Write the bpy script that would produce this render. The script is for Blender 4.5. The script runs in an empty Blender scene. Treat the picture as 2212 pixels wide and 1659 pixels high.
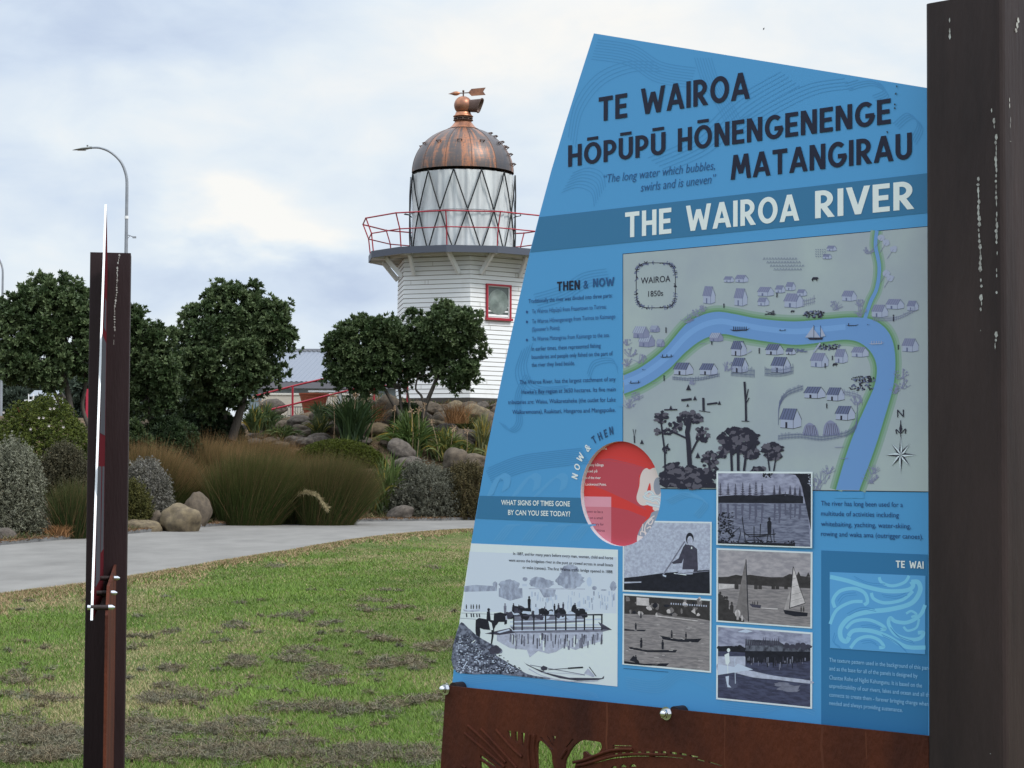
import bpy, bmesh, math, random
import numpy as np
from mathutils import Vector, Matrix, noise as mnoise
from mathutils.geometry import tessellate_polygon
R = math.radians
random.seed(7); RNG = np.random.default_rng(7)
SC = bpy.context.scene; COL = SC.collection

# ------------------------------------------------------------------ camera, sky, sun, exposure
FPX = 4350.0                      # focal length in the pixels of a 2212 x 1659 view
EYE = 1.6
TH, RO = R(2.4), 0.005
_f = np.array([0, math.cos(TH), math.sin(TH)]); _r0 = np.array([1., 0, 0]); _u0 = np.array([0, -math.sin(TH), math.cos(TH)])
_r = math.cos(RO)*_r0 + math.sin(RO)*_u0; _u = -math.sin(RO)*_r0 + math.cos(RO)*_u0
CAMP = np.array([0, 0, EYE])
cam_d = bpy.data.cameras.new('camera'); cam = bpy.data.objects.new('camera', cam_d); COL.objects.link(cam)
cam_d.sensor_width = 36; cam_d.sensor_fit = 'HORIZONTAL'; cam_d.lens = FPX/2212*36
cam_d.clip_start = 0.1; cam_d.clip_end = 5000
m = Matrix.Identity(4)
for i in range(3):
    m[i][0], m[i][1], m[i][2], m[i][3] = _r[i], _u[i], -_f[i], CAMP[i]
cam.matrix_world = m
SC.camera = cam
SC.view_settings.view_transform = 'Standard'; SC.view_settings.look = 'None'
SC.view_settings.exposure = 0.0; SC.view_settings.gamma = 1.0
SC.cycles.max_bounces = 8; SC.cycles.diffuse_bounces = 3; SC.cycles.glossy_bounces = 3
SC.cycles.transparent_max_bounces = 12

SUN_EL, SUN_AZ = R(48), R(128)    # azimuth clockwise from +Y (north): right and behind the camera
sun_dir = Vector((math.sin(SUN_AZ)*math.cos(SUN_EL), math.cos(SUN_AZ)*math.cos(SUN_EL), math.sin(SUN_EL)))
sl = bpy.data.lights.new('sun', 'SUN'); sl.energy = 2.4; sl.angle = R(14); sl.color = (1.0, 0.96, 0.9)
so = bpy.data.objects.new('sun', sl); COL.objects.link(so); so.rotation_euler = sun_dir.to_track_quat('Z', 'Y').to_euler()
so.location = (20, -20, 40)

def raydir(X, Y):
    return _f*FPX + _r*(X-1106) + _u*(829.5-Y)
def P(X, Y, dep):
    v = raydir(X, Y); return CAMP + v*(dep/v[1])

W = bpy.data.worlds.new('World'); SC.world = W; W.use_nodes = True
def build_world():
    nt = W.node_tree; N = nt.nodes; L = nt.links; N.clear()
    def nd(t, **k):
        n = N.new(t)
        for a, b in k.items(): setattr(n, a, b)
        return n
    def math_(op, a, b=None, c=None, clamp=False):
        n = nd('ShaderNodeMath', operation=op, use_clamp=clamp)
        for i, v in enumerate((a, b, c)):
            if v is None: continue
            if isinstance(v, (int, float)): n.inputs[i].default_value = v
            else: L.new(v, n.inputs[i])
        return n.outputs[0]
    out = nd('ShaderNodeOutputWorld'); bg = nd('ShaderNodeBackground'); L.new(bg.outputs[0], out.inputs[0])
    bg.inputs[1].default_value = 0.1
    sky = nd('ShaderNodeTexSky', sky_type='NISHITA', sun_disc=False, sun_elevation=SUN_EL, sun_rotation=SUN_AZ)
    tc = nd('ShaderNodeTexCoord'); dirv = tc.outputs['Generated']
    sep = nd('ShaderNodeSeparateXYZ'); L.new(dirv, sep.inputs[0])
    # cloud noise: stretched sideways
    mp = nd('ShaderNodeMapping'); mp.inputs['Scale'].default_value = (1.0, 1.0, 2.1); L.new(dirv, mp.inputs[0])
    def nz(scale, det, rough, dist, off):
        m2 = nd('ShaderNodeMapping'); m2.inputs['Location'].default_value = off; L.new(mp.outputs[0], m2.inputs[0])
        n = nd('ShaderNodeTexNoise'); n.inputs['Scale'].default_value = scale; n.inputs['Detail'].default_value = det
        n.inputs['Roughness'].default_value = rough; n.inputs['Distortion'].default_value = dist
        L.new(m2.outputs[0], n.inputs['Vector']); return n.outputs['Fac']
    nA = nz(5.5, 5, .5, .3, (3.1, .4, 1.7)); nB = nz(17, 6, .55, .4, (8.2, 1.1, .3))
    def lobe(X, Y, rx, ry):     # soft elliptical lobe fixed to a direction of the sky
        d = Vector(raydir(X, Y)).normalized()
        rt = Vector((0, 0, 1)).cross(d).normalized(); up = d.cross(rt)
        def dot(v, s):
            n = nd('ShaderNodeVectorMath', operation='DOT_PRODUCT'); L.new(warped, n.inputs[0]); n.inputs[1].default_value = tuple(v)
            return math_('MULTIPLY', n.outputs['Value'], s)
        a, b = dot(rt, FPX/rx), dot(up, FPX/ry)
        q = math_('ADD', math_('MULTIPLY', a, a), math_('MULTIPLY', b, b))
        front = nd('ShaderNodeVectorMath', operation='DOT_PRODUCT'); L.new(dirv, front.inputs[0]); front.inputs[1].default_value = tuple(d)
        g = math_('POWER', 2.718, math_('MULTIPLY', q, -1.0))
        return math_('MULTIPLY', g, math_('GREATER_THAN', front.outputs['Value'], 0))
    base = math_('MULTIPLY_ADD', math_('SUBTRACT', nA, .5), 1.0, math_('MULTIPLY', math_('SUBTRACT', nB, .5), .62))
    base = math_('ADD', base, .5)
    wv = nd('ShaderNodeTexNoise'); wv.inputs['Scale'].default_value = 14; wv.inputs['Detail'].default_value = 5; L.new(mp.outputs[0], wv.inputs['Vector'])
    w1 = nd('ShaderNodeVectorMath', operation='SUBTRACT'); L.new(wv.outputs['Color'], w1.inputs[0]); w1.inputs[1].default_value = (.5, .5, .5)
    w2 = nd('ShaderNodeVectorMath', operation='MULTIPLY_ADD'); L.new(w1.outputs[0], w2.inputs[0]); w2.inputs[1].default_value = (.07, .07, .07); L.new(dirv, w2.inputs[2]); warped = w2.outputs[0]
    for (X, Y, rx, ry, amp) in ((470, 462, 150, 72, .56), (680, 505, 135, 56, .50), (600, 230, 330, 110, .26), (100, 620, 120, 120, .16),
                                (180, 60, 420, 120, -.30), (330, 610, 160, 100, -.36), (700, 615, 210, 85, -.46), (250, 440, 260, 70, -.22),
                                (1700, 60, 520, 220, .32), (1000, 80, 300, 160, .12), (860, 420, 160, 90, .05), (30, 340, 120, 90, -.15), (480, 560, 90, 55, -.12)):
        base = math_('MULTIPLY_ADD', lobe(X, Y, rx, ry), amp, base)
    ramp = nd('ShaderNodeValToRGB'); L.new(base, ramp.inputs[0])
    e = ramp.color_ramp.elements
    e[0].position = .08; e[0].color = (.53, .63, .815, 1)
    e[1].position = .95; e[1].color = (1.0, .99, .955, 1)
    k = ramp.color_ramp.elements.new(.36); k.color = (.68, .78, .918, 1)
    k = ramp.color_ramp.elements.new(.62); k.color = (.82, .895, .96, 1)
    # an overcast sky is brighter overhead than at the horizon
    el = math_('MAXIMUM', sep.outputs['Z'], 0.0)
    gain = math_('MULTIPLY_ADD', math_('POWER', math_('SUBTRACT', el, .22, clamp=True), 1.0), 22.0, 10.0)
    gain = math_('MINIMUM', gain, 21.0)
    cl = nd('ShaderNodeVectorMath', operation='SCALE'); L.new(ramp.outputs[0], cl.inputs[0]); L.new(gain, cl.inputs['Scale'])
    mix = nd('ShaderNodeMix', data_type='RGBA'); mix.inputs[0].default_value = .93
    L.new(sky.outputs[0], mix.inputs[6]); L.new(cl.outputs[0], mix.inputs[7]); L.new(mix.outputs[2], bg.inputs[0])
build_world()

# ------------------------------------------------------------------ helpers
def lin(r, g, b):
    f = lambda c: ((c/255+.055)/1.055)**2.4 if c > 10 else c/255/12.92
    return (f(r), f(g), f(b))
MATS = {}
def mat(name, c, rough=.7, spec=.3, metal=0.0, c2=None, scale=8, stretch=(1, 1, 1), bump=0.0, bscale=None, attr=None, coat=0.0, trans=0.0, detail=5, lo=.35, hi=.65):
    """procedural material: base colour, optionally mixed with a second colour by noise, or read from a colour attribute"""
    if name in MATS: return MATS[name]
    mt = bpy.data.materials.new(name); MATS[name] = mt; mt.use_nodes = True
    nt = mt.node_tree; b = nt.nodes['Principled BSDF']; L = nt.links
    b.inputs['Base Color'].default_value = (*c, 1); b.inputs['Roughness'].default_value = rough
    b.inputs['Specular IOR Level'].default_value = spec; b.inputs['Metallic'].default_value = metal
    if coat: b.inputs['Coat Weight'].default_value = coat; b.inputs['Coat Roughness'].default_value = .15
    if trans: b.inputs['Transmission Weight'].default_value = trans
    if c2 or bump:
        tc = nt.nodes.new('ShaderNodeTexCoord'); mp = nt.nodes.new('ShaderNodeMapping'); mp.inputs['Scale'].default_value = stretch
        L.new(tc.outputs['Object'], mp.inputs[0])
    src = None
    if attr:
        a = nt.nodes.new('ShaderNodeAttribute'); a.attribute_name = attr; src = a.outputs['Color']
    if c2:
        n = nt.nodes.new('ShaderNodeTexNoise'); n.inputs['Scale'].default_value = scale; n.inputs['Detail'].default_value = detail; n.inputs['Roughness'].default_value = .6
        L.new(mp.outputs[0], n.inputs['Vector'])
        mr = nt.nodes.new('ShaderNodeMapRange'); mr.inputs['From Min'].default_value = lo; mr.inputs['From Max'].default_value = hi
        L.new(n.outputs['Fac'], mr.inputs['Value'])
        mx = nt.nodes.new('ShaderNodeMix'); mx.data_type = 'RGBA'
        L.new(mr.outputs[0], mx.inputs[0]); mx.inputs[7].default_value = (*c2, 1)
        if src: L.new(src, mx.inputs[6])
        else: mx.inputs[6].default_value = (*c, 1)
        src = mx.outputs[2]
    if src: L.new(src, b.inputs['Base Color'])
    if bump:
        n2 = nt.nodes.new('ShaderNodeTexNoise'); n2.inputs['Scale'].default_value = bscale or scale*4; n2.inputs['Detail'].default_value = 5
        L.new(mp.outputs[0], n2.inputs['Vector'])
        bp = nt.nodes.new('ShaderNodeBump'); bp.inputs['Strength'].default_value = bump; bp.inputs['Distance'].default_value = .03
        L.new(n2.outputs['Fac'], bp.inputs['Height']); L.new(bp.outputs[0], b.inputs['Normal'])
    return mt

def rootloc(p):
    v = Vector((0, 0, 0))
    while p is not None: v += p.location; p = p.parent
    return v
def tag(o, label=None, cat=None, group=None, kind=None):
    if label: o['label'] = label
    if cat: o['category'] = cat
    if group: o['group'] = group
    if kind: o['kind'] = kind
    return o
def thing(name, loc, label, cat, group=None):
    o = bpy.data.objects.new(name, None); COL.objects.link(o); o.location = loc; o.empty_display_size = .2
    return tag(o, label, cat, group)
def link(name, me, parent=None, loc=None):
    o = bpy.data.objects.new(name, me); COL.objects.link(o)
    if parent is not None: o.parent = parent
    if loc is not None: o.location = loc
    return o

class MB:
    """collects shapes in world coordinates, links them as ONE mesh object"""
    def __init__(s): s.v = []; s.f = []; s.m = []; s.sm = []; s.mats = []
    def mi(s, mt):
        if mt not in s.mats: s.mats.append(mt)
        return s.mats.index(mt)
    def add(s, vs, fs, mt, smooth=False):
        k = len(s.v); s.v += [tuple(map(float, p)) for p in vs]; i = s.mi(mt)
        for f in fs: s.f.append(tuple(k+j for j in f)); s.m.append(i); s.sm.append(smooth)
    def box(s, c, size, mt, rz=0.0, M=None):
        x, y, z = [q/2 for q in size]
        vs = [Vector((a*x, b*y, d*z)) for d in (-1, 1) for (a, b) in ((-1, -1), (1, -1), (1, 1), (-1, 1))]
        MM = M if M is not None else Matrix.Rotation(rz, 3, 'Z')
        vs = [MM @ p + Vector(c) for p in vs]
        s.add(vs, [(3, 2, 1, 0), (4, 5, 6, 7), (0, 1, 5, 4), (1, 2, 6, 5), (2, 3, 7, 6), (3, 0, 4, 7)], mt)
    def bar(s, a, b, w, h, mt):      # rectangular bar from a to b
        a, b = Vector(a), Vector(b); d = (b-a); L = d.length; d.normalize()
        up = Vector((0, 0, 1)) if abs(d.z) < .95 else Vector((0, 1, 0))
        sd = d.cross(up).normalized(); u2 = sd.cross(d)
        M = Matrix((sd, d, u2)).transposed()
        s.box((a+b)/2, (w, L, h), mt, M=M)
    def tube(s, pts, r, mt, n=8, caps=True, smooth=True):
        pts = [Vector(p) for p in pts]; k = len(pts); rs = r if hasattr(r, '__len__') else [r]*k
        rings = []; prev = None
        for i, p in enumerate(pts):
            t = (pts[min(i+1, k-1)]-pts[max(i-1, 0)]).normalized()
            if prev is None:
                a = t.cross(Vector((0, 0, 1)) if abs(t.z) < .9 else Vector((1, 0, 0))).normalized()
            else:
                a = (prev - t*prev.dot(t)).normalized()
            prev = a; b = t.cross(a)
            rings.append([p + (a*math.cos(2*math.pi*j/n)+b*math.sin(2*math.pi*j/n))*rs[i] for j in range(n)])
        vs = [q for rg in rings for q in rg]; fs = []
        for i in range(k-1):
            for j in range(n): fs.append((i*n+j, i*n+(j+1) % n, (i+1)*n+(j+1) % n, (i+1)*n+j))
        s.add(vs, fs, mt, smooth)
        if caps: s.add(rings[0], [tuple(range(n-1, -1, -1))], mt); s.add(rings[-1], [tuple(range(n))], mt)
    def lathe(s, c, prof, mt, n=32, smooth=True, a0=0.0, cap=False):
        vs = []; fs = []; k = len(prof)
        for (r, z) in prof:
            for j in range(n):
                a = a0+2*math.pi*j/n; vs.append((c[0]+r*math.sin(a), c[1]-r*math.cos(a), z))
        for i in range(k-1):
            for j in range(n): fs.append((i*n+j, i*n+(j+1) % n, (i+1)*n+(j+1) % n, (i+1)*n+j))
        s.add(vs, fs, mt, smooth)
        if cap:
            s.add(vs[-n:], [tuple(range(n))], mt); s.add(vs[:n], [tuple(range(n-1, -1, -1))], mt)
    def sphere(s, c, r, mt, n=16, sz=1.0):
        prof = [(r*math.cos(t), c[2]+r*sz*math.sin(t)) for t in np.linspace(-math.pi/2+.02, math.pi/2-.02, n)]
        s.lathe(c, prof, mt, n=n*2)
    def build(s, name, parent=None, auto=None):
        L = rootloc(parent); me = bpy.data.meshes.new(name)
        me.from_pydata([(x-L.x, y-L.y, z-L.z) for x, y, z in s.v], [], s.f)
        for q in s.mats: me.materials.append(q)
        me.polygons.foreach_set('material_index', s.m); me.polygons.foreach_set('use_smooth', s.sm); me.update()
        return link(name, me, parent)

def np_mesh(name, V, F, mt, cols=None, parent=None, smooth=False):
    """big mesh from arrays; F is (M,k); cols (N,3) -> colour attribute 'Col'"""
    L = np.array(rootloc(parent)); V = np.asarray(V, np.float32)-L.astype(np.float32); F = np.asarray(F, np.int32)
    me = bpy.data.meshes.new(name); M, k = F.shape
    me.vertices.add(len(V)); me.vertices.foreach_set('co', V.ravel())
    me.loops.add(M*k); me.loops.foreach_set('vertex_index', F.ravel())
    me.polygons.add(M); me.polygons.foreach_set('loop_start', np.arange(0, M*k, k, dtype=np.int32))
    me.polygons.foreach_set('use_smooth', np.full(M, smooth))
    if cols is not None:
        at = me.color_attributes.new('Col', 'FLOAT_COLOR', 'POINT')
        at.data.foreach_set('color', np.concatenate([cols, np.ones((len(cols), 1))], 1).astype(np.float32).ravel())
    me.materials.append(mt); me.update(calc_edges=True); me.validate()
    return link(name, me, parent)

# ------------------------------------------------------------------ terrain
def sst(t): t = np.clip(t, 0, 1); return t*t*(3-2*t)
LK = .0093
def zlawn(y): return LK*np.maximum(0, np.asarray(y, float)-10)
def gl(X, Y):                      # pixel -> point on the lawn plane
    v = raydir(X, Y); t = (10*LK+EYE)/(LK*v[1]-v[2]); p = CAMP+v*t; return p
FAR = [gl(*q) for q in ((-260, 1208), (-100, 1189), (0, 1179), (190, 1162), (350, 1148), (440, 1139), (560, 1131), (700, 1128), (840, 1127), (1030, 1124), (1300, 1121), (1700, 1119), (2300, 1117), (3000, 1116))]
NEAR = [gl(*q) for q in ((-420, 1345), (-200, 1316), (0, 1289), (180, 1266), (285, 1250), (440, 1222), (600, 1196), (740, 1172), (840, 1158), (940, 1149), (1030, 1145), (1200, 1142), (1600, 1137), (2300, 1133), (3000, 1131))]
FU = np.array([p[0]/p[1] for p in FAR]); FX = np.array([p[0] for p in FAR]); FY = np.array([p[1] for p in FAR])
NX = np.array([p[0] for p in NEAR]); NY = np.array([p[1] for p in NEAR])
def yfar(x): return np.interp(x, FX, FY)
def ynear(x): return np.interp(x, NX, NY)
def zg(x, y):
    x = np.asarray(x, float); y = np.asarray(y, float)
    u = x/np.maximum(y, 1.0); ye = np.where(y > 1, np.interp(u, FU, FY), 1e9)
    rise = 2.45+.75*sst((x+7.5)/4)-.22*sst((x+4.0)/1.5); D = np.interp(u, [-.22, -.14, -.07, -.02], [14.0, 12.5, 10.0, 8.6])
    return np.minimum(zlawn(y), .9) + rise*sst((y-ye-.25)/D)
def G(X, Y):                       # pixel -> point on the terrain
    v = raydir(X, Y); v = v/v[1]
    ys = np.linspace(9, 75, 2000); z = EYE+v[2]*ys; x = v[0]*ys
    k = np.argmax(z <= zg(x, ys))
    if not (z <= zg(x, ys)).any(): k = len(ys)-1
    return np.array([x[k], ys[k], float(zg(x[k], ys[k]))])
def GP(X, dep):                    # ground point under image column X at a depth
    x = (X-1106)/FPX*dep; return np.array([x, dep, float(zg(x, dep))])

soil = mat('soil', (.075, .055, .038), .95, .1, c2=(.16, .11, .065), scale=5, bump=.6, bscale=30)
lawn_m = mat('lawn_ground', (.075, .105, .03), .95, .05, c2=(.17, .14, .07), scale=.9, detail=9, lo=.42, hi=.72, bump=.5, bscale=40)
def build_ground():
    xs = np.concatenate([[-3000, -900, -300, -100, -50], np.arange(-30, 30.1, .5), [50, 100, 300, 900, 3000]])
    ys = np.concatenate([[-3000, -800, -200, -60, -20, 0], np.arange(8, 75, .5), [80, 100, 140, 250, 600, 1500, 4000]])
    X, Y = np.meshgrid(xs, ys); Z = zg(X, Y)
    n, k = X.shape; V = np.stack([X, Y, Z], -1).reshape(-1, 3); I = np.arange(n*k).reshape(n, k)
    F = np.stack([I[:-1, :-1], I[:-1, 1:], I[1:, 1:], I[1:, :-1]], -1).reshape(-1, 4)
    o = np_mesh('ground', V, F, lawn_m, smooth=True); o['kind'] = 'structure'
    o.data.materials.append(soil)
    mi = [1 if (Y.reshape(-1)[f[0]] > yfar(X.reshape(-1)[f[0]])-1.2) else 0 for f in F]
    o.data.polygons.foreach_set('material_index', mi)
build_ground()
def build_path():
    conc = mat('path_concrete', (.235, .225, .21), .9, .12, c2=(.165, .158, .148), scale=1.3, stretch=(1, .55, 1), detail=12, lo=.32, hi=.74, bump=.25, bscale=45)
    n = 90; xs = np.linspace(-11.0, 24, n); V = []; F = []
    for x in xs:
        a, b = float(ynear(x)), float(yfar(x))
        for t in np.linspace(0, 1, 9):
            y = a+(b-a)*t; V.append((x, y, float(zlawn(min(y, 200)))+.012))
    for i in range(n-1):
        for j in range(8): F.append((i*9+j, (i+1)*9+j, (i+1)*9+j+1, i*9+j+1))
    V = np.array(V); V[:, 2] = np.minimum(V[:, 2], .9+.012)
    o = np_mesh('path', V, F, conc, smooth=True); o['kind'] = 'structure'
    # kerb strip of darker mortar on the planted side
    mb = MB(); dk = mat('path_edge', (.2, .2, .2), .9, .1, c2=(.12, .12, .12), scale=4)
    for i in range(n-1):
        p = [(xs[i], yfar(xs[i])-.02), (xs[i+1], yfar(xs[i+1])-.02)]
        for (xa, ya), (xb, yb) in ((p[0], p[1]),):
            za, zb = float(zlawn(ya))+.075, float(zlawn(yb))+.075
            mb.add([(xa, ya-.02, za-.09), (xb, yb-.02, zb-.09), (xb, yb-.02, zb), (xa, ya-.02, za), (xb+.04, yb+.22, zb), (xa-.04, ya+.22, za), (xb+.04, yb+.22, zb-.15), (xa-.04, ya+.22, za-.15)],
                   [(0, 1, 2, 3), (3, 2, 4, 5), (5, 4, 6, 7)], dk)
    o = mb.build('path_edging'); o['kind'] = 'structure'
build_path()
# ------------------------------------------------------------------ the near sign
AZ = R(46.75)
SD = np.array([-math.sin(AZ), math.cos(AZ), 0.]); SNN = np.array([-math.cos(AZ), -math.sin(AZ), 0.])
SP0 = P(2003, 1588, 4.63)
def S(X, Y, off=0.0):              # pixel -> point on the sign's plane (offset along its normal)
    v = raydir(X, Y); t = ((SP0+SNN*off-CAMP)@SNN)/(v@SNN); return CAMP+v*t
def SZ(X, Y, off=0.0):
    p = S(X, Y, off); return np.array([(p-SP0)@SD, p[2]])
def SW(s, z, off=0.0): return np.array([SP0[0]+SD[0]*s+SNN[0]*off, SP0[1]+SD[1]*s+SNN[1]*off, z])
PL = .70
def ink(name, r, g, b, **k):
    c = [min(.9, q/PL) for q in lin(r, g, b)]
    k.setdefault('rough', .38); k.setdefault('spec', .25)
    return mat(name, tuple(c), **k)
CEN = (SZ(1341, 952)+SZ(1341, 1181))/2; DR = float(SZ(1341, 952)[1]-SZ(1341, 1181)[1])/2*.99
CEN[0] = (SZ(1254, 1066)[0]+SZ(1428, 1066)[0])/2
NC = 56
KCIRC = [(CEN[0]+DR*math.cos(2*math.pi*i/NC), CEN[1]+DR*math.sin(2*math.pi*i/NC)) for i in range(NC)]
def clip_half(poly, a, b, keep_left):
    out = []
    def side(p): 
        v = (b[0]-a[0])*(p[1]-a[1])-(b[1]-a[1])*(p[0]-a[0]); return v if keep_left else -v
    n = len(poly)
    for i in range(n):
        p, q = poly[i], poly[(i+1) % n]; sp, sq = side(p), side(q)
        if sp >= 0: out.append(p)
        if (sp > 0 and sq < 0) or (sp < 0 and sq > 0):
            t = sp/(sp-sq); out.append((p[0]+(q[0]-p[0])*t, p[1]+(q[1]-p[1])*t))
    return out
def minus_circle(poly):
    """pieces of a convex (s,z) polygon outside the round opening"""
    res = []; rest = [tuple(p) for p in poly]
    for i in range(NC):
        a, b = KCIRC[i], KCIRC[(i+1) % NC]
        o = clip_half(rest, a, b, False)
        if len(o) > 2 and abs(sum(o[j][0]*o[(j+1) % len(o)][1]-o[(j+1) % len(o)][0]*o[j][1] for j in range(len(o)))) > 1e-8: res.append(o)
        rest = clip_half(rest, a, b, True)
        if len(rest) < 3: break
    return res
TXT = {}
def text_mesh(s, shear=0.0, bold=0.0):
    key = (s, shear, bold)
    if key in TXT: return TXT[key]
    cu = bpy.data.curves.new('t', 'FONT'); cu.body = s; cu.resolution_u = 3; cu.shear = shear; cu.offset = bold; cu.fill_mode = 'FRONT'
    ob = bpy.data.objects.new('t', cu); COL.objects.link(ob)
    bpy.context.view_layer.update()
    ev = ob.evaluated_get(bpy.context.evaluated_depsgraph_get()); me = ev.to_mesh()
    v = np.array([q.co[:2] for q in me.vertices]); f = [tuple(p.vertices) for p in me.polygons]
    ev.to_mesh_clear(); bpy.data.objects.remove(ob); bpy.data.curves.remove(cu)
    TXT[key] = (v, f); return TXT[key]
CAPH = None
def cap_height():
    global CAPH
    if CAPH is None: v, f = text_mesh('H'); CAPH = v[:, 1].max()
    return CAPH
HW = .088
def arc(cx, cy, rx, ry, a0, a1, n=18):
    return [(cx+rx*math.cos(R(a)), cy+ry*math.sin(R(a))) for a in np.linspace(a0, a1, n)]
GLY = {   # width, strokes
 'T': (.60, [[(0, 1-HW), (.60, 1-HW)], [(.30, 0), (.30, 1)]]),
 'E': (.50, [[(HW, 0), (HW, 1)], [(HW, 1-HW), (.5, 1-HW)], [(HW, .5), (.46, .5)], [(HW, HW), (.5, HW)]]),
 'A': (.68, [[(.06, 0), (.34, 1)], [(.62, 0), (.34, 1)], [(.14, .29), (.54, .29)]]),
 'I': (.18, [[(.09, 0), (.09, 1)]]),
 'R': (.58, [[(HW, 0), (HW, 1)], [(HW, 1-HW)]+[(.22, 1-HW)]+arc(.22, .675, .24, 1-HW-.675, 85, -85)+[(HW, .675-(1-HW-.675))], [(.24, .44), (.50, 0)]]),
 'P': (.54, [[(HW, 0), (HW, 1)], [(HW, 1-HW)]+[(.22, 1-HW)]+arc(.22, .655, .235, 1-HW-.655, 85, -85)+[(HW, .655-(1-HW-.655))]]),
 'O': (.74, [arc(.37, .5, .285, .415, 0, 360, 40)]),
 'H': (.60, [[(HW, 0), (HW, 1)], [(.60-HW, 0), (.60-HW, 1)], [(HW, .5), (.6-HW, .5)]]),
 'U': (.60, [[(HW, 1), (HW, .34)]+arc(.30, .33, .30-HW, .33-HW+.005, 180, 360)+[(.60-HW, .34), (.60-HW, 1)]]),
 'N': (.62, [[(HW, 0), (HW, 1)], [(.62-HW, 0), (.62-HW, 1)], [(HW+.01, 1), (.61-HW, 0)]]),
 'G': (.70, [arc(.37, .5, .285, .415, 48, 352, 34), [(.38, .43), (.70, .43)]]),
 'M': (.84, [[(.08, 0), (.20, 1)], [(.20, 1), (.42, .22)], [(.42, .22), (.64, 1)], [(.64, 1), (.76, 0)]]),
 'W': (.98, [[(.07, 1), (.26, 0)], [(.26, 0), (.49, .82)], [(.49, .82), (.72, 0)], [(.72, 0), (.91, 1)]]),
 'V': (.66, [[(.06, 1), (.33, 0)], [(.60, 1), (.33, 0)]]),
}
def strip(pts, hw):                 # polygon strip following a polyline -> verts, quads
    P2 = [np.array(p, float) for p in pts]; vs = []; k = len(P2); closed = np.allclose(P2[0], P2[-1])
    for i, p in enumerate(P2):
        a = P2[i-1] if i else (P2[-2] if closed else p); b = P2[i+1] if i < k-1 else (P2[1] if closed else p)
        t = b-a; t = t/(np.linalg.norm(t)+1e-12); nn = np.array([-t[1], t[0]])
        w = hw[i] if hasattr(hw, '__len__') else hw
        vs += [p+nn*w, p-nn*w]
    return vs, [(2*i, 2*i+1, 2*i+3, 2*i+2) for i in range(k-1)]
def glyph(ch):
    macron = ch in 'ŌŪ'; base = {'Ō': 'O', 'Ū': 'U'}.get(ch, ch)
    w, st = GLY[base]; out = []
    for pl in st:
        if len(pl) == 2:
            (x0, y0), (x1, y1) = pl; dx, dy = x1-x0, y1-y0; L = math.hypot(dx, dy)
            if abs(dy) > .5*abs(dx):
                h = HW*L/abs(dy); out.append(([(x0-h, y0), (x0+h, y0), (x1+h, y1), (x1-h, y1)], [(0, 1, 2, 3)]))
            else: out.append(([(x0, y0-HW), (x1, y0-HW), (x1, y1+HW), (x0, y1+HW)], [(0, 1, 2, 3)]))
        else: out.append(strip(pl, HW))
    if macron: out.append(([(w/2-.24, 1.10), (w/2+.24, 1.10), (w/2+.24, 1.24), (w/2-.24, 1.24)], [(0, 1, 2, 3)]))
    return w, out

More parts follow.
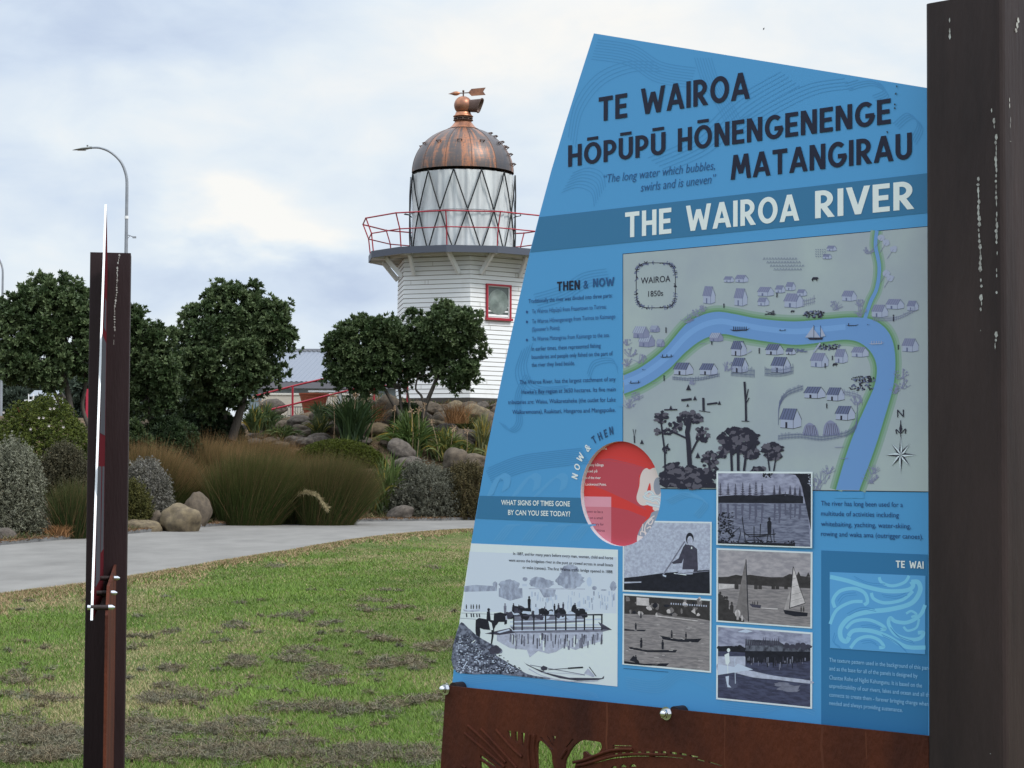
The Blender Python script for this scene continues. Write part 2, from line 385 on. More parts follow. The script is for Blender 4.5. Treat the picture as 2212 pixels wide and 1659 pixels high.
class Print:
    """flat print in the sign's plane; shapes given in view pixels (or s,z) land on the plane in layers a fraction of a mm apart"""
    def __init__(s, off, step=2e-6): s.mb = MB(); s.off = off; s.k = 0; s.step = step
    def nxt(s): s.k += 1; return s.off + s.step*s.k
    def sz(s, pts, mt, cut=False, faces=None):
        o = s.nxt()
        if cut:
            for pc in minus_circle(pts): s.mb.add([SW(a, b, o) for a, b in pc], [tuple(range(len(pc)))], mt)
        else: s.mb.add([SW(a, b, o) for a, b in pts], faces or [tuple(range(len(pts)))], mt)
    def poly(s, px, mt, cut=False):
        q = [tuple(SZ(x, y, s.off)) for x, y in px]
        if cut: s.sz(q, mt, True)
        else:
            tr = tessellate_polygon([[Vector((a, b, 0)) for a, b in q]])
            s.sz(q, mt, faces=[tuple(t) for t in tr])
    def line(s, px, w, mt, taper=False):
        k = len(px); hw = w/2 if not taper else [w/2*(1-.85*i/(k-1)) for i in range(k)]
        vs, fs = strip(px, hw); s.sz([tuple(SZ(x, y, s.off)) for x, y in vs], mt, faces=fs)
    def ell(s, cx, cy, rx, ry, mt, n=20):
        s.poly([(cx+rx*math.cos(2*math.pi*i/n), cy+ry*math.sin(2*math.pi*i/n)) for i in range(n)], mt)
    def blob(s, cx, cy, rx, ry, mt, n=26, j=.16):
        s.poly([(cx+rx*(1+random.uniform(-j, j))*math.cos(2*math.pi*i/n), cy+ry*(1+random.uniform(-j, j))*math.sin(2*math.pi*i/n)) for i in range(n)], mt)
    def spots(s, x0, y0, x1, y1, n, r, mt, seed=1, fn=None):
        rr = random.Random(seed); o = s.nxt(); vs = []; fs = []
        for _ in range(n):
            x, y = rr.uniform(x0, x1), rr.uniform(y0, y1)
            if fn and not fn(x, y): continue
            a, b = r*rr.uniform(.5, 1.4), r*rr.uniform(.3, .9); k = len(vs)
            for t in range(6): vs.append(SW(*SZ(x+a*math.cos(t*1.047), y+b*math.sin(t*1.047), s.off), o+s.step*.4*(len(fs) % 2)))
            fs.append(tuple(range(k, k+6)))
        if vs: s.mb.add(vs, fs, mt)
    def title(s, word, x0, x1, y, cap, mt):
        A = SZ(x0, y, s.off); B = SZ(x1, y-40, s.off); top = SZ(x0, y-cap, s.off)
        ht = float(top[1]-A[1]); width = float(A[0]-B[0])
        gap = .105; tot = -gap; gl_ = []
        for ch in word: w, st = glyph(ch); gl_.append((tot+gap, st)); tot += gap+w
        kx = width/tot
        for j, (x, st) in enumerate(gl_):
            for vs, fs in st:
                s.sz([(A[0]-(x+p[0])*kx, A[1]+p[1]*ht) for p in vs], mt, faces=fs)
    def text(s, st, x0, x1, y, cap, mt, shear=0.0, bold=0.0, yend=None):
        """st fills from x0 to x1 along the horizontal of the sign through (x0, y); cap = capital height in pixels at x0"""
        v, f = text_mesh(st, shear, bold)
        A = SZ(x0, y, s.off); top = SZ(x0, y-cap, s.off)
        B = SZ(x1, y, s.off)[0]
        ht = float(top[1]-A[1])/cap_height(); kx = (A[0]-B)/(v[:, 0].max()-v[:, 0].min())
        s.sz([(A[0]-(p[0]-v[:, 0].min())*kx, A[1]+p[1]*ht) for p in v], mt, faces=f)
    def glyph_at(s, ch, px, ang, h, mt, font=False, kx=1.0):
        """one letter centred at a pixel, turned by ang in the sign's plane"""
        c = SZ(*px, s.off); ca, sa = math.cos(ang), math.sin(ang)
        if font:
            v, f = text_mesh(ch, 0, .012); vv = [((p[0]-v[:, 0].mean())/cap_height()*kx, p[1]/cap_height()-.5) for p in v]; parts = [(vv, f)]
        else:
            w, st = glyph(ch); parts = [([((p[0]-w/2)*kx, p[1]-.5) for p in vs], fs) for vs, fs in st]
        for vs, fs in parts:
            s.sz([(c[0]-(x*ca-y*sa)*h, c[1]+(x*sa+y*ca)*h) for x, y in vs], mt, faces=fs)
    def build(s, name, parent): return s.mb.build(name, parent)
def conv(ox, oy, w, zw):
    k = w/zw*.96
    return lambda *q: [(ox*.96+x*k, oy*.96+y*k) for x, y in q]
def smooth(pts, n=8, closed=False):    # Catmull-Rom
    p = [np.array(q, float) for q in pts]; out = []
    k = len(p); rng = range(k if closed else k-1)
    for i in rng:
        p0 = p[i-1] if (i or closed) else p[0]; p1 = p[i]; p2 = p[(i+1) % k]; p3 = p[(i+2) % k] if (closed or i+2 < k) else p[-1]
        for t in np.linspace(0, 1, n, endpoint=False):
            out.append(tuple(.5*((2*p1)+(-p0+p2)*t+(2*p0-5*p1+4*p2-p3)*t*t+(-p0+3*p1-3*p2+p3)*t**3)))
    if not closed: out.append(tuple(p[-1]))
    return out

steel = mat('dark_brown_steel', (.023, .0150, .0155), .5, .22, c2=(.042, .027, .026), scale=5, stretch=(1.6, 1.6, .22), bump=.10, bscale=60, detail=9)
steel_far = mat('wine_brown_steel', (.0215, .0115, .0130), .5, .22, c2=(.031, .017, .019), scale=5, stretch=(1.6, 1.6, .22), bump=.08, bscale=60, detail=9)
corten = mat('rusted_steel', (.115, .030, .014), .8, .15, c2=(.050, .016, .011), scale=5, stretch=(1, 1, .45), bump=.25, bscale=110, detail=9)
rustline = mat('rust_run', (.14, .042, .02), .8, .2, c2=(.10, .03, .018), scale=14)
chrome = mat('stainless', (.75, .75, .77), .16, .5, metal=1.0)
dropm = mat('bird_lime', (.52, .52, .50), .9, .1, c2=(.22, .20, .19), scale=60)
edgem = mat('aluminium_edge', (.86, .87, .88), .5, .3)

def post_corners(base, e_dir, n_dir, w_front, w_back, length, z0, z1, mb, mt, bev=.012):
    """box column with softened vertical edges: e_dir runs along the panel (away from it), n_dir is the panel's front"""
    e, n = np.array(e_dir), np.array(n_dir)
    prof = []
    for (a, b, ang0) in ((length, w_front, 0), (0, w_front, 90), (0, -w_back, 180), (length, -w_back, 270)):
        ca = a-bev if a > 0 else a+bev; cb = b-bev if b > 0 else b+bev
        for t in (0, 30, 60, 90):
            prof.append((ca+bev*math.cos(R(ang0+t)), cb+bev*math.sin(R(ang0+t))))
    k = len(prof); vs = []
    for z in (z0, z1):
        for a, b in prof: q = base+e*a+n*b; vs.append((q[0], q[1], z))
    mb.add(vs, [(i, (i+1) % k, k+(i+1) % k, k+i) for i in range(k)]+[tuple(range(2*k-1, k-1, -1)), tuple(range(k))], mt)

def streak(mb, pts, w, fn, seed, skip=.2):
    """a broken run of dried droppings; fn maps (u,z) to the post's face"""
    rr = random.Random(seed)
    for i in range(len(pts)-1):
        (u0, z0), (u1, z1) = pts[i], pts[i+1]; n = max(2, int(abs(z1-z0)/.012))
        for j in range(n):
            if rr.random() < skip: continue
            t = j/n; u = u0+(u1-u0)*t+rr.uniform(-.0012, .0012); z = z0+(z1-z0)*t; h = abs(z1-z0)/n*rr.uniform(.5, 1.25); ww = w*rr.uniform(.25, 1.0)
            mb.add([fn(u-ww*.6, z), fn(u, z-h*.55), fn(u+ww*.7, z-.2*h), fn(u+ww*.4, z+h*.5), fn(u-ww*.3, z+h*.45)], [(0, 1, 2, 3, 4)], dropm)

def nut(name, c, nrm, parent, r=.0112):
    mb = MB(); n = Vector(nrm); c = Vector(c)
    mb.tube([c, c+n*.003], r*1.5, chrome, n=20); mb.tube([c+n*.003, c+n*.014], r*1.12, chrome, n=6, smooth=False)
    prof = [(c+n*(.014+r*.75*math.sin(t)), r*.85*math.cos(t)) for t in np.linspace(0, 1.5, 7)]
    mb.tube([p for p, _ in prof], [q for _, q in prof], chrome, n=16)
    return mb.build(name, parent)

EDGE = [(1283, 72), (1252, 169), (1221, 268), (1190.5, 370), (1165, 465), (1144.5, 545), (1117, 665), (1084, 816), (1054.3, 960), (1035, 1071), (1017.7, 1174), (999, 1308), (980, 1447), (976.5, 1480)]   # the sheet's bowed free edge
OFF_F, OFF_P = .11, .05           # post's front face and rust plate stand this far before the panel
pbase = S(1999.5, 900, OFF_F) - SNN*OFF_F
root = thing('information_sign', (float(pbase[0]), float(pbase[1]), float(zg(pbase[0], pbase[1]))), 'large blue sign with a river map and old photographs above a rusty plate', 'sign')
def build_near_sign():
    # --- panel sheet with a round opening
    BL = [SZ(976.5, 1480), SZ(2003, 1588.5), SZ(2003, 190), SZ(1283, 72)]
    bl, br, tr, tl = [tuple(map(float, q)) for q in BL]
    br = (br[0]-.03, br[1]); tr = (tr[0]-.03, tr[1]-.03*(tl[1]-tr[1])/(tl[0]-tr[0])); bl = (bl[0], bl[1]-.03); br = (br[0], bl[1])
    outline = [bl, br, tr]+[tuple(map(float, SZ(*q))) for q in EDGE]
    blue = ink('panel_blue', 73, 137, 186); mb = MB()
    back = mat('panel_back', (.5, .5, .5), .5)
    for pc in minus_circle(outline):
        mb.add([SW(a, b, 0) for a, b in pc], [tuple(range(len(pc)))], blue)
        mb.add([SW(a, b, -.006) for a, b in pc], [tuple(range(len(pc)))[::-1]], back)
    for i in range(len(outline)):
        a, b = outline[i], outline[(i+1) % len(outline)]
        mb.add([SW(*a, 0), SW(*b, 0), SW(*b, -.006), SW(*a, -.006)], [(0, 1, 2, 3)], edgem)
    for i in range(NC):
        a, b = KCIRC[i], KCIRC[(i+1) % NC]
        mb.add([SW(*a, 0), SW(*b, 0), SW(*b, -.014), SW(*a, -.014)], [(3, 2, 1, 0)], edgem)
    panel = mb.build('sign_panel', root)
    OFF = .0008
    navy = ink('ink_navy', 24, 27, 46); white = ink('ink_white', 204, 212, 230); band = ink('ink_band', 50, 104, 142); grey = ink('ink_slate', 40, 78, 122)
    eL = lambda y: float(np.interp(y, [q[1] for q in EDGE], [q[0] for q in EDGE]))+1
    # --- faint engraved-looking swirl pattern of the background
    NF = [0]; inside = lambda x, y: x > eL(y)+3 and y > 76+(x-1283)*.165 and y < 1476+(x-978)*.105; pd = ink('pattern_dark', 65, 127, 176); pl = ink('pattern_light', 82, 142, 188)
    def fan(base, dx, dy, k, w, m):
        b = smooth(base, 7); pt = Print(.0002+.00003*NF[0], 2e-6); NF[0] = (NF[0]+1) % 14
        for i in range(k):
            run = []
            for x, y in b+[(-1, -1)]:
                if inside(x+dx*i, y+dy*i): run.append((x+dx*i, y+dy*i))
                else:
                    if len(run) > 1: pt.line(run, w, m)
                    run = []
        if pt.mb.v: pt.build('pattern_swirl', panel)
    c1 = conv(1240, 60, 860, 2212)
    fan(c1((270, 75), (480, 110), (640, 205), (840, 240)), -2, 6, 8, 2.0, pd)
    fan(c1((100, 640), (140, 440), (260, 280), (430, 205), (600, 205)), 5, 7, 4, 1.8, pd)
    fan(c1((830, 180), (880, 330), (960, 460), (1010, 560)), 6, 0, 7, 1.6, pd)
    fan(c1((560, 760), (820, 640), (1060, 420), (1330, 260)), 8, 6, 6, 2.2, pd)
    fan(c1((1060, 560), (1300, 420), (1500, 330), (1700, 300)), 6, 7, 4, 2.0, pd)
    fan(c1((60, 960), (150, 930), (230, 960), (250, 1040)), 4, -7, 7, 1.6, pd)
    fan(c1((1700, 330), (1840, 300), (1930, 360), (1860, 400)), 3, 5, 4, 1.8, pd)
    fan(c1((1980, 560), (2060, 500), (2120, 560), (2080, 650)), 4, 4, 4, 1.8, pd)
    c3 = conv(1080, 600, 340, 1410)
    fan(c3((500, 260), (760, 180), (960, 60), (1180, 20)), 2, 6, 6, 1.8, pd)
    fan(c3((390, 780), (330, 1000), (430, 1180), (720, 1180)), 6, -4, 5, 1.8, pd)
    fan(c3((180, 1450), (260, 1520), (340, 1440), (330, 1200), (420, 1000)), 4, 2, 4, 1.8, pd)
    fan(c3((1000, 1000), (1060, 880), (1230, 860), (1290, 1000)), 3, 5, 3, 1.6, pd)
    c4 = conv(1060, 940, 460, 2212)
    fan(c4((150, 560), (500, 420), (900, 360), (1200, 330)), 2, 4, 9, 1.6, pd)
    for dx in (0, 330, 620): fan(c4((230+dx*.8, 830), (330+dx, 620), (420+dx, 640), (400+dx, 760)), -3, 2, 5, 3.5, pl)
    for dx in (0, 300, 560, 820): fan(c4((250+dx, 1330), (370+dx, 1180), (440+dx, 1160)), 6, 0, 4, 3.0, pl)
    fan([(1000, 1462), (1100, 1452), (1200, 1470), (1290, 1500)], 2, 4, 5, 1.8, pl)
    fan([(1350, 1462), (1420, 1470), (1470, 1440), (1540, 1470)], 1, 5, 6, 1.8, pl)
    fan([(1560, 1530), (1640, 1540), (1700, 1528), (1760, 1545)], 1, -5, 4, 1.8, pl)
    fan([(1440, 1080), (1480, 1064), (1520, 1080), (1500, 1110)], 3, 3, 4, 2.4, pl)
    # --- bands
    q = Print(OFF)
    q.poly([(eL(469), 469), (2004, 374), (2004, 460), (eL(545), 545)], band)
    q.build('heading_band', panel)
    q = Print(OFF)
    q.poly([(eL(1071), 1071), (1290, 1076), (1290, 1131), (eL(1120), 1120)], band, cut=True)
    q.build('question_band', panel)
    q = Print(OFF)
    q.poly([(1774, 1189), (2004, 1198), (2004, 1590), (1774, 1566)], ink('ink_band_light', 46, 104, 148)); q.build('pattern_note_background', panel)
    # --- lettering
    T = lambda w, x0, x1, y, cap, m: q.title(w, *[c1((x, 0))[0][0] for x in (x0, x1)], c1((0, y))[0][1], cap*.3733, m)
    for a in (('TE', 275, 440, 550, 140, navy), ('WAIROA', 522, 1146, 510, 150, navy), ('HŌPŪPŪ', 98, 662, 812, 124, navy), ('HŌNENGENENGE', 733, 1966, 724, 134, navy), ('MATANGIRAU', 1040, 2088, 887, 142, navy),
              ('THE', 428, 696, 1222, 146, white), ('WAIROA', 783, 1432, 1185, 148, white), ('RIVER', 1528, 2098, 1110, 158, white)):
        q = Print(OFF+.0008); T(*a); q.build('title_word' if a[-1] is navy else 'heading_word', panel)
    def TX(cv, s, x0, x1, y, cap, m, sh=0.0, b=0.0):
        (a, yy), (e, _) = cv((x0, y), (x1, y)); (_, y2), = cv((x0, y-cap)); q.text(s, a, e, yy, yy-y2, m, sh, b)
    q = Print(OFF+.0008)
    TX(c1, '“The long water which bubbles,', 305, 948, 905, 48, grey, .22, -.004); TX(c1, 'swirls and is uneven”', 518, 955, 955, 50, grey, .22, -.004)
    q.build('quote_lettering', panel)
    q = Print(OFF+.0008)
    q.title('THEN', *[c3((x, 0))[0][0] for x in (718, 932)], c3((0, 229))[0][1], 87*.2315, navy)
    TX(c3, '&', 965, 1010, 204, 74, grey, 0, .01)
    q.title('NOW', *[c3((x, 0))[0][0] for x in (1053, 1252)], c3((0, 192))[0][1], 80*.2315, grey)
    q.build('subheading_lettering', panel)
    q = Print(OFF+.0008); body = ink('ink_body', 34, 58, 102); soft = ink('ink_soft', 44, 76, 122)
    for (s, x0, x1, y, m) in (('Traditionally the river was divided into three parts:', 452, 1235, 342, body), ('Te Wairoa Hōpūpū from Frasertown to Turiroa;', 485, 1178, 437, soft),
        ('Te Wairoa Hōnengenenge from Turiroa to Kaimango', 485, 1262, 530, soft), ('(Spooner’s Point);', 485, 745, 604, soft),
        ('Te Wairoa Matangirau from Kaimango to the sea.', 485, 1208, 694, soft), ('In earlier times, these represented fishing', 482, 1125, 786, body),
        ('boundaries and people only fished on the part of', 482, 1237, 862, body), ('the river they lived beside.', 482, 885, 935, body),
        ('The Wairoa River, has the largest catchment of any', 370, 1265, 1098, body), ('Hawke’s Bay region at 3650 hectares. Its five main', 388, 1265, 1188, body),
        ('tributaries are: Waiau, Waikaretaheke (the outlet for Lake', 262, 1265, 1284, body), ('Waikaremoana), Ruakituri, Hangaroa and Mangapoike.', 302, 1265, 1375, body)):
        TX(c3, s, x0, x1, y, 38, m, 0, 0)
        if y == 935: q.build('body_lettering', panel); q = Print(OFF+.0008)
    q.build('body_lettering', panel)
    for y in (422, 515, 684):
        q = Print(OFF+.0008); (x, yy), = c3((437, y)); q.ell(x, yy, 2.2, 2.9, soft); q.build('bullet', panel)
    q = Print(OFF+.0009)
    TX(c4, 'WHAT SIGNS OF TIMES GONE', 325, 1070, 942, 52, white, 0, .02); TX(c4, 'BY CAN YOU SEE TODAY?', 400, 1072, 1050, 52, white, 0, .02)
    q.build('question_lettering', panel)
    q = Print(OFF+.0008)
    def ring(ch, x, y, h, m, font=False, kx=1.0):
        (px, py), = c4((x, y)); c = SZ(px, py); ang = math.atan2(c[1]-CEN[1], -(c[0]-CEN[0]))-math.pi/2
        q.glyph_at(ch, (px, py), ang, h, m, font, kx)
    for ch, x, y in (('N', 1122, 632), ('O', 1148, 532), ('W', 1183, 428)): ring(ch, x, y, .021, white)
    ring('&', 1258, 326, .020, white, True, .9)
    for ch, x, y in (('T', 1330, 238), ('H', 1394, 200), ('E', 1456, 168), ('N', 1516, 140)): ring(ch, x, y, .021, ink('ink_slate_dark', 40, 72, 108))
    q.build('curved_lettering', panel)
    c7 = conv(1820, 1080, 484, 1239)
    q = Print(OFF+.0008)
    for s, x1, y in (('The river has long been used for a', 541, 147), ('multitude of activities including', 518, 205), ('whitebaiting, yachting, water-skiing,', 588, 265), ('rowing and waka ama (outrigger canoes).', 658, 322)):
        TX(c7, s, 70, x1, y, 27, body, 0, 0)
    q.build('activities_lettering', panel)
    q = Print(OFF+.0012)
    q.title('TE', *[c7((x, 0))[0][0] for x in (501, 553)], c7((0, 505))[0][1], 41*.375, white); q.title('WAI', *[c7((x, 0))[0][0] for x in (580, 661)], c7((0, 508))[0][1], 42*.375, white)
    q.build('pattern_note_title', panel); q = Print(OFF+.0012)
    pale = ink('ink_pale', 128, 172, 206)
    for s, x1, y in (('The texture pattern used in the background of this panel', 706, 1047), ('and as the base for all of the panels is designed by', 626, 1096), ('Chantze Rohe of Ngāti Kahungunu. It is based on the', 652, 1148),
                     ('unpredictability of our rivers, lakes and ocean and all that', 716, 1196), ('connects to create them - forever bringing change when', 690, 1247), ('needed and always providing sustenance.', 540, 1295)):
        TX(c7, s, 118, x1, y, 23, pale, 0, .004)
    q.build('pattern_note_lettering', panel)
    # --- wave pattern tile
    q = Print(OFF+.0012); lb = ink('wave_light', 112, 176, 222); mb_ = ink('wave_ground', 84, 146, 196)
    q.poly(c7((120, 530), (672, 552), (670, 1004), (122, 968)), mb_)
    def wave(pts, w, m=lb): q.line(c7(*smooth(pts, 8)), w, m)
    for pts, w in (([(122, 558), (220, 580), (330, 615), (450, 640), (560, 636), (600, 612), (590, 585)], 9), ([(590, 588), (630, 590), (640, 640), (590, 710), (470, 745), (340, 760), (240, 790), (185, 850), (185, 910), (215, 930), (232, 905)], 10),
                   ([(228, 900), (260, 868), (350, 868), (450, 900), (560, 960), (672, 965)], 9), ([(405, 560), (420, 590), (480, 610), (550, 590), (578, 552)], 6.5), ([(360, 650), (375, 685), (440, 708), (540, 690), (600, 640)], 7),
                   ([(150, 735), (140, 690), (180, 640), (260, 625), (320, 650), (338, 700), (318, 720)], 7.5), ([(122, 830), (160, 750), (240, 705), (310, 700)], 7), ([(215, 855), (260, 815), (340, 805), (410, 830), (440, 858), (412, 862)], 7),
                   ([(240, 968), (280, 920), (340, 902), (400, 920), (432, 960), (405, 966)], 7), ([(670, 720), (640, 780), (570, 820), (500, 815), (470, 795), (460, 830), (500, 890), (580, 918), (640, 912), (660, 880), (628, 880)], 8),
                   ([(560, 770), (590, 755), (620, 775), (590, 790)], 5), ([(545, 845), (570, 868), (620, 850), (635, 800)], 5)): wave(pts, w)
    lg = ink('wave_line', 66, 128, 182)
    for pts in ([(260, 555), (340, 590), (440, 600)], [(270, 650), (200, 660), (165, 700)], [(380, 745), (300, 735), (220, 770)], [(300, 840), (360, 835), (410, 850)], [(470, 850), (520, 900), (600, 930)], [(420, 890), (500, 930), (560, 985)], [(300, 930), (350, 925), (390, 945)], [(420, 660), (500, 670), (560, 650)], [(150, 880), (140, 930), (180, 960)]): wave(pts, 1.6, lg); wave([(x+8, y+12) for x, y in pts], 1.3, lg)
    q.build('wave_tile', panel)
    # --- disc seen through the round opening
    q = Print(-.013); red = ink('disc_red', 194, 56, 54); red2 = ink('disc_dark_red', 172, 66, 78); pink = ink('disc_pink', 190, 112, 126); pink2 = ink('disc_pale_pink', 204, 140, 156)
    q.sz([(CEN[0]+1.2*DR*math.cos(2*math.pi*i/48)*1.0, CEN[1]+1.2*DR*math.sin(2*math.pi*i/48)) for i in range(48)], red)
    q.poly(c4((1230, 470), (1500, 440), (1760, 500), (1960, 560), (1820, 620), (1800, 860), (1900, 1000), (1700, 900), (1440, 780), (1240, 700), (1150, 560)), red2)
    q.poly(c4((1500, 960), (1700, 1000), (1900, 1080), (1830, 1200), (1790, 1420), (1500, 1420)), red2)
    q.poly(c4((1150, 850), (1516, 856), (1516, 1420), (1150, 1420)), pink); q.poly(c4((1150, 850), (1516, 856), (1516, 966), (1150, 960)), pink2)
    for i in range(3): q.line(smooth(c4((1240, 440+i*22), (1500, 415+i*25), (1960, 500+i*30)), 6), 1.0, ink('disc_line', 188, 62, 66))
    dw = ink('disc_white', 226, 214, 220); dn = ink('disc_plum', 92, 44, 62)
    for s, x0, x1, y, m in (('aura', 1396, 1470, 345, dw), ('many kāinga', 1262, 1435, 523, dw), ('placed pā', 1228, 1365, 590, dw), ('ws of the river', 1217, 1402, 661, dw), ('ill Lockwood Point.', 1207, 1465, 732, dw),
                            ('known to be a', 1225, 1426, 1026, dn), ('g on a small', 1262, 1425, 1094, dn), ('nctuary for', 1290, 1436, 1162, dn), ('n Wairoa', 1335, 1446, 1230, dn)): TX(c4, s, x0, x1, y, 27, m, 0, .01)
    cream = ink('disc_cream', 202, 186, 184); dgrey = ink('disc_grey', 134, 138, 152); pgrey = ink('disc_pale_grey', 176, 186, 196)
    q.poly(smooth(c4((1900, 545), (1860, 570), (1830, 640), (1820, 740), (1790, 860), (1810, 920), (1860, 950), (1960, 940), (1975, 1000), (2100, 1010), (2100, 560), (1990, 540), (1930, 560)), 5, True), cream)
    q.poly(smooth(c4((1965, 1020), (1930, 1080), (1860, 1150), (1805, 1260), (1800, 1340), (1900, 1310), (2060, 1160), (2080, 1010)), 5, True), dgrey)
    q.poly(c4((1800, 1270), (1870, 1290), (1840, 1400), (1790, 1420)), cream)
    q.ell(*c4((2020, 740))[0], 9, 19, dgrey); q.poly(smooth(c4((1935, 705), (1905, 790), (1920, 825), (1945, 790)), 5, True), red)
    for pts in ([(1880, 830), (1930, 800), (1970, 830), (1950, 880), (1890, 870), (1870, 840)], [(1930, 860), (2000, 850), (2060, 870)], [(1950, 900), (2010, 890), (2050, 940)], [(1890, 920), (1960, 945), (2040, 960)]):
        q.line(smooth(c4(*pts), 6), 6.0, pgrey); q.line(smooth(c4(*pts), 6), 1.3, dw)
    for pts in ([(1985, 1060), (1920, 1110), (1880, 1190), (1890, 1280)], [(1960, 1090), (1915, 1140), (1950, 1150), (1970, 1100)], [(1900, 1200), (1940, 1180), (1950, 1230)], [(1900, 1250), (1840, 1230), (1835, 1270)], [(1860, 1150), (1850, 1230)]):
        q.line(smooth(c4(*pts), 6), 2.6, cream)
    q.build('rotating_disc', panel)
    # --- the map
    cm = conv(1380, 510, 720, 1991)
    q = Print(OFF, 3e-6); bg = ink('map_ground', 144, 151, 160, c2=tuple(min(.9, c/PL) for c in lin(154, 163, 165)), scale=2.2, lo=.4, hi=.6); blk = ink('ink_black', 20, 24, 38)
    rect = [(62, 172), (1985, -2), (1985, 1648), (62, 1624)]
    q.poly([(a+dx, b+dy) for (a, b), (dx, dy) in zip(cm(*rect), ((-1.3, -1.3), (0, -1.4), (0, 1.6), (-1.3, 1.6)))], blk, cut=True); q.poly(cm(*rect), bg, cut=True)
    gm = [ink('map_green_%s' % a, *c) for a, c in (('pale', (126, 146, 138)), ('mid', (110, 140, 116)), ('deep', (88, 126, 92)))]
    wat = ink('map_water', 98, 134, 184); wat2 = ink('map_water_light', 108, 145, 194)
    up = [(66, 925), (180, 870), (320, 760), (440, 620), (530, 560), (640, 530), (760, 545), (900, 572), (1120, 590), (1330, 575), (1480, 565), (1600, 575), (1690, 630), (1740, 720), (1755, 850), (1740, 1000), (1690, 1180), (1620, 1400), (1530, 1640)]
    lo = [(66, 1040), (200, 985), (340, 890), (450, 780), (560, 700), (680, 668), (800, 690), (960, 715), (1140, 735), (1330, 715), (1450, 703), (1540, 725), (1610, 790), (1640, 880), (1625, 990), (1570, 1120), (1500, 1280), (1440, 1450), (1385, 1638)]
    cr = smooth([(1640, 25), (1632, 120), (1655, 250), (1640, 380), (1600, 470), (1565, 575)], 8)
    up_s, lo_s = smooth(up, 6), smooth(lo, 6)
    for w, g in ((28, gm[0]), (17, gm[1]), (8, gm[2])):
        q.line(cm(*up_s), w, g); q.line(cm(*lo_s), w, g); q.line(cm(*cr), w*.8+4, g)
    vs = cm(*up_s)+cm(*lo_s); k = len(up_s)
    q.sz([tuple(SZ(x, y, q.off)) for x, y in vs], wat, faces=[(i, i+1, k+i+1, k+i) for i in range(k-1)])
    q.line(cm(*cr), 8, wat); q.line(cm(*[((a[0]+b[0])/2, (a[1]+b[1])/2-10) for a, b in zip(up_s[:60], lo_s[:60])]), 12, wat2)
    # tidy the map's edges where bank strips overshoot
    q.poly(cm((30, 860), (60, 830), (60, 1120), (30, 1120)), blue); q.poly(cm((1380, 1651), (1560, 1652), (1560, 1690), (1380, 1690)), blue)
    pen = ink('map_pencil', 92, 98, 128); pal = ink('map_pale', 148, 153, 175); drk = ink('map_ink', 40, 38, 52); vio = ink('map_violet', 120, 122, 150)
    L = lambda pts, w, m: q.line(cm(*pts), w, m)
    KB = {}
    def band_(key, n):       # shapes that do not overlap one another share a small stack of layers
        if key not in KB: KB[key] = [q.k, 0]; 
        KB[key][1] += 1; q.k = KB[key][0]+(KB[key][1] % n[0])*n[1]
    def hut(x, y, w, h, wall=pal, roof=vio, ln=pen):
        band_('hut', (3, 15))
        q.poly(cm((x, y), (x+w*.62, y+h*.06), (x+w*.62, y-h*.42), (x+w*.02, y-h*.45)), wall); q.poly(cm((x+w*.62, y+h*.06), (x+w, y-h*.05), (x+w, y-h*.45), (x+w*.8, y-h*.85), (x+w*.62, y-h*.42)), wall)
        q.poly(cm((x-w*.05, y-h*.42), (x+w*.64, y-h*.38), (x+w*.8, y-h*.98), (x+w*.16, y-h)), roof)
        for t in np.linspace(0, 1, 6): L([(x-w*.05+t*w*.69, y-h*.42+t*.04*h), (x+w*.16+t*w*.64, y-h+t*.02*h)], .7, ln)
        L([(x+w*.62, y+h*.06), (x+w*.62, y-h*.42), (x+w*.8, y-h*.98), (x+w*1.02, y-h*.42)], .9, ln); L([(x, y), (x+w*.62, y+h*.06), (x+w, y-h*.05)], .9, ln)
        q.poly(cm((x+w*.24, y+h*.02), (x+w*.34, y+h*.03), (x+w*.34, y-h*.28), (x+w*.24, y-h*.29)), ln)
    def tuft(x, y, s, m=vio):
        band_('tuft', (2, 15))
        for i in range(9):
            a = R(random.uniform(20, 160)); L([(x+random.uniform(-.3, .3)*s, y), (x+s*math.cos(a)*.8, y-s*math.sin(a))], .9, m)
        for i in range(5): q.ell(*cm((x+random.uniform(-.6, .6)*s, y-random.uniform(.2, .9)*s))[0], 2.0, 1.8, m, 7)
    def fence(pts, hgt, m=pen, step=14):
        band_('fence', (2, 30)); b = smooth(pts, 6); L([(x, y-hgt*.7) for x, y in b], .8, m); L([(x, y-hgt*.3) for x, y in b], .8, m)
        tot = 0
        for i in range(len(b)-1):
            d = math.dist(b[i], b[i+1]); t = 0
            while tot < d: 
                x, y = b[i][0]+(b[i+1][0]-b[i][0])*tot/d, b[i][1]+(b[i+1][1]-b[i][1])*tot/d
                L([(x, y), (x, y-hgt*random.uniform(.8, 1.15))], .9, m); tot += step
            tot -= d
    def canoe(x, y, w, m=drk, people=0):
        q.poly(cm((x, y), (x+w*.2, y+w*.08), (x+w*.8, y+w*.05), (x+w, y-w*.08), (x+w*.8, y), (x+w*.2, y+w*.02)), m)
        for i in range(people): L([(x+w*(.2+.6*i/max(1, people-1)), y+w*.03), (x+w*(.2+.6*i/max(1, people-1)), y-w*.14)], 1.5, m)
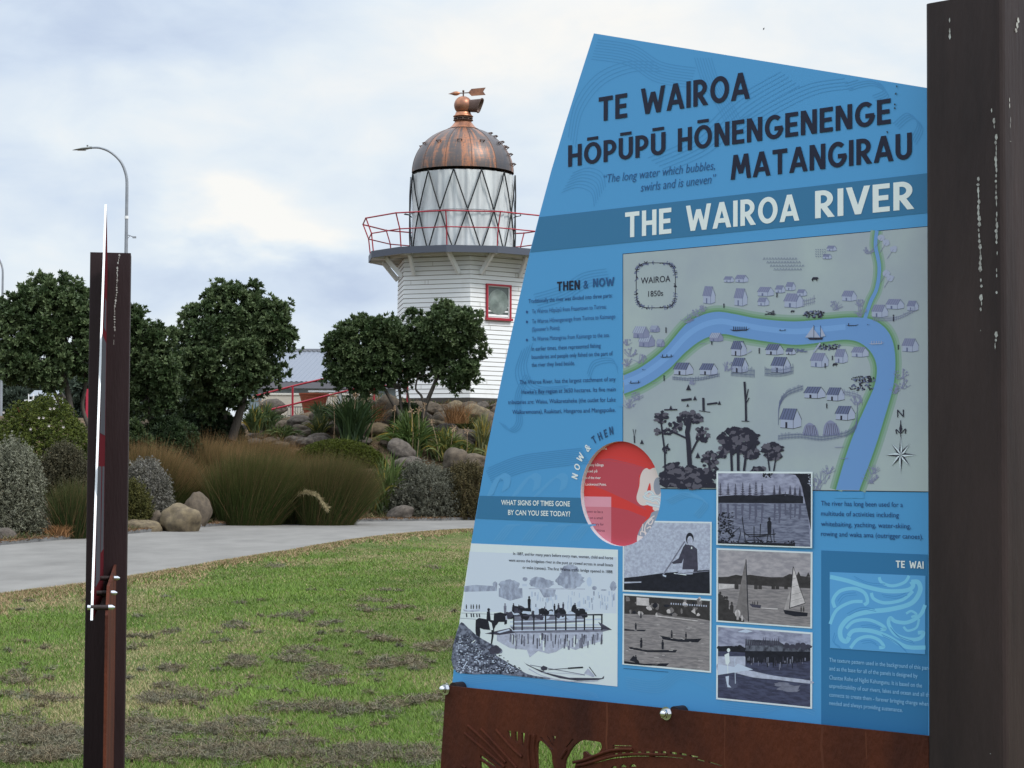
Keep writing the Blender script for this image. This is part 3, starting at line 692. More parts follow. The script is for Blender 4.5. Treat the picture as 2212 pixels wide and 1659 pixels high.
    def crownp(x, y, rx, ry, n, m1, m2, r=6):
        band_('crown', (2, 140)); r *= .62
        for i in range(int(n*2.3)):
            a, t = random.uniform(0, 6.28), math.sqrt(random.random()); pp = SZ(*cm((x+rx*t*math.cos(a), y+ry*t*math.sin(a)))[0])
            if math.hypot(pp[0]-CEN[0], pp[1]-CEN[1]) < DR*1.07: continue
            q.blob(*cm((x+rx*t*math.cos(a), y+ry*t*math.sin(a)))[0], r*random.uniform(.6, 1.3), r*random.uniform(.5, 1.0), random.choice((m1, m1, m2)), 12, .3)
    # title cartouche
    fr = [(265+math.copysign(abs(math.cos(t))**.45, math.cos(t))*122+ (t > 9)*0, 365+math.copysign(abs(math.sin(t))**.45, math.sin(t))*140) for t in np.linspace(0, 6.283, 64)]
    for i, (x, y) in enumerate(fr):
        for k2 in range(3):
            a = random.uniform(0, 6.28); q.line(cm((x, y), (x+15*math.cos(a), y+15*math.sin(a))), 1.7, pen if i % 3 else drk)
    L(fr+[fr[0]], 1.3, drk)
    TX(cm, 'WAIROA', 172, 356, 356, 38, drk, 0, .006); TX(cm, '1850s', 218, 311, 436, 34, drk, 0, .006)
    # settlements, drawn as little huts
    for (x, y, w, h) in ((125, 690, 100, 70), (230, 655, 60, 40), (160, 745, 100, 72), (270, 745, 50, 45), (690, 345, 62, 36), (760, 345, 80, 45), (560, 475, 75, 105), (755, 488, 80, 105), (900, 430, 100, 55), (900, 490, 70, 50), (1010, 410, 60, 45), (1075, 395, 60, 50), (1065, 500, 120, 85), (1145, 430, 60, 40),
                         (1425, 460, 90, 62), (1330, 150, 60, 32), (1305, 200, 55, 30), (1610, 560, 100, 75), (1700, 510, 110, 60), (1830, 520, 70, 60), (1800, 775, 100, 80), (600, 712, 85, 52), (1230, 870, 110, 85), (1380, 845, 80, 85), (1485, 808, 105, 60)): hut(x, y, w, h, *( (pal, vio, pen) if y < 560 or x > 1200 else (vio, pal, pen)))
    for (x, y, w, h) in ((735, 800, 95, 90), (950, 795, 110, 65), (985, 905, 120, 95), (740, 905, 100, 90), (378, 920, 120, 75), (540, 920, 110, 70), (1190, 1065, 130, 70), (1330, 1080, 110, 80), (1040, 1250, 130, 120), (1385, 1200, 120, 85), (1075, 795, 60, 40)): hut(x, y, w, h, pal, pen, drk)
    for (x, y, w, h) in ((1180, 1300, 100, 80), (1305, 1300, 110, 95)): q.poly(smooth(cm((x, y), (x+w*.1, y-h*.7), (x+w*.45, y-h), (x+w*.85, y-h*.6), (x+w, y)), 5), vio); [L([(x+w*t, y), (x+w*(.5+(t-.5)*.6), y-h*.8)], .9, drk) for t in np.linspace(.1, .9, 7)]
    fence([(1180, 1020), (1080, 1060), (1035, 1130), (1028, 1240)], 40, pen, 9); fence([(1028, 1330), (1160, 1320), (1300, 1335), (1450, 1310)], 40, pen, 9); fence([(1450, 1310), (1510, 1260), (1520, 1130)], 40, pen, 9); fence([(1430, 1050), (1520, 1070), (1550, 1110)], 36, vio, 10)
    fence([(372, 955), (520, 962), (660, 935)], 26, pen, 10); fence([(735, 930), (800, 935), (880, 940)], 60, pen, 8); fence([(945, 930), (1040, 935), (1125, 915)], 60, pen, 8); fence([(1620, 590), (1760, 585), (1890, 525)], 30, vio, 12); fence([(1180, 500), (1260, 480)], 50, vio, 12)
    for x, y, s in ((460, 600, 60), (520, 560, 50), (560, 530, 45), (90, 740, 40), (110, 810, 60), (170, 850, 60), (90, 870, 50), (100, 1130, 60), (150, 1080, 55), (1540, 560, 60), (1540, 500, 50), (1590, 170, 50), (1790, 950, 70), (1800, 1010, 70), (1750, 1040, 50), (1300, 1600, 80), (1340, 1540, 60), (1270, 1640, 70), (1600, 1600, 80), (1620, 1540, 60), (710, 900, 60), (495, 985, 30), (1510, 1110, 60), (1385, 520, 60)): tuft(x, y, s)
    for x, y in ((1670, 70), (1700, 100), (1745, 140), (1700, 290), (1725, 320)): q.blob(*cm((x, y))[0], 8, 7, pal, 12, .2); L([(x, y), (x-40, y+60)], .9, vio)
    for x, y, n in ((1250, 545, 34), (1340, 745, 26), (1560, 950, 30), (1545, 1000, 22)): crownp(x, y, 75, 22, n, drk, pen, 3.2)
    for i in range(46):                      # little garden plot of rows
        x, y = 940+(i % 12)*18+(i//12)*22, 200+(i//12)*22; L([(x-6, y+6), (x, y-8), (x+6, y+6)], 1.0, pen)
    for i in range(18): L([(1260+(i % 5)*14, 140+(i//5)*14), (1266+(i % 5)*14, 146+(i//5)*14)], 1.2, pen)
    for i in range(14): L([(950+random.uniform(-10, 60), 530+random.uniform(-15, 20)), (955+random.uniform(-10, 60), 545)], 1.0, drk)
    for i in range(16): L([(1140+random.uniform(-10, 70), 770+random.uniform(-12, 15)), (1145+random.uniform(-10, 70), 780)], 1.0, pen)
    for x, y, w, pp in ((95, 970, 80, 2), (290, 808, 90, 3), (725, 640, 130, 7), (1030, 645, 50, 2), (1450, 612, 80, 1), (180, 890, 26, 1), (1580, 610, 20, 1), (240, 968, 40, 0), (535, 725, 50, 0), (1375, 1370, 70, 0), (1410, 1440, 60, 0)): canoe(x, y, w, drk if pp else vio, pp)
    canoe(1590, 725, 100, pal, 5)
    q.poly(cm((1210, 692), (1310, 690), (1300, 703), (1225, 704)), drk)
    for pts in ([(1250, 615), (1248, 688), (1195, 690)], [(1252, 640), (1290, 690), (1252, 690)], [(1292, 622), (1322, 680), (1292, 688)]): q.poly(cm(*pts), pal)
    L([(1250, 612), (1250, 695)], 1.0, drk); L([(1292, 615), (1292, 695)], 1.0, drk)
    for x, y, s in ((1235, 330, 45), (1105, 530, 26), (1365, 862, 34)): q.poly(cm((x, y), (x+s*.2, y-s*.35), (x+s*.8, y-s*.35), (x+s, y-s*.2), (x+s*.8, y-s*.05), (x+s*.75, y+s*.3), (x+s*.65, y), (x+s*.25, y), (x+s*.2, y+s*.3)), drk)
    for x, y, s in ((690, 505, 26), (1320, 880, 30), (1745, 590, 45), (330, 660, 34), (910, 790, 36), (318, 960, 36), (1330, 1130, 30), (1365, 830, 26), (615, 735, 20), (1775, 765, 30), (1020, 440, 30)): L([(x, y), (x, y-s*.7)], 2.2, drk); q.ell(*cm((x, y-s*.85))[0], 1.5, 1.8, drk, 8)
    L([(800, 720), (830, 790), (860, 770)], 4, pal); L([(1290, 725), (1250, 780)], 3.5, pal)
    # felled logs, stumps, dead trunks
    for pts, w in (([(425, 1080), (490, 1073)], 5), ([(585, 1105), (650, 1097)], 4), ([(818, 965), (826, 1090), (828, 1210)], 4.5), ([(826, 1090), (842, 1010)], 2), ([(828, 1100), (848, 1065)], 2), ([(562, 1065), (564, 1145)], 5), ([(132, 1300), (134, 1345)], 2.5), ([(125, 1260), (133, 1310), (142, 1262)], 1.5), ([(318, 1140), (400, 1138)], 3), ([(800, 1210), (848, 1211)], 1.6), ([(535, 1145), (605, 1155)], 1.6)): L(pts, w, drk)
    for x, y, s in ((470, 1018, 26), (510, 1080, 20), (465, 1120, 14), (662, 1108, 18), (528, 1440, 26), (180, 1352, 20), (360, 1140, 20)): q.poly(cm((x-s*.6, y), (x, y-s*1.4), (x+s*.6, y)), drk)
    # inked trees
    tg = ink('map_tree_grey', 84, 80, 92)
    for pts, w in (([(325, 1540), (322, 1400), (308, 1290), (295, 1180)], 3.5), ([(478, 1490), (470, 1350), (462, 1280), (480, 1190)], 10), ([(465, 1320), (400, 1290), (350, 1270)], 4), ([(480, 1420), (520, 1340), (560, 1290)], 4), ([(322, 1380), (345, 1350)], 2),
                   ([(740, 1520), (735, 1400)], 5), ([(780, 1520), (778, 1380)], 6), ([(815, 1520), (830, 1400)], 5), ([(975, 1520), (960, 1410)], 3), ([(1000, 1520), (1020, 1400)], 3), ([(603, 1590), (600, 1430)], 4), ([(840, 1390), (870, 1350)], 3)): L(pts, w, drk)
    for x, y, rx, ry, n, r in ((300, 1185, 40, 35, 12, 7), (340, 1275, 30, 22, 7, 6), (280, 1275, 25, 20, 5, 6), (480, 1190, 75, 40, 22, 8), (390, 1240, 40, 40, 10, 7), (555, 1290, 40, 50, 14, 7), (330, 1390, 22, 18, 5, 6), (780, 1330, 115, 78, 58, 11), (700, 1400, 45, 40, 14, 9), (860, 1410, 40, 35, 12, 9), (995, 1400, 72, 48, 26, 9), (960, 1400, 40, 25, 8, 8),
                                (600, 1450, 48, 50, 18, 8), (620, 1540, 30, 55, 12, 7), (470, 1560, 140, 62, 52, 12), (380, 1500, 50, 45, 16, 10), (340, 1570, 50, 50, 16, 11), (895, 1515, 45, 20, 10, 8)): crownp(x, y, rx, ry, n, drk, tg, r)
    q.poly(cm((330, 1622), (335, 1570), (420, 1540), (560, 1560), (640, 1600), (640, 1627)), drk); crownp(480, 1585, 150, 30, 30, drk, tg, 10)
    # compass rose
    TX(cm, 'N', 1768, 1810, 1185, 46, drk, 0, .004); L([(1790, 1205), (1790, 1330)], 1.6, drk); L(smooth([(1765, 1290), (1762, 1262), (1790, 1285), (1820, 1258), (1818, 1288)], 5), 2.2, drk); q.poly(cm((1790, 1215), (1780, 1260), (1790, 1285), (1800, 1260)), drk)
    for i in range(8):
        a = R(i*45); rr_ = 118 if i % 2 == 0 else 98; rx = .82; cxx, cyy = 1790, 1420
        tip = (cxx+rr_*rx*math.sin(a), cyy-rr_*math.cos(a))
        for sgn, mm in ((-1, drk), (1, ink('compass_white', 190, 198, 206))):
            b = a+sgn*R(22.5); q.poly(cm((cxx, cyy), tip, (cxx+30*rx*math.sin(b), cyy-30*math.cos(b))), mm)
    q.build('map_print', panel)
    # --- photographs (black and white prints)
    gv = lambda v, f: tuple(min(.9, c/PL) for c in lin(*[min(255, q_*f+8) for q_ in v]))
    g = {k: ink('photo_grey_%s' % n, *v, c2=gv(v, 1.13 if k < 4 else .95), scale=60, detail=9, stretch=(1, 1, 1.6)) for k, n, v in ((0, 'black', (24, 24, 34)), (1, 'charcoal', (52, 50, 64)), (2, 'mid', (98, 98, 114)), (3, 'light', (146, 148, 166)), (4, 'pale', (176, 184, 204)), (5, 'white', (199, 205, 225)))}
    sep = {k: ink('photo_warm_%s' % n, *v, c2=gv(v, 1.13), scale=60, detail=9, stretch=(1, 1, 1.6)) for k, n, v in ((0, 'dark', (46, 42, 44)), (1, 'mid', (98, 92, 94)), (2, 'light', (140, 132, 134)), (3, 'pale', (164, 156, 158)))}
    rip = lambda n, a, b, st: ink(n, *a, c2=tuple(min(.9, c/PL) for c in lin(*b)), scale=34, stretch=st, detail=8, lo=.4, hi=.6)
    gw = rip('photo_water', (120, 122, 142), (84, 86, 106), (1, 1, 6)); gs = rip('photo_sky', (150, 150, 172), (118, 118, 140), (1, 1, 3)); sw = rip('photo_warm_water', (138, 130, 132), (112, 106, 110), (1, 1, 8)); ss = rip('photo_warm_sky', (160, 152, 158), (136, 130, 138), (1, 1, 3))
    dkw = rip('photo_dark_water', (52, 52, 72), (70, 72, 96), (1, 1, 5)); grain = rip('photo_bank', (52, 54, 70), (116, 120, 138), (2, 2, 3)); fol = rip('photo_trees', (44, 44, 56), (96, 98, 112), (2, 2, 2)); mist = rip('photo_misty_trees', (128, 132, 152), (160, 166, 186), (2, 2, 1.4))
    def person(q, cv, x, y, h, m, m2=None):
        q.poly(cv((x-h*.10, y), (x-h*.13, y-h*.7), (x-h*.06, y-h*.8), (x+h*.06, y-h*.8), (x+h*.13, y-h*.7), (x+h*.10, y)), m); q.blob(*cv((x, y-h*.9))[0], *(abs(v) for v in (np.array(cv((h*.075, h*.1))[0])-np.array(cv((0, 0))[0]))), m2 or m, 10, .05)
    # ferry
    cf = conv(1000, 1220, 420, 1991)
    q = Print(OFF); F = lambda pts, m: q.poly(cf(*pts), m); Lf = lambda pts, w, m: q.line(cf(*pts), w*.2025, m)
    F([(285, 12), (1852, 80), (1845, 1540), (97, 1358), (140, 1000), (190, 640), (240, 300)], g[5]); F([(268, 100), (1840, 160), (1836, 760), (200, 740)], ink('photo_mist', 188, 194, 216))
    F([(210, 470), (330, 455), (560, 470), (560, 520), (210, 530)], mist)
    for x, y, rx, ry, m in ((690, 460, 110, 60, mist), (540, 450, 26, 30, mist), (1040, 440, 135, 52, mist), (1340, 400, 150, 95, mist), (1340, 300, 90, 60, mist), (1000, 420, 90, 50, mist), (860, 395, 26, 22, mist), (1600, 490, 25, 22, mist), (1545, 420, 28, 50, ink('photo_faint', 172, 182, 204)), (1800, 470, 36, 50, mist), (1700, 510, 30, 8, mist)): q.blob(*cf((x, y))[0], rx*.2025, ry*.2025, m, 30, .12)
    F([(580, 490), (830, 490), (835, 590), (700, 625), (580, 580)], mist); F([(1010, 500), (1190, 505), (1170, 580), (1060, 590)], mist); F([(900, 490), (1500, 495), (1500, 505), (900, 500)], g[3]); F([(830, 445), (880, 445), (880, 470), (830, 470)], g[4])
    fa = ink('photo_faint_reflection', 166, 176, 198)
    for i in range(60):
        x = random.uniform(880, 1830); y = 520+random.uniform(0, 160); Lf([(x, y), (x, y+random.uniform(30, 80))], random.uniform(6, 16), random.choice((fa, fa, mist)))
    # rowing boat
    F([(195, 715), (250, 730), (380, 715), (375, 735), (300, 745), (215, 738)], g[3]); 
    for x in (235, 285, 310, 345, 372): person(q, cf, x, 712, 50, g[0]); Lf([(x, 760), (x+4, 800)], 14, g[1])
    Lf([(180, 755), (540, 770)], 4, g[2]); Lf([(165, 810), (340, 822)], 4, g[2])
    # punt hull, reflection
    F([(560, 985), (760, 960), (1690, 940), (1690, 1050), (1500, 1110), (1400, 1150), (1290, 1110), (1190, 1170), (1110, 1190), (1000, 1160), (910, 1230), (880, 1150), (700, 1130), (560, 1050)], g[3])
    for i in range(60):
        x = random.uniform(700, 1690); y = random.uniform(965, 1060); Lf([(x, y), (x+random.uniform(-6, 6), y+random.uniform(30, 110))], random.uniform(6, 20), random.choice((g[1], g[2], g[2], g[5])))
    F([(430, 975), (700, 915), (760, 965), (590, 990)], g[1]); F([(560, 960), (690, 925), (700, 940), (590, 970)], g[4]); F([(700, 900), (1700, 905), (1780, 932), (1690, 955), (1200, 965), (760, 968)], g[2]); F([(720, 935), (1700, 915), (1700, 925), (730, 950)], g[4])
    F([(740, 770), (1500, 760), (1500, 850), (740, 890)], g[2])
    for i in range(34):
        x = random.uniform(680, 1500); q.blob(*cf((x, random.uniform(715, 800)))[0], random.uniform(5, 11), random.uniform(5, 10), random.choice((g[0], g[0], g[1], g[4])), 12, .25)
    for y0, y1 in ((785, 772), (850, 820), (890, 880)): Lf([(700, y0), (1690, y1)], 15, g[1 if y0 < 800 else 4])
    for x in (740, 830, 955, 1080, 1190, 1295, 1405, 1495, 1590, 1680): Lf([(x, 775), (x, 940)], 15, g[0]); Lf([(x, 985), (x-8, 1090)], 12, g[1])
    Lf([(1590, 775), (1690, 775)], 12, g[0]); F([(1640, 850), (1700, 880), (1790, 935), (1690, 930)], g[1])
    for x, y, h, m in ((905, 705, 130, g[0]), (648, 760, 110, g[2]), (738, 740, 90, g[0]), (795, 730, 65, g[0]), (1175, 740, 85, g[0]), (1218, 730, 80, g[1]), (1268, 720, 80, g[1]), (1395, 735, 85, g[0]), (1000, 760, 60, g[4]), (1165, 775, 60, g[4]), (1435, 775, 60, g[4]), (1070, 730, 45, g[1])): person(q, cf, x, y, h, m)
    F([(1400, 730), (1490, 720), (1505, 755), (1480, 750), (1430, 790), (1400, 790)], g[0]); F([(800, 705), (920, 700), (930, 740), (810, 730)], g[0])
    # horse with rider on the bank
    F([(335, 830), (370, 808), (440, 820), (530, 835), (545, 900), (520, 940), (420, 930), (380, 915), (385, 960), (372, 1065), (345, 1065), (332, 940)], g[0]); F([(500, 900), (535, 900), (525, 1000), (510, 1085), (495, 1085), (505, 1000)], g[0]); F([(530, 760), (600, 748), (670, 770), (668, 870), (640, 880), (640, 850), (580, 850), (560, 880), (535, 900), (525, 850)], g[0])
    F([(455, 740), (485, 735), (495, 830), (450, 830)], g[0]); q.ell(*cf((473, 720))[0], 3, 3.6, g[0], 10); F([(470, 840), (505, 860), (520, 935), (490, 940)], g[5]); F([(650, 790), (668, 780), (672, 830), (655, 830)], g[3])
    # bank, canoe
    q.poly(smooth(cf((158, 880), (260, 920), (340, 990), (480, 1075), (600, 1130), (615, 1180), (550, 1200), (640, 1260), (760, 1330), (900, 1410), (1120, 1450), (1060, 1458), (600, 1410), (100, 1355)), 4, True), grain)
    q.spots(*cf((130, 1000))[0], *cf((820, 1400))[0], 420, 2.0, g[0], 3, lambda x, y: (y-cf((0, 960))[0][1]) > .62*(x-cf((170, 0))[0][0])-4); q.spots(*cf((130, 1000))[0], *cf((820, 1400))[0], 300, 1.8, g[4], 4, lambda x, y: (y-cf((0, 980))[0][1]) > .62*(x-cf((170, 0))[0][0]))
    q.blob(*cf((550, 1150))[0], 12, 9, g[1], 16, .3); Lf([(195, 1350), (245, 1270)], 12, g[4]); Lf([(300, 1070), (330, 1045)], 10, g[5])
    F([(835, 1262), (860, 1290), (960, 1340), (1120, 1400), (1330, 1445), (1680, 1450), (1705, 1425), (1700, 1455), (1640, 1470), (1420, 1478), (1230, 1450), (1040, 1390), (880, 1310)], g[1]); Lf(smooth([(900, 1350), (1060, 1430), (1300, 1480), (1500, 1485), (1640, 1478)], 5), 9, g[3])
    Lf([(915, 1310), (1500, 1415)], 7, g[2]); Lf([(1110, 1360), (1330, 1345)], 7, g[1]); Lf([(1320, 1345), (1480, 1335)], 16, g[0]); F([(1490, 1400), (1530, 1345), (1605, 1425), (1590, 1440)], g[3]); Lf([(1545, 1330), (1620, 1430)], 8, g[0]); q.blob(*cf((1065, 1345))[0], 7, 5, g[1], 14, .2); Lf([(1040, 1390), (1330, 1400), (1500, 1420)], 5, g[3])
    TX(cf, 'In 1887, and for many years before every man, woman, child and horse', 735, 1800, 135, 30, navy, 0, .006); TX(cf, 'went across the bridgeless river in the punt or rowed across in small boats', 688, 1800, 205, 30, navy, 0, .006); TX(cf, 'or waka (canoes). The first Wairoa traffic bridge opened in 1888.', 835, 1800, 282, 30, navy, 0, .006)
    q.build('ferry_photograph', panel)
    # small photographs: view 6 and 7 of the reference
    c6 = conv(1380, 1040, 480, 1373); c8 = conv(1560, 1040, 300, 1310)
    def frame(q, cv, o, i, sky):
        q.poly(cv(*o), g[5], cut=True); q.poly(cv(*i), sky, cut=True)
    # paddler
    q = Print(OFF+.0006); F = lambda pts, m: q.poly(c6(*pts), m); L6 = lambda pts, w, m: q.line(c6(*pts), w*.3356, m)
    frame(q, c6, [(62, 374), (634, 384), (632, 858), (60, 832)], [(70, 384), (625, 394), (622, 846), (68, 822)], rip('photo_bright_water', (172, 176, 194), (150, 152, 172), (3, 3, 4)))
    F([(70, 745), (160, 735), (330, 712), (620, 692), (622, 846), (68, 822)], g[0]); F([(70, 770), (180, 768), (180, 775), (70, 780)], g[3])
    F([(440, 720), (455, 600), (445, 560), (470, 530), (510, 535), (540, 560), (545, 690), (530, 715)], g[1]); F([(470, 520), (450, 545), (420, 620), (375, 645), (385, 655), (440, 650), (465, 590)], g[1]); q.ell(*c6((492, 492))[0], 8.5, 13, g[0]); q.ell(*c6((494, 505))[0], 6, 10, g[3]); L6([(460, 510), (370, 650), (318, 728)], 9, g[2]); F([(445, 690), (520, 690), (510, 722), (400, 722)], g[3]); L6([(390, 715), (470, 726)], 5, g[5]); L6([(320, 728), (340, 735)], 10, g[4]); F([(500, 545), (508, 545), (508, 558), (500, 558)], g[5])
    L6([(400, 720), (620, 700)], 5, g[2])
    q.build('paddler_photograph', panel)
    # regatta
    q = Print(OFF+.0006)
    frame(q, c6, [(62, 845), (632, 882), (630, 1356), (58, 1302)], [(70, 857), (622, 893), (620, 1344), (68, 1292)], sw)
    F([(70, 857), (622, 893), (622, 1020), (540, 1005), (300, 985), (70, 975)], sep[0]); 
    for i in range(30): q.blob(*c6((random.uniform(80, 610), random.uniform(880, 985)))[0], random.uniform(2, 7), random.uniform(2, 6), random.choice((sep[1], sep[3], g[0], sep[1])), 9, .3)
    for i in range(16): F([(370+i*15, 905+i), (377+i*15, 905+i), (377+i*15, 916+i), (370+i*15, 916+i)], g[3])
    F([(280, 965), (330, 985), (540, 1005), (545, 1030), (290, 1003)], sep[1]); L6([(285, 990), (545, 1022)], 6, sep[3]); F([(150, 870), (230, 875), (230, 925), (150, 920)], sep[3]); F([(500, 960), (525, 940), (530, 980)], sep[3])
    for pts in ([(70, 1072), (140, 1080), (212, 1078), (200, 1089), (70, 1084)], [(300, 1115), (420, 1140), (570, 1135), (545, 1160), (420, 1156), (320, 1140)], [(95, 1185), (220, 1210), (412, 1208), (400, 1225), (220, 1222), (110, 1202)], [(70, 1280), (200, 1298), (360, 1294), (340, 1314), (200, 1308), (70, 1296)]): F(pts, g[0])
    for x, y, h in ((145, 1080, 48), (376, 1130, 50), (468, 1138, 45), (180, 1195, 65), (318, 1205, 62), (145, 1295, 55), (178, 1004, 40)): person(q, c6, x, y, h, g[0])
    F([(105, 1275), (130, 1245), (165, 1280), (170, 1298)], g[0])
    for i in range(60): x, y = random.uniform(80, 600), random.uniform(1030, 1330); (x-68)/552*50+1292 > y and L6([(x, y), (x+random.uniform(10, 30), y+1)], 3, random.choice((sep[1], sep[3])))
    q.line(c6((66, 1327), (355, 1351)), .8, navy)
    q.build('regatta_photograph', panel)
    # norfolk pines and jetty
    q = Print(OFF+.0042); F = lambda pts, m: q.poly(c8(*pts), m); L8 = lambda pts, w, m: q.line(c8(*pts), w*.22, m)
    frame(q, c8, [(228, 90), (1172, 94), (1168, 845), (226, 812)], [(244, 108), (1156, 112), (1152, 832), (242, 798)], gs)
    F([(244, 335), (420, 322), (640, 330), (900, 310), (1080, 335), (1080, 405), (600, 402), (244, 400)], g[0]); F([(244, 400), (1120, 405), (1152, 832), (242, 798)], gw)
    for x, t, b in ((266, 205, 330), (342, 205, 325), (415, 212, 335), (486, 200, 335), (556, 208, 335), (616, 190, 335), (677, 208, 335), (796, 225, 325), (850, 228, 322), (905, 290, 325), (952, 230, 330), (1000, 240, 335), (1048, 240, 335)):
        L8([(x, t), (x, b)], 5, g[0])
        for k2 in range(7): yy = t+12+(b-t-12)*k2/7; ww = 4+(b-t)*.2*(k2+1)/7; q.poly(c8((x-ww, yy+9), (x, yy-6), (x+ww, yy+9)), g[1])
        for k2 in range(3): L8([(x+random.uniform(-8, 8), 410), (x+random.uniform(-8, 8), 410+random.uniform(60, 190))], random.uniform(8, 20), ink('photo_reflection', 84, 84, 104))
    F([(930, 112), (1156, 112), (1156, 660), (1120, 480), (1085, 330), (1070, 250), (1040, 170), (1005, 125)], g[0]); q.spots(*c8((690, 112))[0], *c8((790, 150))[0], 26, 2.2, g[0], 9); q.spots(*c8((1130, 120))[0], *c8((1156, 230))[0], 12, 2, g[3], 11)
    for pts in ([(480, 540), (515, 790)], [(597, 630), (598, 785)], [(662, 605), (655, 740)], [(790, 660), (795, 785)], [(500, 690), (560, 735), (810, 705)], [(510, 710), (800, 710)], [(540, 735), (760, 725)], [(520, 770), (680, 765)], [(330, 795), (400, 690), (455, 640), (465, 700), (440, 795)], [(760, 715), (770, 790)], [(735, 715), (720, 795)], [(620, 740), (680, 790)]): L8(pts, 8, g[0])
    person(q, c8, 748, 705, 165, g[0]); q.spots(*c8((246, 490))[0], *c8((400, 790))[0], 150, 2.2, g[0], 12, lambda x, y: True); q.spots(*c8((246, 745))[0], *c8((1000, 800))[0], 90, 2.4, g[0], 14, lambda x, y: y < c8((0, 800))[0][1]+.03*(x-c8((244, 0))[0][0]) and y > c8((0, 775))[0][1])
    F([(242, 770), (320, 790), (700, 790), (1000, 800), (1000, 826), (242, 798)], g[0])
    q.build('jetty_photograph', panel)
    # yachts
    q = Print(OFF+.0006)
    frame(q, c8, [(228, 843), (1172, 882), (1168, 1635), (226, 1568)], [(244, 860), (1154, 897), (1150, 1620), (242, 1554)], ss)
    F([(244, 1130), (340, 1125), (420, 1105), (470, 1115), (560, 1105), (620, 1115), (760, 1130), (880, 1130), (945, 1098), (1060, 1118), (1152, 1130), (1152, 1240), (244, 1190)], sep[0]); F([(244, 1192), (1152, 1240), (1150, 1620), (242, 1554)], sw); F([(250, 1195), (400, 1200), (400, 1235), (250, 1250)], sep[3])
    L8([(244, 1150), (1152, 1180)], 44, sep[0])
    for x in (430, 620, 660, 790, 830, 915): F([(x-22, 1190), (x+14, 1192), (x+14, 1250), (x-22, 1248)], sep[0])
    F([(518, 960), (545, 1568), (500, 1530), (415, 1445), (440, 1350), (470, 1180), (495, 1050)], sep[1]); L8([(518, 955), (530, 1250), (543, 1565)], 9, g[0])
    F([(982, 1028), (1010, 1120), (1045, 1250), (1100, 1385), (945, 1435), (960, 1250)], sep[3]); F([(960, 1240), (945, 1440), (890, 1455), (925, 1340)], sep[2]); L8([(982, 1025), (945, 1440)], 7, g[0]); L8([(945, 1435), (1100, 1385)], 7, g[0])
    for t in (.3, .5, .7, .85): L8([(982-37*t, 1028+400*t), (982+118*t, 1028+357*t)], 3, sep[1])
    L8([(985, 1030), (1100, 1385)], 4, sep[0]); F([(885, 1450), (1000, 1465), (1125, 1480), (1120, 1515), (1000, 1515), (900, 1490)], g[0]); 
    for x in (1060, 1085): person(q, c8, x, 1470, 55, sep[0])
    F([(548, 1390), (600, 1398), (668, 1405), (660, 1435), (580, 1425)], g[1]); [person(q, c8, x, 1400, 36, sep[0]) for x in (585, 604, 632)]; L8([(670, 1432), (830, 1442)], 9, sep[3]); L8([(560, 1440), (650, 1448)], 10, sep[1])
    F([(244, 1290), (290, 1310), (310, 1380), (350, 1440), (420, 1500), (500, 1555), (500, 1572), (242, 1554)], sep[0])
    for x, y, h in ((265, 1420, 150), (308, 1480, 165), (330, 1480, 165), (378, 1510, 140)): person(q, c8, x, y, h, sep[0])
    q.ell(*c8((436, 1485))[0], 6, 8, sep[3]); person(q, c8, 436, 1550, 100, sep[2]); person(q, c8, 480, 1560, 60, sep[3])
    for x, y in ((1035, 1118), (1130, 1125)): F([(x-20, y), (x, y-45), (x+20, y)], sep[0])
    q.build('yacht_photograph', panel)
    # still water
    q = Print(OFF+.0006); F = lambda pts, m: q.poly(c6(*pts), m); L6 = lambda pts, w, m: q.line(c6(*pts), w*.3356, m)
    frame(q, c6, [(664, 1048), (1282, 1096), (1280, 1588), (662, 1526)], [(674, 1060), (1270, 1107), (1268, 1576), (672, 1516)], gs)
    F([(674, 1215), (1268, 1230), (1268, 1576), (672, 1516)], dkw); F([(674, 1250), (850, 1250), (850, 1310), (760, 1330), (674, 1320)], g[3]); F([(674, 1185), (760, 1182), (850, 1200), (850, 1225), (674, 1215)], g[0]); F([(848, 1180), (1268, 1180), (1268, 1280), (1100, 1300), (1020, 1290), (860, 1290), (848, 1250)], g[0]); F([(850, 1140), (1060, 1150), (1100, 1175), (1268, 1175), (1268, 1220), (850, 1215)], fol)
    for i in range(16): x = 855+i*14; q.poly(c6((x-7, 1180), (x, 1118+random.uniform(0, 30)), (x+7, 1180)), g[1])
    for i in range(14): q.blob(*c6((random.uniform(680, 850), random.uniform(1185, 1205)))[0], 5, 3, g[0], 10, .3); q.blob(*c6((random.uniform(1090, 1260), random.uniform(1165, 1200)))[0], 6, 5, g[1], 10, .3)
    for i in range(50): x, y = random.uniform(855, 1260), random.uniform(1250, 1300); L6([(x, y), (x, y+random.uniform(8, 40))], random.uniform(3, 8), random.choice((g[1], g[2], g[0])))
    q.poly(smooth(c6((674, 1295), (760, 1320), (900, 1345), (1040, 1375), (1265, 1405), (1265, 1425), (1050, 1400), (900, 1385), (760, 1350), (674, 1345)), 4, True), g[3]); F([(674, 1300), (780, 1318), (800, 1295), (900, 1335), (800, 1350), (674, 1370)], g[4]); q.blob(*c6((1135, 1455))[0], 26, 8, g[2], 18, .3); q.blob(*c6((1080, 1430))[0], 18, 5, g[2], 14, .3); q.blob(*c6((760, 1430))[0], 16, 12, ink('photo_cloud_mirror', 74, 76, 98), 18, .3)
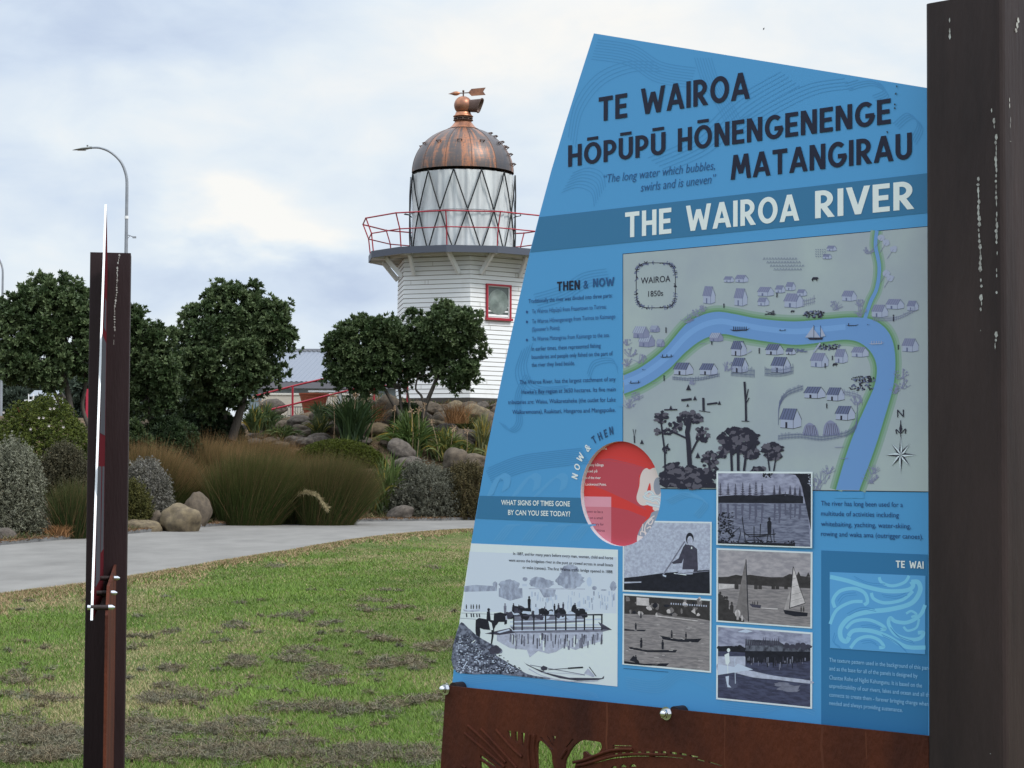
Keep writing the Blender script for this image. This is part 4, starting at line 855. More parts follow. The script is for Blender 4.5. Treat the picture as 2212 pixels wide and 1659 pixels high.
    F([(716, 1240), (745, 1225), (750, 1285), (738, 1305), (724, 1300)], g[5]); q.ell(*c6((742, 1210))[0], 3.6, 4.2, g[5]); L6([(736, 1300), (738, 1360)], 4, g[5]); L6([(782, 1262), (786, 1425)], 4, g[4]); L6([(800, 1300), (810, 1360)], 4, g[4]); F([(722, 1380), (745, 1375), (742, 1430), (760, 1450), (735, 1448)], g[4]); F([(850, 1075), (900, 1088), (860, 1098), (800, 1092)], g[4])
    q.build('still_water_photograph', panel)
    # spider-web marks / dirt near the upper right edge
    dm = mat('grime_spot', (.05, .06, .06), .9, .1)
    for x, y in ((2000, 345), (1995, 388), (1990, 450), (1988, 472), (1945, 610)): q = Print(OFF+.002); q.blob(*c1((x, y))[0], 1.6, 2.2, dm, 10, .4); q.build('dirt_spot', panel)
    # --- rust plate with cut-outs
    cp = conv(960, 1530, 540, 2212)
    outl = [SZ(x, y, OFF_P) for x, y in ((963, 1481), (2006, 1590), (2006, 1960), (918, 1905))]
    outl = [tuple(map(float, p)) for p in outl]; outl[2] = (outl[2][0], .05); outl[3] = (outl[3][0], .05)
    hol = []
    H = lambda *pts: hol.append([tuple(map(float, SZ(x, y, OFF_P))) for x, y in cp(*pts)])
    H(*smooth([(1015, 620), (1035, 560), (1080, 580), (1145, 660), (1160, 760), (1190, 860), (1220, 960), (1160, 1050), (1060, 980), (1020, 830)], 3, True))
    H(*smooth([(1430, 556), (1520, 562), (1602, 578), (1608, 640), (1560, 690), (1500, 692), (1462, 660), (1442, 668), (1440, 720), (1380, 760), (1360, 830), (1330, 960), (1280, 930), (1270, 770), (1300, 690), (1350, 610)], 3, True))
    for s_ in ([(742, 466), (776, 470), (778, 545), (752, 520)], [(812, 476), (838, 478), (836, 595), (815, 560)], [(872, 488), (905, 490), (890, 620), (876, 600)], [(1156, 518), (1192, 520), (1172, 572)], [(495, 655), (520, 668), (700, 800), (680, 800)], [(495, 690), (512, 700), (650, 810), (630, 810), (490, 720)],
               [(640, 460), (652, 462), (720, 525), (712, 528)], [(505, 445), (516, 445), (650, 600), (660, 625), (648, 622)], [(1045, 530), (1056, 525), (1165, 640), (1152, 648)], [(1105, 515), (1114, 512), (1170, 600), (1164, 612)], [(1340, 545), (1355, 545), (1290, 625), (1282, 620)],
               [(1715, 600), (1890, 606), (1890, 612), (1715, 610)], [(1715, 622), (1850, 630), (1850, 636), (1715, 634)], [(1720, 680), (1760, 676), (1760, 694), (1720, 694)], [(1785, 672), (1830, 668), (1840, 690), (1785, 692)], [(1855, 668), (1900, 665), (1915, 686), (1860, 688)], [(1930, 664), (1975, 662), (1990, 684), (1936, 686)], [(2005, 662), (2050, 660), (2065, 682), (2012, 684)], [(2085, 660), (2125, 660), (2140, 680), (2090, 682)], [(2160, 658), (2200, 658), (2215, 680), (2166, 682)],
               [(1490, 770), (1700, 715), (1900, 700), (2050, 700), (2050, 706), (1900, 708), (1700, 728), (1495, 780)], [(2090, 702), (2210, 705), (2360, 720), (2360, 728), (2210, 712), (2090, 708)],
               [(2240, 662), (2300, 668), (2310, 690), (2250, 684)], [(2330, 672), (2390, 682), (2400, 700), (2340, 694)], [(2420, 690), (2500, 704), (2500, 716), (2430, 712)], [(2600, 750), (2720, 790), (2720, 800), (2600, 764)], [(2480, 725), (2560, 745), (2560, 758), (2480, 738)],
               [(1780, 795), (1810, 775), (1840, 795), (1840, 806), (1780, 806)], [(1870, 790), (1900, 772), (1930, 790), (1930, 802), (1870, 802)], [(1700, 805), (1720, 790), (1750, 800), (1750, 812), (1700, 815)], [(490, 740), (560, 790), (640, 880), (640, 1100), (490, 1100)], [(1500, 900), (1900, 830), (2400, 850), (2400, 1050), (1500, 1080)]): H(*s_)
    tr = tessellate_polygon([[Vector((a, b, 0)) for a, b in pl] for pl in [outl]+hol])
    allp = [p for pl in [outl]+hol for p in pl]; mb = MB(); k = len(allp); t = .008
    vs = [SW(a, b, OFF_P) for a, b in allp]+[SW(a, b, OFF_P-t) for a, b in allp]
    mb.add(vs, [tuple(f) for f in tr]+[tuple(k+j for j in f[::-1]) for f in tr], corten)
    o = 0
    for pl in [outl]+hol:
        n = len(pl); mb.add([vs[o+i] for i in range(n)]+[vs[k+o+i] for i in range(n)], [(i, (i+1) % n, n+(i+1) % n, n+i) for i in range(n)], corten); o += n
    # raised welded ribs of the motif
    for pts in ([(380, 420), (560, 580), (730, 760)], [(350, 490), (520, 630), (720, 800)], [(500, 450), (680, 640), (830, 810)], [(640, 460), (780, 620), (880, 710)], [(950, 500), (935, 640), (950, 810)], [(1000, 505), (985, 640), (1000, 810)], [(1350, 760), (1460, 735), (1700, 650), (1900, 640)], [(1380, 790), (1480, 770), (1800, 690), (2212, 690)], [(1290, 640), (1240, 720)], [(330, 790), (360, 810)]):
        b = smooth(cp(*pts), 5); mb.tube([S(x, y, OFF_P+.001) for x, y in b], .0045, corten, n=6)
    plate = mb.build('rust_plate', root)
    for pts, w in (([(1660, 205), (1664, 380), (1655, 560), (1662, 660)], 3.6), ([(1105, 360), (1085, 430), (1070, 480)], 1.6), ([(2750, 330), (2745, 700), (2752, 860)], 1.8)): q = Print(OFF_P); q.line(cp(*pts), w, rustline); q.build('rust_run', plate)
    for pts, w in (([(1777, 1568), (1774, 1610), (1779, 1670)], 5), ([(1870, 1580), (1872, 1640)], 2.4)): q = Print(OFF_P); q.line(pts, w, rustline); q.build('rust_run', plate)
    for x, y in ((963, 1488), (1440.5, 1541)):
        c = S(x, y, OFF_P); nut('bolt', c, SNN, root)
        mb = MB(); c2 = Vector(c)+Vector(SD)*(-.018); 
        mb.tube([Vector(S(x+16, y-1, OFF_P-.012)), Vector(S(x+16, y-1, OFF_P-.012))-Vector(SNN)*.036], .0165, steel, n=18); mb.build('spacer', root)
    # --- post
    ztop = float(S(1996, 9, OFF_F)[2]); mb = MB()
    post_corners(pbase, -SD, SNN, OFF_F, .085, .195, root.location.z-.3, ztop, mb, steel, .014)
    post = mb.build('steel_post', root)
    mb = MB(); cz = conv(2000, 0, 304, 630)
    def onface(u, z): return pbase-SD*u+SNN*(OFF_F+.0012)+np.array([0, 0, z-pbase[2]])
    def uv(x, y): p = S(x, y, OFF_F); return (-(p-pbase)@SD, p[2])
    for k2, (pts, w) in enumerate((([(418, 835), (422, 1100), (430, 1280), (432, 1470)], .0075), ([(482, 515), (500, 640), (503, 1000), (505, 1390)], .0065), ([(500, 1560), (494, 1640)], .007), ([(283, 95), (287, 195)], .006), ([(430, 1540), (430, 1546)], .003))):
        streak(mb, [uv(*cz(p)[0]) for p in pts], w, onface, k2+3)
    ebase = pbase-SD*.195
    def onend(u, z): return ebase-SD*.0012+SNN*(OFF_F-u)+np.array([0, 0, z-ebase[2]])
    def ue(x, y):
        v = raydir(x, y); tt = ((ebase-CAMP)@SD)/(v@SD); p = CAMP+v*tt; return (OFF_F-(p-ebase)@SNN, p[2])
    for k2, (pts, w) in enumerate((([(600, 95), (582, 190)], .009), ([(560, 440), (560, 520)], .006), ([(566, 660), (570, 672)], .005), ([(565, 560), (563, 640)], .003))): streak(mb, [ue(*cz(p)[0]) for p in pts], w, onend, k2+20)
    cy = conv(1820, 1080, 484, 1239)
    streak(mb, [ue(*cy(p)[0]) for p in ((1172, 95), (1173, 185))], .005, onend, 31); streak(mb, [uv(*cy(p)[0]) for p in ((1046, 1574), (1050, 1580))], .004, onface, 32)
    mb.build('bird_droppings', post)
build_near_sign()

# ------------------------------------------------------------------ the far sign, seen edge-on
def build_far_sign():
    A = P(228, 900, 9.9); e = np.array([.171, -.985, 0.]); e /= np.linalg.norm(e); n = np.array([-e[1], e[0], 0.])     # e: from the post towards the camera
    base = np.array([A[0], A[1], 0.]); g0 = float(zg(A[0], A[1]))
    rt = thing('information_sign', (A[0], A[1], g0), 'red sign panel seen edge-on, bolted to a dark brown post on the lawn', 'sign')
    W3 = lambda s, z, o=0.0: np.array([base[0]+e[0]*s+n[0]*o, base[1]+e[1]*s+n[1]*o, z])
    ztop = float(P(234, 545.5, 9.9)[2]); mb = MB()
    post_corners(base, -e, n, .112, .085, .195, g0-.3, ztop, mb, steel_far, .006); post = mb.build('steel_post', rt)
    zt = float(P(224, 440, 9.6)[2]); zb = float(P(197, 1340, 8.42)[2]); L = 1.5
    out = [(-.03, zb), (L, zb), (.28, zt), (-.03, zt-.16)]
    out[3] = (-.03, ztop-.12)
    mb = MB(); redp = mat('panel_red', tuple(c/.7 for c in lin(74, 28, 33)), .9, 0); pk = mat('panel_back', (.5, .5, .5), .5)
    mb.add([W3(*p, .0) for p in out], [(0, 1, 2, 3)], redp); mb.add([W3(*p, -.010) for p in out], [(3, 2, 1, 0)], pk)
    for i in range(4): a, b = out[i], out[(i+1) % 4]; mb.add([W3(*a, -.010), W3(*b, -.010), W3(*b, 0), W3(*a, 0)], [(0, 1, 2, 3)], edgem)
    pn = mb.build('sign_panel', rt)
    gr = mat('far_photo_grey', (.07, .07, .085), .95, 0, c2=(.08, .08, .09), scale=6); mb = MB()
    for s0, s1, z0, z1 in ((.1, .9, 1.75, 2.2), (.1, .55, 1.2, 1.6), (.62, 1.25, 1.08, 1.6), (.15, .5, 2.25, 2.4)): mb.add([W3(s0, z0, .0012), W3(s1, z0, .0012), W3(s1-.1, z1, .0012), W3(s0, z1, .0012)], [(0, 1, 2, 3)], gr)
    mb.build('printed_pictures', pn)
    # rust plate on the front, its near edge showing
    mb = MB(); o1 = .062
    prof = [(-.03, zb+.16), (1.3, zb+.13), (1.5, zb+.02), (1.56, g0+.05), (-.03, g0+.05)]
    k = len(prof); vs = [W3(*p, o1) for p in prof]+[W3(*p, o1-.012) for p in prof]
    mb.add(vs, [tuple(range(k)), tuple(range(2*k-1, k-1, -1))]+[(i, (i+1) % k, k+(i+1) % k, k+i) for i in range(k)], corten); mb.build('rust_plate', rt)
    for s, z, w in ((1.46, zb+.05, 1), (1.05, zb+.085, 1), (.5, zb+.12, 0)):
        mb = MB(); mb.tube([W3(s, z, -.012), W3(s, z, o1+.004)], .011, steel, n=8); mb.tube([W3(s, z, o1), W3(s, z, o1+.016)], .0125, chrome, n=6); mb.tube([W3(s, z, o1+.016), W3(s, z, o1+.027)], [.0105, .004], chrome, n=10); mb.tube([W3(s, z, -.011), W3(s, z, -.024)], .0115, chrome, n=8)
        mb.build('bolt', rt)
    mb = MB(); cz = conv(0, 560, 440, 1825)
    fn = lambda u, z: base-(-e)*.0012+n*u+np.array([0, 0, z])
    def uv(x, y):
        v = raydir(x, y); t = ((base-CAMP)@e)/(v@e); p = CAMP+v*t; return ((p-base)@n, p[2])
    streak(mb, [uv(*cz(p)[0]) for p in ((1112, 60), (1095, 180), (1088, 430), (1070, 560), (1070, 780))], .0085, fn, 5, .04); streak(mb, [uv(*cz(p)[0]) for p in ((1064, 810), (1062, 910))], .003, fn, 6)
    mb.build('bird_droppings', post)
build_far_sign()
# ------------------------------------------------------------------ the lighthouse
LY = 60.0; LH = np.array([(997-1106)/FPX*LY, LY])
zpx = lambda y: EYE+(1011.5-y)*LY/FPX
white_p = mat('white_paint', (.80, .81, .81), .5, .3, c2=(.68, .68, .66), scale=1.6, stretch=(1, 1, .5), lo=.55, hi=.85)
gap_shade_dirt = mat('board_gap_shade_dirt', (.30, .25, .20), .9, .1)  # darker brown in the board gaps: painted shadow line together with dirt
redp_m = mat('red_paint', (.36, .028, .045), .45, .35)
slate_m = mat('slate_paint', (.085, .095, .125), .5, .3)
blackp = mat('black_paint', (.015, .017, .019), .5, .3)
def copper_mat():
    mt = bpy.data.materials.new('weathered_copper'); mt.use_nodes = True; nt = mt.node_tree; N = nt.nodes; L = nt.links; b = N['Principled BSDF']
    b.inputs['Metallic'].default_value = .4; b.inputs['Roughness'].default_value = .45
    tc = N.new('ShaderNodeTexCoord'); sep = N.new('ShaderNodeSeparateXYZ'); L.new(tc.outputs['Object'], sep.inputs[0])
    at = N.new('ShaderNodeMath'); at.operation = 'ARCTAN2'; L.new(sep.outputs['X'], at.inputs[0]); L.new(sep.outputs['Y'], at.inputs[1])
    cmb = N.new('ShaderNodeCombineXYZ'); 
    sc_ = N.new('ShaderNodeMath'); sc_.operation = 'MULTIPLY_ADD'; sc_.inputs[1].default_value = 12/(2*math.pi); sc_.inputs[2].default_value = .383; L.new(at.outputs[0], sc_.inputs[0])
    fl = N.new('ShaderNodeMath'); fl.operation = 'FLOOR'; L.new(sc_.outputs[0], fl.inputs[0])
    wn = N.new('ShaderNodeTexWhiteNoise'); wn.noise_dimensions = '1D'; L.new(fl.outputs[0], wn.inputs['W'])
    L.new(sc_.outputs[0], cmb.inputs[0]); L.new(sep.outputs['Z'], cmb.inputs[2])
    def nz(sx, sz, s, d=6):
        mp = N.new('ShaderNodeMapping'); mp.inputs['Scale'].default_value = (sx, 1, sz); L.new(cmb.outputs[0], mp.inputs[0])
        n = N.new('ShaderNodeTexNoise'); n.inputs['Scale'].default_value = s; n.inputs['Detail'].default_value = d; n.inputs['Roughness'].default_value = .65; L.new(mp.outputs[0], n.inputs['Vector']); return n.outputs['Fac']
    a = nz(3.0, .9, 1.5); c = nz(.8, 7, 2.2)
    m1 = N.new('ShaderNodeMath'); m1.operation = 'MULTIPLY_ADD'; L.new(wn.outputs['Value'], m1.inputs[0]); m1.inputs[1].default_value = .30; L.new(a, m1.inputs[2])
    m2 = N.new('ShaderNodeMath'); m2.operation = 'MULTIPLY_ADD'; L.new(c, m2.inputs[0]); m2.inputs[1].default_value = .35; L.new(m1.outputs[0], m2.inputs[2])
    rp = N.new('ShaderNodeValToRGB'); L.new(m2.outputs[0], rp.inputs[0]); e = rp.color_ramp.elements
    e[0].position = .55; e[0].color = (.078, .077, .088, 1); e[1].position = 1.22; e[1].color = (.42, .175, .09, 1)
    k = e.new(.82); k.color = (.125, .098, .09, 1); k = e.new(1.0); k.color = (.20, .112, .082, 1)
    L.new(rp.outputs[0], b.inputs['Base Color']); return mt
copper = copper_mat()
copper_b = mat('bright_copper', (.50, .22, .12), .42, .4, metal=.6, c2=(.22, .11, .08), scale=3.5)
copper_d = mat('dark_copper', (.12, .075, .06), .5, .4, metal=.4)
LX = lambda r, deg, z: np.array([LH[0]+r*math.sin(R(deg)), LH[1]-r*math.cos(R(deg)), z])
def build_lighthouse():
    zb = zpx(868)-.15; lt = thing('lighthouse', (LH[0], LH[1], zb), 'white weatherboard lighthouse with a copper dome and red gallery railing', 'lighthouse')
    zd = zpx(565); R0 = 2.124; A0 = 7.8
    # tower: lapped boards round six sides
    mb = MB(); pitch = .1325; zt = zd+.02; n = int((zt-(zb+.2))/pitch); prof = []
    rr = lambda z: R0+.0135*(zpx(640)-z)
    rows = []
    for i in range(n+1):
        z0 = zb+.2+i*pitch; z1 = min(z0+pitch-.017, zt); rows += [(rr(z0)+.014, z0), (rr(z1)+.004, z1), (rr(z1)-.022, z1), (rr(z1)-.022, z1+.017)]
    V = []; 
    for r, z in rows: V += [tuple(LX(r, A0+60*k, z)) for k in range(6)]
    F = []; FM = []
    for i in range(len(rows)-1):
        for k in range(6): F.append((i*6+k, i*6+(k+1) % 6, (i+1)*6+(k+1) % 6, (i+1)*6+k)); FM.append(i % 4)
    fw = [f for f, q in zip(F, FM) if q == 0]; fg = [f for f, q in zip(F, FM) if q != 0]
    mb.add(V, fw, white_p); k0 = len(mb.v)-len(V); gi = mb.mi(gap_shade_dirt)
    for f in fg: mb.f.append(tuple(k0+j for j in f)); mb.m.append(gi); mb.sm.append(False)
    tower = mb.build('tower', lt)
    mb = MB(); rng = random.Random(4); jm = mat('board_joint', (.45, .42, .38), .9)      # butt joints of the boards
    for i in range(70):
        k = rng.choice((0, 5, 1)); t = rng.uniform(.06, .94); j = rng.randrange(2, n-1); z0 = zb+.2+j*pitch
        a, b = LX(rr(z0)+.015, A0+60*(k-1), 0), LX(rr(z0)+.015, A0+60*k, 0); p = a+(b-a)*t; d = (b-a)/np.linalg.norm(b-a); nn = np.array([d[1], -d[0], 0])
        q = p+nn*.003; mb.add([q+d*s*.006+np.array([0, 0, z]) for s, z in ((-1, z0+.002), (1, z0+.002), (1, z0+pitch-.026), (-1, z0+pitch-.026))], [(0, 1, 2, 3)], jm)
    mb.build('board_joints', tower)
    # plinth
    mb = MB(); dk = mat('dark_plinth', (.06, .055, .05), .8); mb.lathe(LH, [(rr(zb)+.0, zb-.8), (rr(zb)+.05, zb-.8), (rr(zb)+.05, zb+.2), (rr(zb)-.1, zb+.2)], dk, n=6, smooth=False, a0=R(A0)); mb.build('plinth', lt)
    # windows: one on the side facing right of the camera, one on the far left side
    def window(k, w, h, zc):
        a, b = LX(rr(zc)+.016, A0+60*(k-1), zc), LX(rr(zc)+.016, A0+60*k, zc); c = (a+b)/2-(b-a)*.03; d = (b-a)/np.linalg.norm(b-a); nn = np.array([d[1], -d[0], 0]); up = np.array([0, 0, 1.])
        M = Matrix((Vector(d), Vector(nn), Vector(up))).transposed()
        mb = MB(); fwid = .052
        mb.box(c+nn*.02+up*(h/2+fwid/2), (w+2*fwid, .09, fwid), redp_m, M=M); mb.box(c+nn*.035-up*(h/2+fwid/2+.01), (w+2*fwid+.05, .14, fwid+.02), redp_m, M=M)
        for s in (-1, 1): mb.box(c+nn*.018+d*s*(w/2+fwid/2), (fwid, .086, h), redp_m, M=M)
        wn = mb.build('window', lt)
        mb = MB(); s = .026
        for sg in (-1, 1): mb.box(c+nn*.004+d*sg*(w/2-s/2), (s, .05, h-.004), white_p, M=M); mb.box(c+nn*.003+up*sg*(h/2-s/2), (w-2*s, .05, s), white_p, M=M)
        mb.build('sash', wn)
        mb = MB(); dm = mat('dark_window', (.085, .105, .10), .25, .5); mb.box(c-nn*.012, (w-2*s, .02, h-2*s), dm, M=M); mb.build('pane', wn)
        # lens behind the pane: bowed glass rings
        mb = MB(); gl_m = mat('lens_glass', (.24, .29, .27), .5, .3, c2=(.15, .185, .175), scale=5); Rl = min(w, h)/2-s-.004; rings = 13; seg = 40; vs = []; fs = []
        for i in range(rings*2+1):
            r = Rl*i/(rings*2); o = .004+.016*(1-(r/Rl)**2)+(.007 if i % 2 else 0)
            for j in range(seg): t = 2*math.pi*j/seg; vs.append(c+d*r*math.cos(t)+up*r*math.sin(t)+nn*o)
        for i in range(rings*2):
            for j in range(seg): fs.append((i*seg+j, i*seg+(j+1) % seg, (i+1)*seg+(j+1) % seg, (i+1)*seg+j))
        mb.add(vs, fs, gl_m); mb.build('lens', wn)
    window(1, .80, .93, (zpx(629)+zpx(693))/2)
    # gallery deck
    DA = -7.7; Rd = 2.86
    mb = MB(); und = mat('deck_underside', (.62, .62, .60), .8, .1)
    mb.lathe(LH, [(.5, zd+.06), (Rd-.03, zd+.06)], und, n=12, smooth=False, a0=R(DA)); mb.lathe(LH, [(Rd-.03, zd), (Rd, zd), (Rd, zd+.2), (Rd-.05, zd+.205), (.5, zd+.205)], slate_m, n=12, smooth=False, a0=R(DA)); mb.lathe(LH, [(Rd-.03, zd), (Rd-.03, zd+.06)], und, n=12, smooth=False, a0=R(DA))
    deck = mb.build('gallery_deck', lt)
    mb = MB()
    for k in range(12):      # joists under the deck
        a = DA+30*k; mb.bar(LX(1.6, a, zd+.02), LX(Rd-.06, a, zd+.02), .07, .08, und)
    mb.lathe(LH, [(2.25, zd+.055), (2.25, zd-.02), (2.33, zd-.02), (2.33, zd+.055)], und, n=12, smooth=False, a0=R(DA)); mb.build('joists', deck)
    zf = zpx(603); foot = []
    for k in range(6):
        a, b = LX(rr(zf), A0+60*(k-1), zf), LX(rr(zf), A0+60*k, zf)
        for t in (.17, .83): foot.append(a+(b-a)*t)
    tops = [LX(2.42, DA+30*k, zd+.02) for k in range(12)]
    for tp in tops:
        ft = min(foot, key=lambda q: (q[0]-tp[0])**2+(q[1]-tp[1])**2); mb = MB(); o = (ft-np.array([LH[0], LH[1], zf])); o = o/np.linalg.norm(o)
        mb.bar(tp, ft+o*.04, .085, .13, white_p); mb.build('bracket', lt)
    # railing
    zk = zd+.205; rail = MB()
    pts_m = [LX(2.86, DA+30*k, zpx(513)) for k in range(13)]; pts_t = [LX(3.04, DA+30*k, zpx(481)) for k in range(13)]
    for k in range(12): rail.tube([pts_m[k], pts_m[k+1]], .019, redp_m, n=6, caps=False); rail.tube([pts_t[k], pts_t[k+1]], .022, redp_m, n=6, caps=False)
    rl = rail.build('railing', lt)
    for k in range(12):
        mb = MB(); mb.tube([LX(2.80, DA+30*k, zk), LX(2.86, DA+30*k, zpx(513)), LX(3.04, DA+30*k, zpx(481)+.02)], .021, redp_m, n=6); mb.build('railing_post', rl)
    # lantern room
    zl0, zl1 = zk, zpx(378.5); Rl = 1.585; LA = -8.3; NZ = 12
    mb = MB(); cur = mat('lantern_curtain', (.71, .72, .71), .9, .1, c2=(.50, .51, .51), scale=3.5, stretch=(1, 1, .18)); cl = []
    for z in np.linspace(zl0, zl1, 6):
        for j in range(240): a = 2*math.pi*j/240; r = 1.49+.016*math.sin(31*a+.4*z)+.012*math.sin(53*a+1.3); cl.append(tuple(LX(r, math.degrees(a), z)))
    fs = [(i*240+j, i*240+(j+1) % 240, (i+1)*240+(j+1) % 240, (i+1)*240+j) for i in range(5) for j in range(240)]
    mb.add(cl, fs, cur, True); mb.build('curtain', lt)
    glm = bpy.data.materials.new('lantern_glass'); glm.use_nodes = True; nt = glm.node_tree; b = nt.nodes['Principled BSDF']; out = nt.nodes['Material Output']
    tr = nt.nodes.new('ShaderNodeBsdfTransparent'); tr.inputs[0].default_value = (.97, .98, .99, 1); gs = nt.nodes.new('ShaderNodeBsdfGlossy'); gs.inputs['Roughness'].default_value = .03; ly = nt.nodes.new('ShaderNodeFresnel'); ly.inputs[0].default_value = 1.5; mx = nt.nodes.new('ShaderNodeMixShader')
    ge = nt.nodes.new('ShaderNodeNewGeometry'); m0 = nt.nodes.new('ShaderNodeMath'); m0.operation = 'SUBTRACT'; m0.inputs[0].default_value = 1.0; nt.links.new(ge.outputs['Backfacing'], m0.inputs[1]); m1 = nt.nodes.new('ShaderNodeMath'); m1.operation = 'MULTIPLY'; m1.use_clamp = True; ly.inputs[0].default_value = 1.33; nt.links.new(ly.outputs[0], m1.inputs[0]); nt.links.new(m0.outputs[0], m1.inputs[1]); nt.links.new(m1.outputs[0], mx.inputs[0]); nt.links.new(tr.outputs[0], mx.inputs[1]); nt.links.new(gs.outputs[0], mx.inputs[2]); nt.links.new(mx.outputs[0], out.inputs[0])
    mb = MB(); mb.lathe(LH, [(Rl-.015, zl0), (Rl-.015, (zl0+zl1)/2), (Rl-.015, zl1)], glm, n=24, smooth=False, a0=R(LA)); mb.build('lantern_glass', lt)
    zm = (zl0+zl1)/2
    for lev, (za, zb_) in enumerate(((zl0, zm), (zm, zl1))):
        for k in range(NZ):
            a = LA+30*k
            for s in (-15, 15):
                e0, e1 = (LX(Rl, a, za), LX(Rl, a+s, zb_)) if lev == 0 else (LX(Rl, a+s, za), LX(Rl, a, zb_))
                mid = [LX(Rl, a+s*t if lev == 0 else a+s*(1-t), za+(zb_-za)*t) for t in (.5,)]
                mb = MB(); mb.tube([e0]+mid+[e1], .023, blackp, n=6, smooth=False); mb.build('glazing_bar', lt)
    mb = MB(); sil = mat('lantern_ring', (.25, .26, .27), .5)
    mb.lathe(LH, [(Rl-.01, zm-.012), (Rl+.02, zm-.012), (Rl+.02, zm+.012), (Rl-.01, zm+.012)], sil, n=48); mb.build('glazing_ring', lt)
    mb = MB(); mb.lathe(LH, [(Rl-.05, zl0), (Rl+.05, zl0), (Rl+.05, zl0+.05), (Rl-.03, zl0+.05)], blackp, n=48, smooth=False); mb.build('lantern_sill', lt)
    for dg in (-88, 88):      # vent handles each side
        mb = MB(); zz = zpx(462); mb.tube([LX(Rl, dg-6, zz), LX(Rl+.14, dg-5, zz+.03), LX(Rl+.16, dg+3, zz-.02), LX(Rl, dg+5, zz-.05)], .014, blackp, n=5); mb.build('bracket_iron', lt)
    # dome
    zs = zl1; H = 1.417; Rb = 1.53; mb = MB()
    prof = [(Rl-.04, zs-.025), (1.66, zs-.035), (1.685, zs-.02), (1.66, zs+.05), (1.58, zs+.095), (Rb+.012, zs+.105)]
    mb.lathe(LH, prof, blackp, n=64, smooth=False); eav = mb
    dome = None; mb = MB(); pr = [(Rb*math.cos(t), zs+.09+(H-.04)*math.sin(t)) for t in np.linspace(0, math.acos(.27), 26)]
    mb.lathe(LH, pr, copper, n=96); dome = mb.build('dome', lt); eav.build('eave_ring', dome)
    # give the dome its own centre so panels radiate from its axis
    me = dome.data; off = Vector((0, 0, zs-lt.location.z))
    for v in me.vertices: v.co -= off
    dome.location = off
    mb = MB()
    for k in range(12):
        a = 11.5+30*k; pts = [LX(r+.002, a, z) for r, z in pr[:-1]]; mb.tube(pts, .0085, copper_d, n=5, caps=False)
    mb.build('seam', dome)
    rz = lambda z: Rb*math.sqrt(max(0, 1-((z-zs-.09)/(H-.04))**2))
    for k in range(12):
        a = -3+31*k if k < 4 else -3+30*k; z = zpx(313); r = rz(z); mb = MB()
        for s in (-2.6, 2.6): mb.tube([LX(r-.01, a+s, z-.05), LX(r+.07, a+s, z+.01)], .013, copper_d, n=5); mb.tube([LX(r-.01, a+s, z+.03), LX(r+.07, a+s, z+.01)], .010, copper_d, n=5)
        mb.tube([LX(r+.07, a-3.4, z+.012), LX(r+.07, a+3.4, z+.012)], .014, copper_d, n=5); mb.build('handhold', dome)
    for yy in (287, 294, 307, 319.5, 334.5, 356):
        z = zpx(yy); r = rz(z); a = 76; mb = MB()
        for s in (-4, 4): mb.tube([LX(r-.01, a+s, z-.06), LX(r+.10, a+s, z+.02)], .012, copper_d, n=5); mb.tube([LX(r-.01, a+s, z+.01), LX(r+.10, a+s, z+.02)], .012, copper_d, n=5)
        mb.tube([LX(r+.10, a-4.5, z+.02), LX(r+.10, a+4.5, z+.02)], .014, copper_d, n=5); mb.build('ladder_rung', dome)
    mb = MB(); z0 = zpx(277.5)
    mb.lathe(LH, [(.47, z0-.01), (.475, z0+.025), (.43, z0+.04)], copper_d, n=40, smooth=False); mb.lathe(LH, [(.43, z0+.04), (.34, z0+.12), (.25, z0+.24), (.232, z0+.275)], copper_b, n=40)
    mb.lathe(LH, [(.232, z0+.275), (.30, z0+.285), (.30, z0+.30), (.225, z0+.31), (.222, z0+.34), (.29, z0+.345), (.29, z0+.36), (.215, z0+.37), (.215, z0+.39)], copper_d, n=40, smooth=False)
    for k in range(10): a = 36*k; mb.box(LX(.265, a, z0+.323), (.04, .04, .035), copper_d, rz=-R(a))
    mb.lathe(LH, [(.215, z0+.39), (.30, z0+.40), (.305, z0+.415), (.255, z0+.45), (.232, z0+.50), (.225, z0+.53)], copper_b, n=40); nk = mb.build('vent_neck', lt)
    bc = LX(0, 0, zpx(223.3)); mb = MB(); mb.sphere(bc, .278, copper_b, n=24); mb.build('vent_ball', lt)
    mb = MB(); ax = np.array([.97, -.24, 0]); ax /= np.linalg.norm(ax); sd = np.array([ax[1], -ax[0], 0]); prof = []
    def hood(t0, r):      # rounded hood with a slanting mouth, overhanging at the top
        out = []
        for j in range(24):
            a = 2*math.pi*j/24; q = lambda v: math.copysign(abs(v)**.6, v); y, z = r*.9*q(math.cos(a)), r*q(math.sin(a)); t = t0+(.5+.5*z/.2)*.155*(t0 > .3)
            out.append(bc+ax*t+sd*y+np.array([0, 0, z-.025]))
        return out
    rg = [hood(.08, .17), hood(.425, .195), hood(.43, .215), hood(.455, .215), hood(.455, .18), hood(.31, .165)]
    vs = [p for r_ in rg for p in r_]; fs = [(i*24+j, i*24+(j+1) % 24, (i+1)*24+(j+1) % 24, (i+1)*24+j) for i in range(len(rg)-1) for j in range(24)]
    mb.add(vs, fs, copper_d, True); mb.add(rg[-1], [tuple(range(24))], blackp); mb.build('cowl', lt)
    # weather vane
    zv = zpx(196.2); mb = MB(); mb.tube([LX(0, 0, zpx(206)), LX(0, 0, zpx(191))], .022, copper_d, n=8); mb.sphere(LX(0, 0, zpx(192)), .035, copper_d, n=8); c0 = LX(0, 0, zv); vx = np.array([.985, -.17, .03])
    k = .003672; mb.tube([c0+vx*(-40*k), c0+vx*(60*k)], .016, copper_d, n=8)
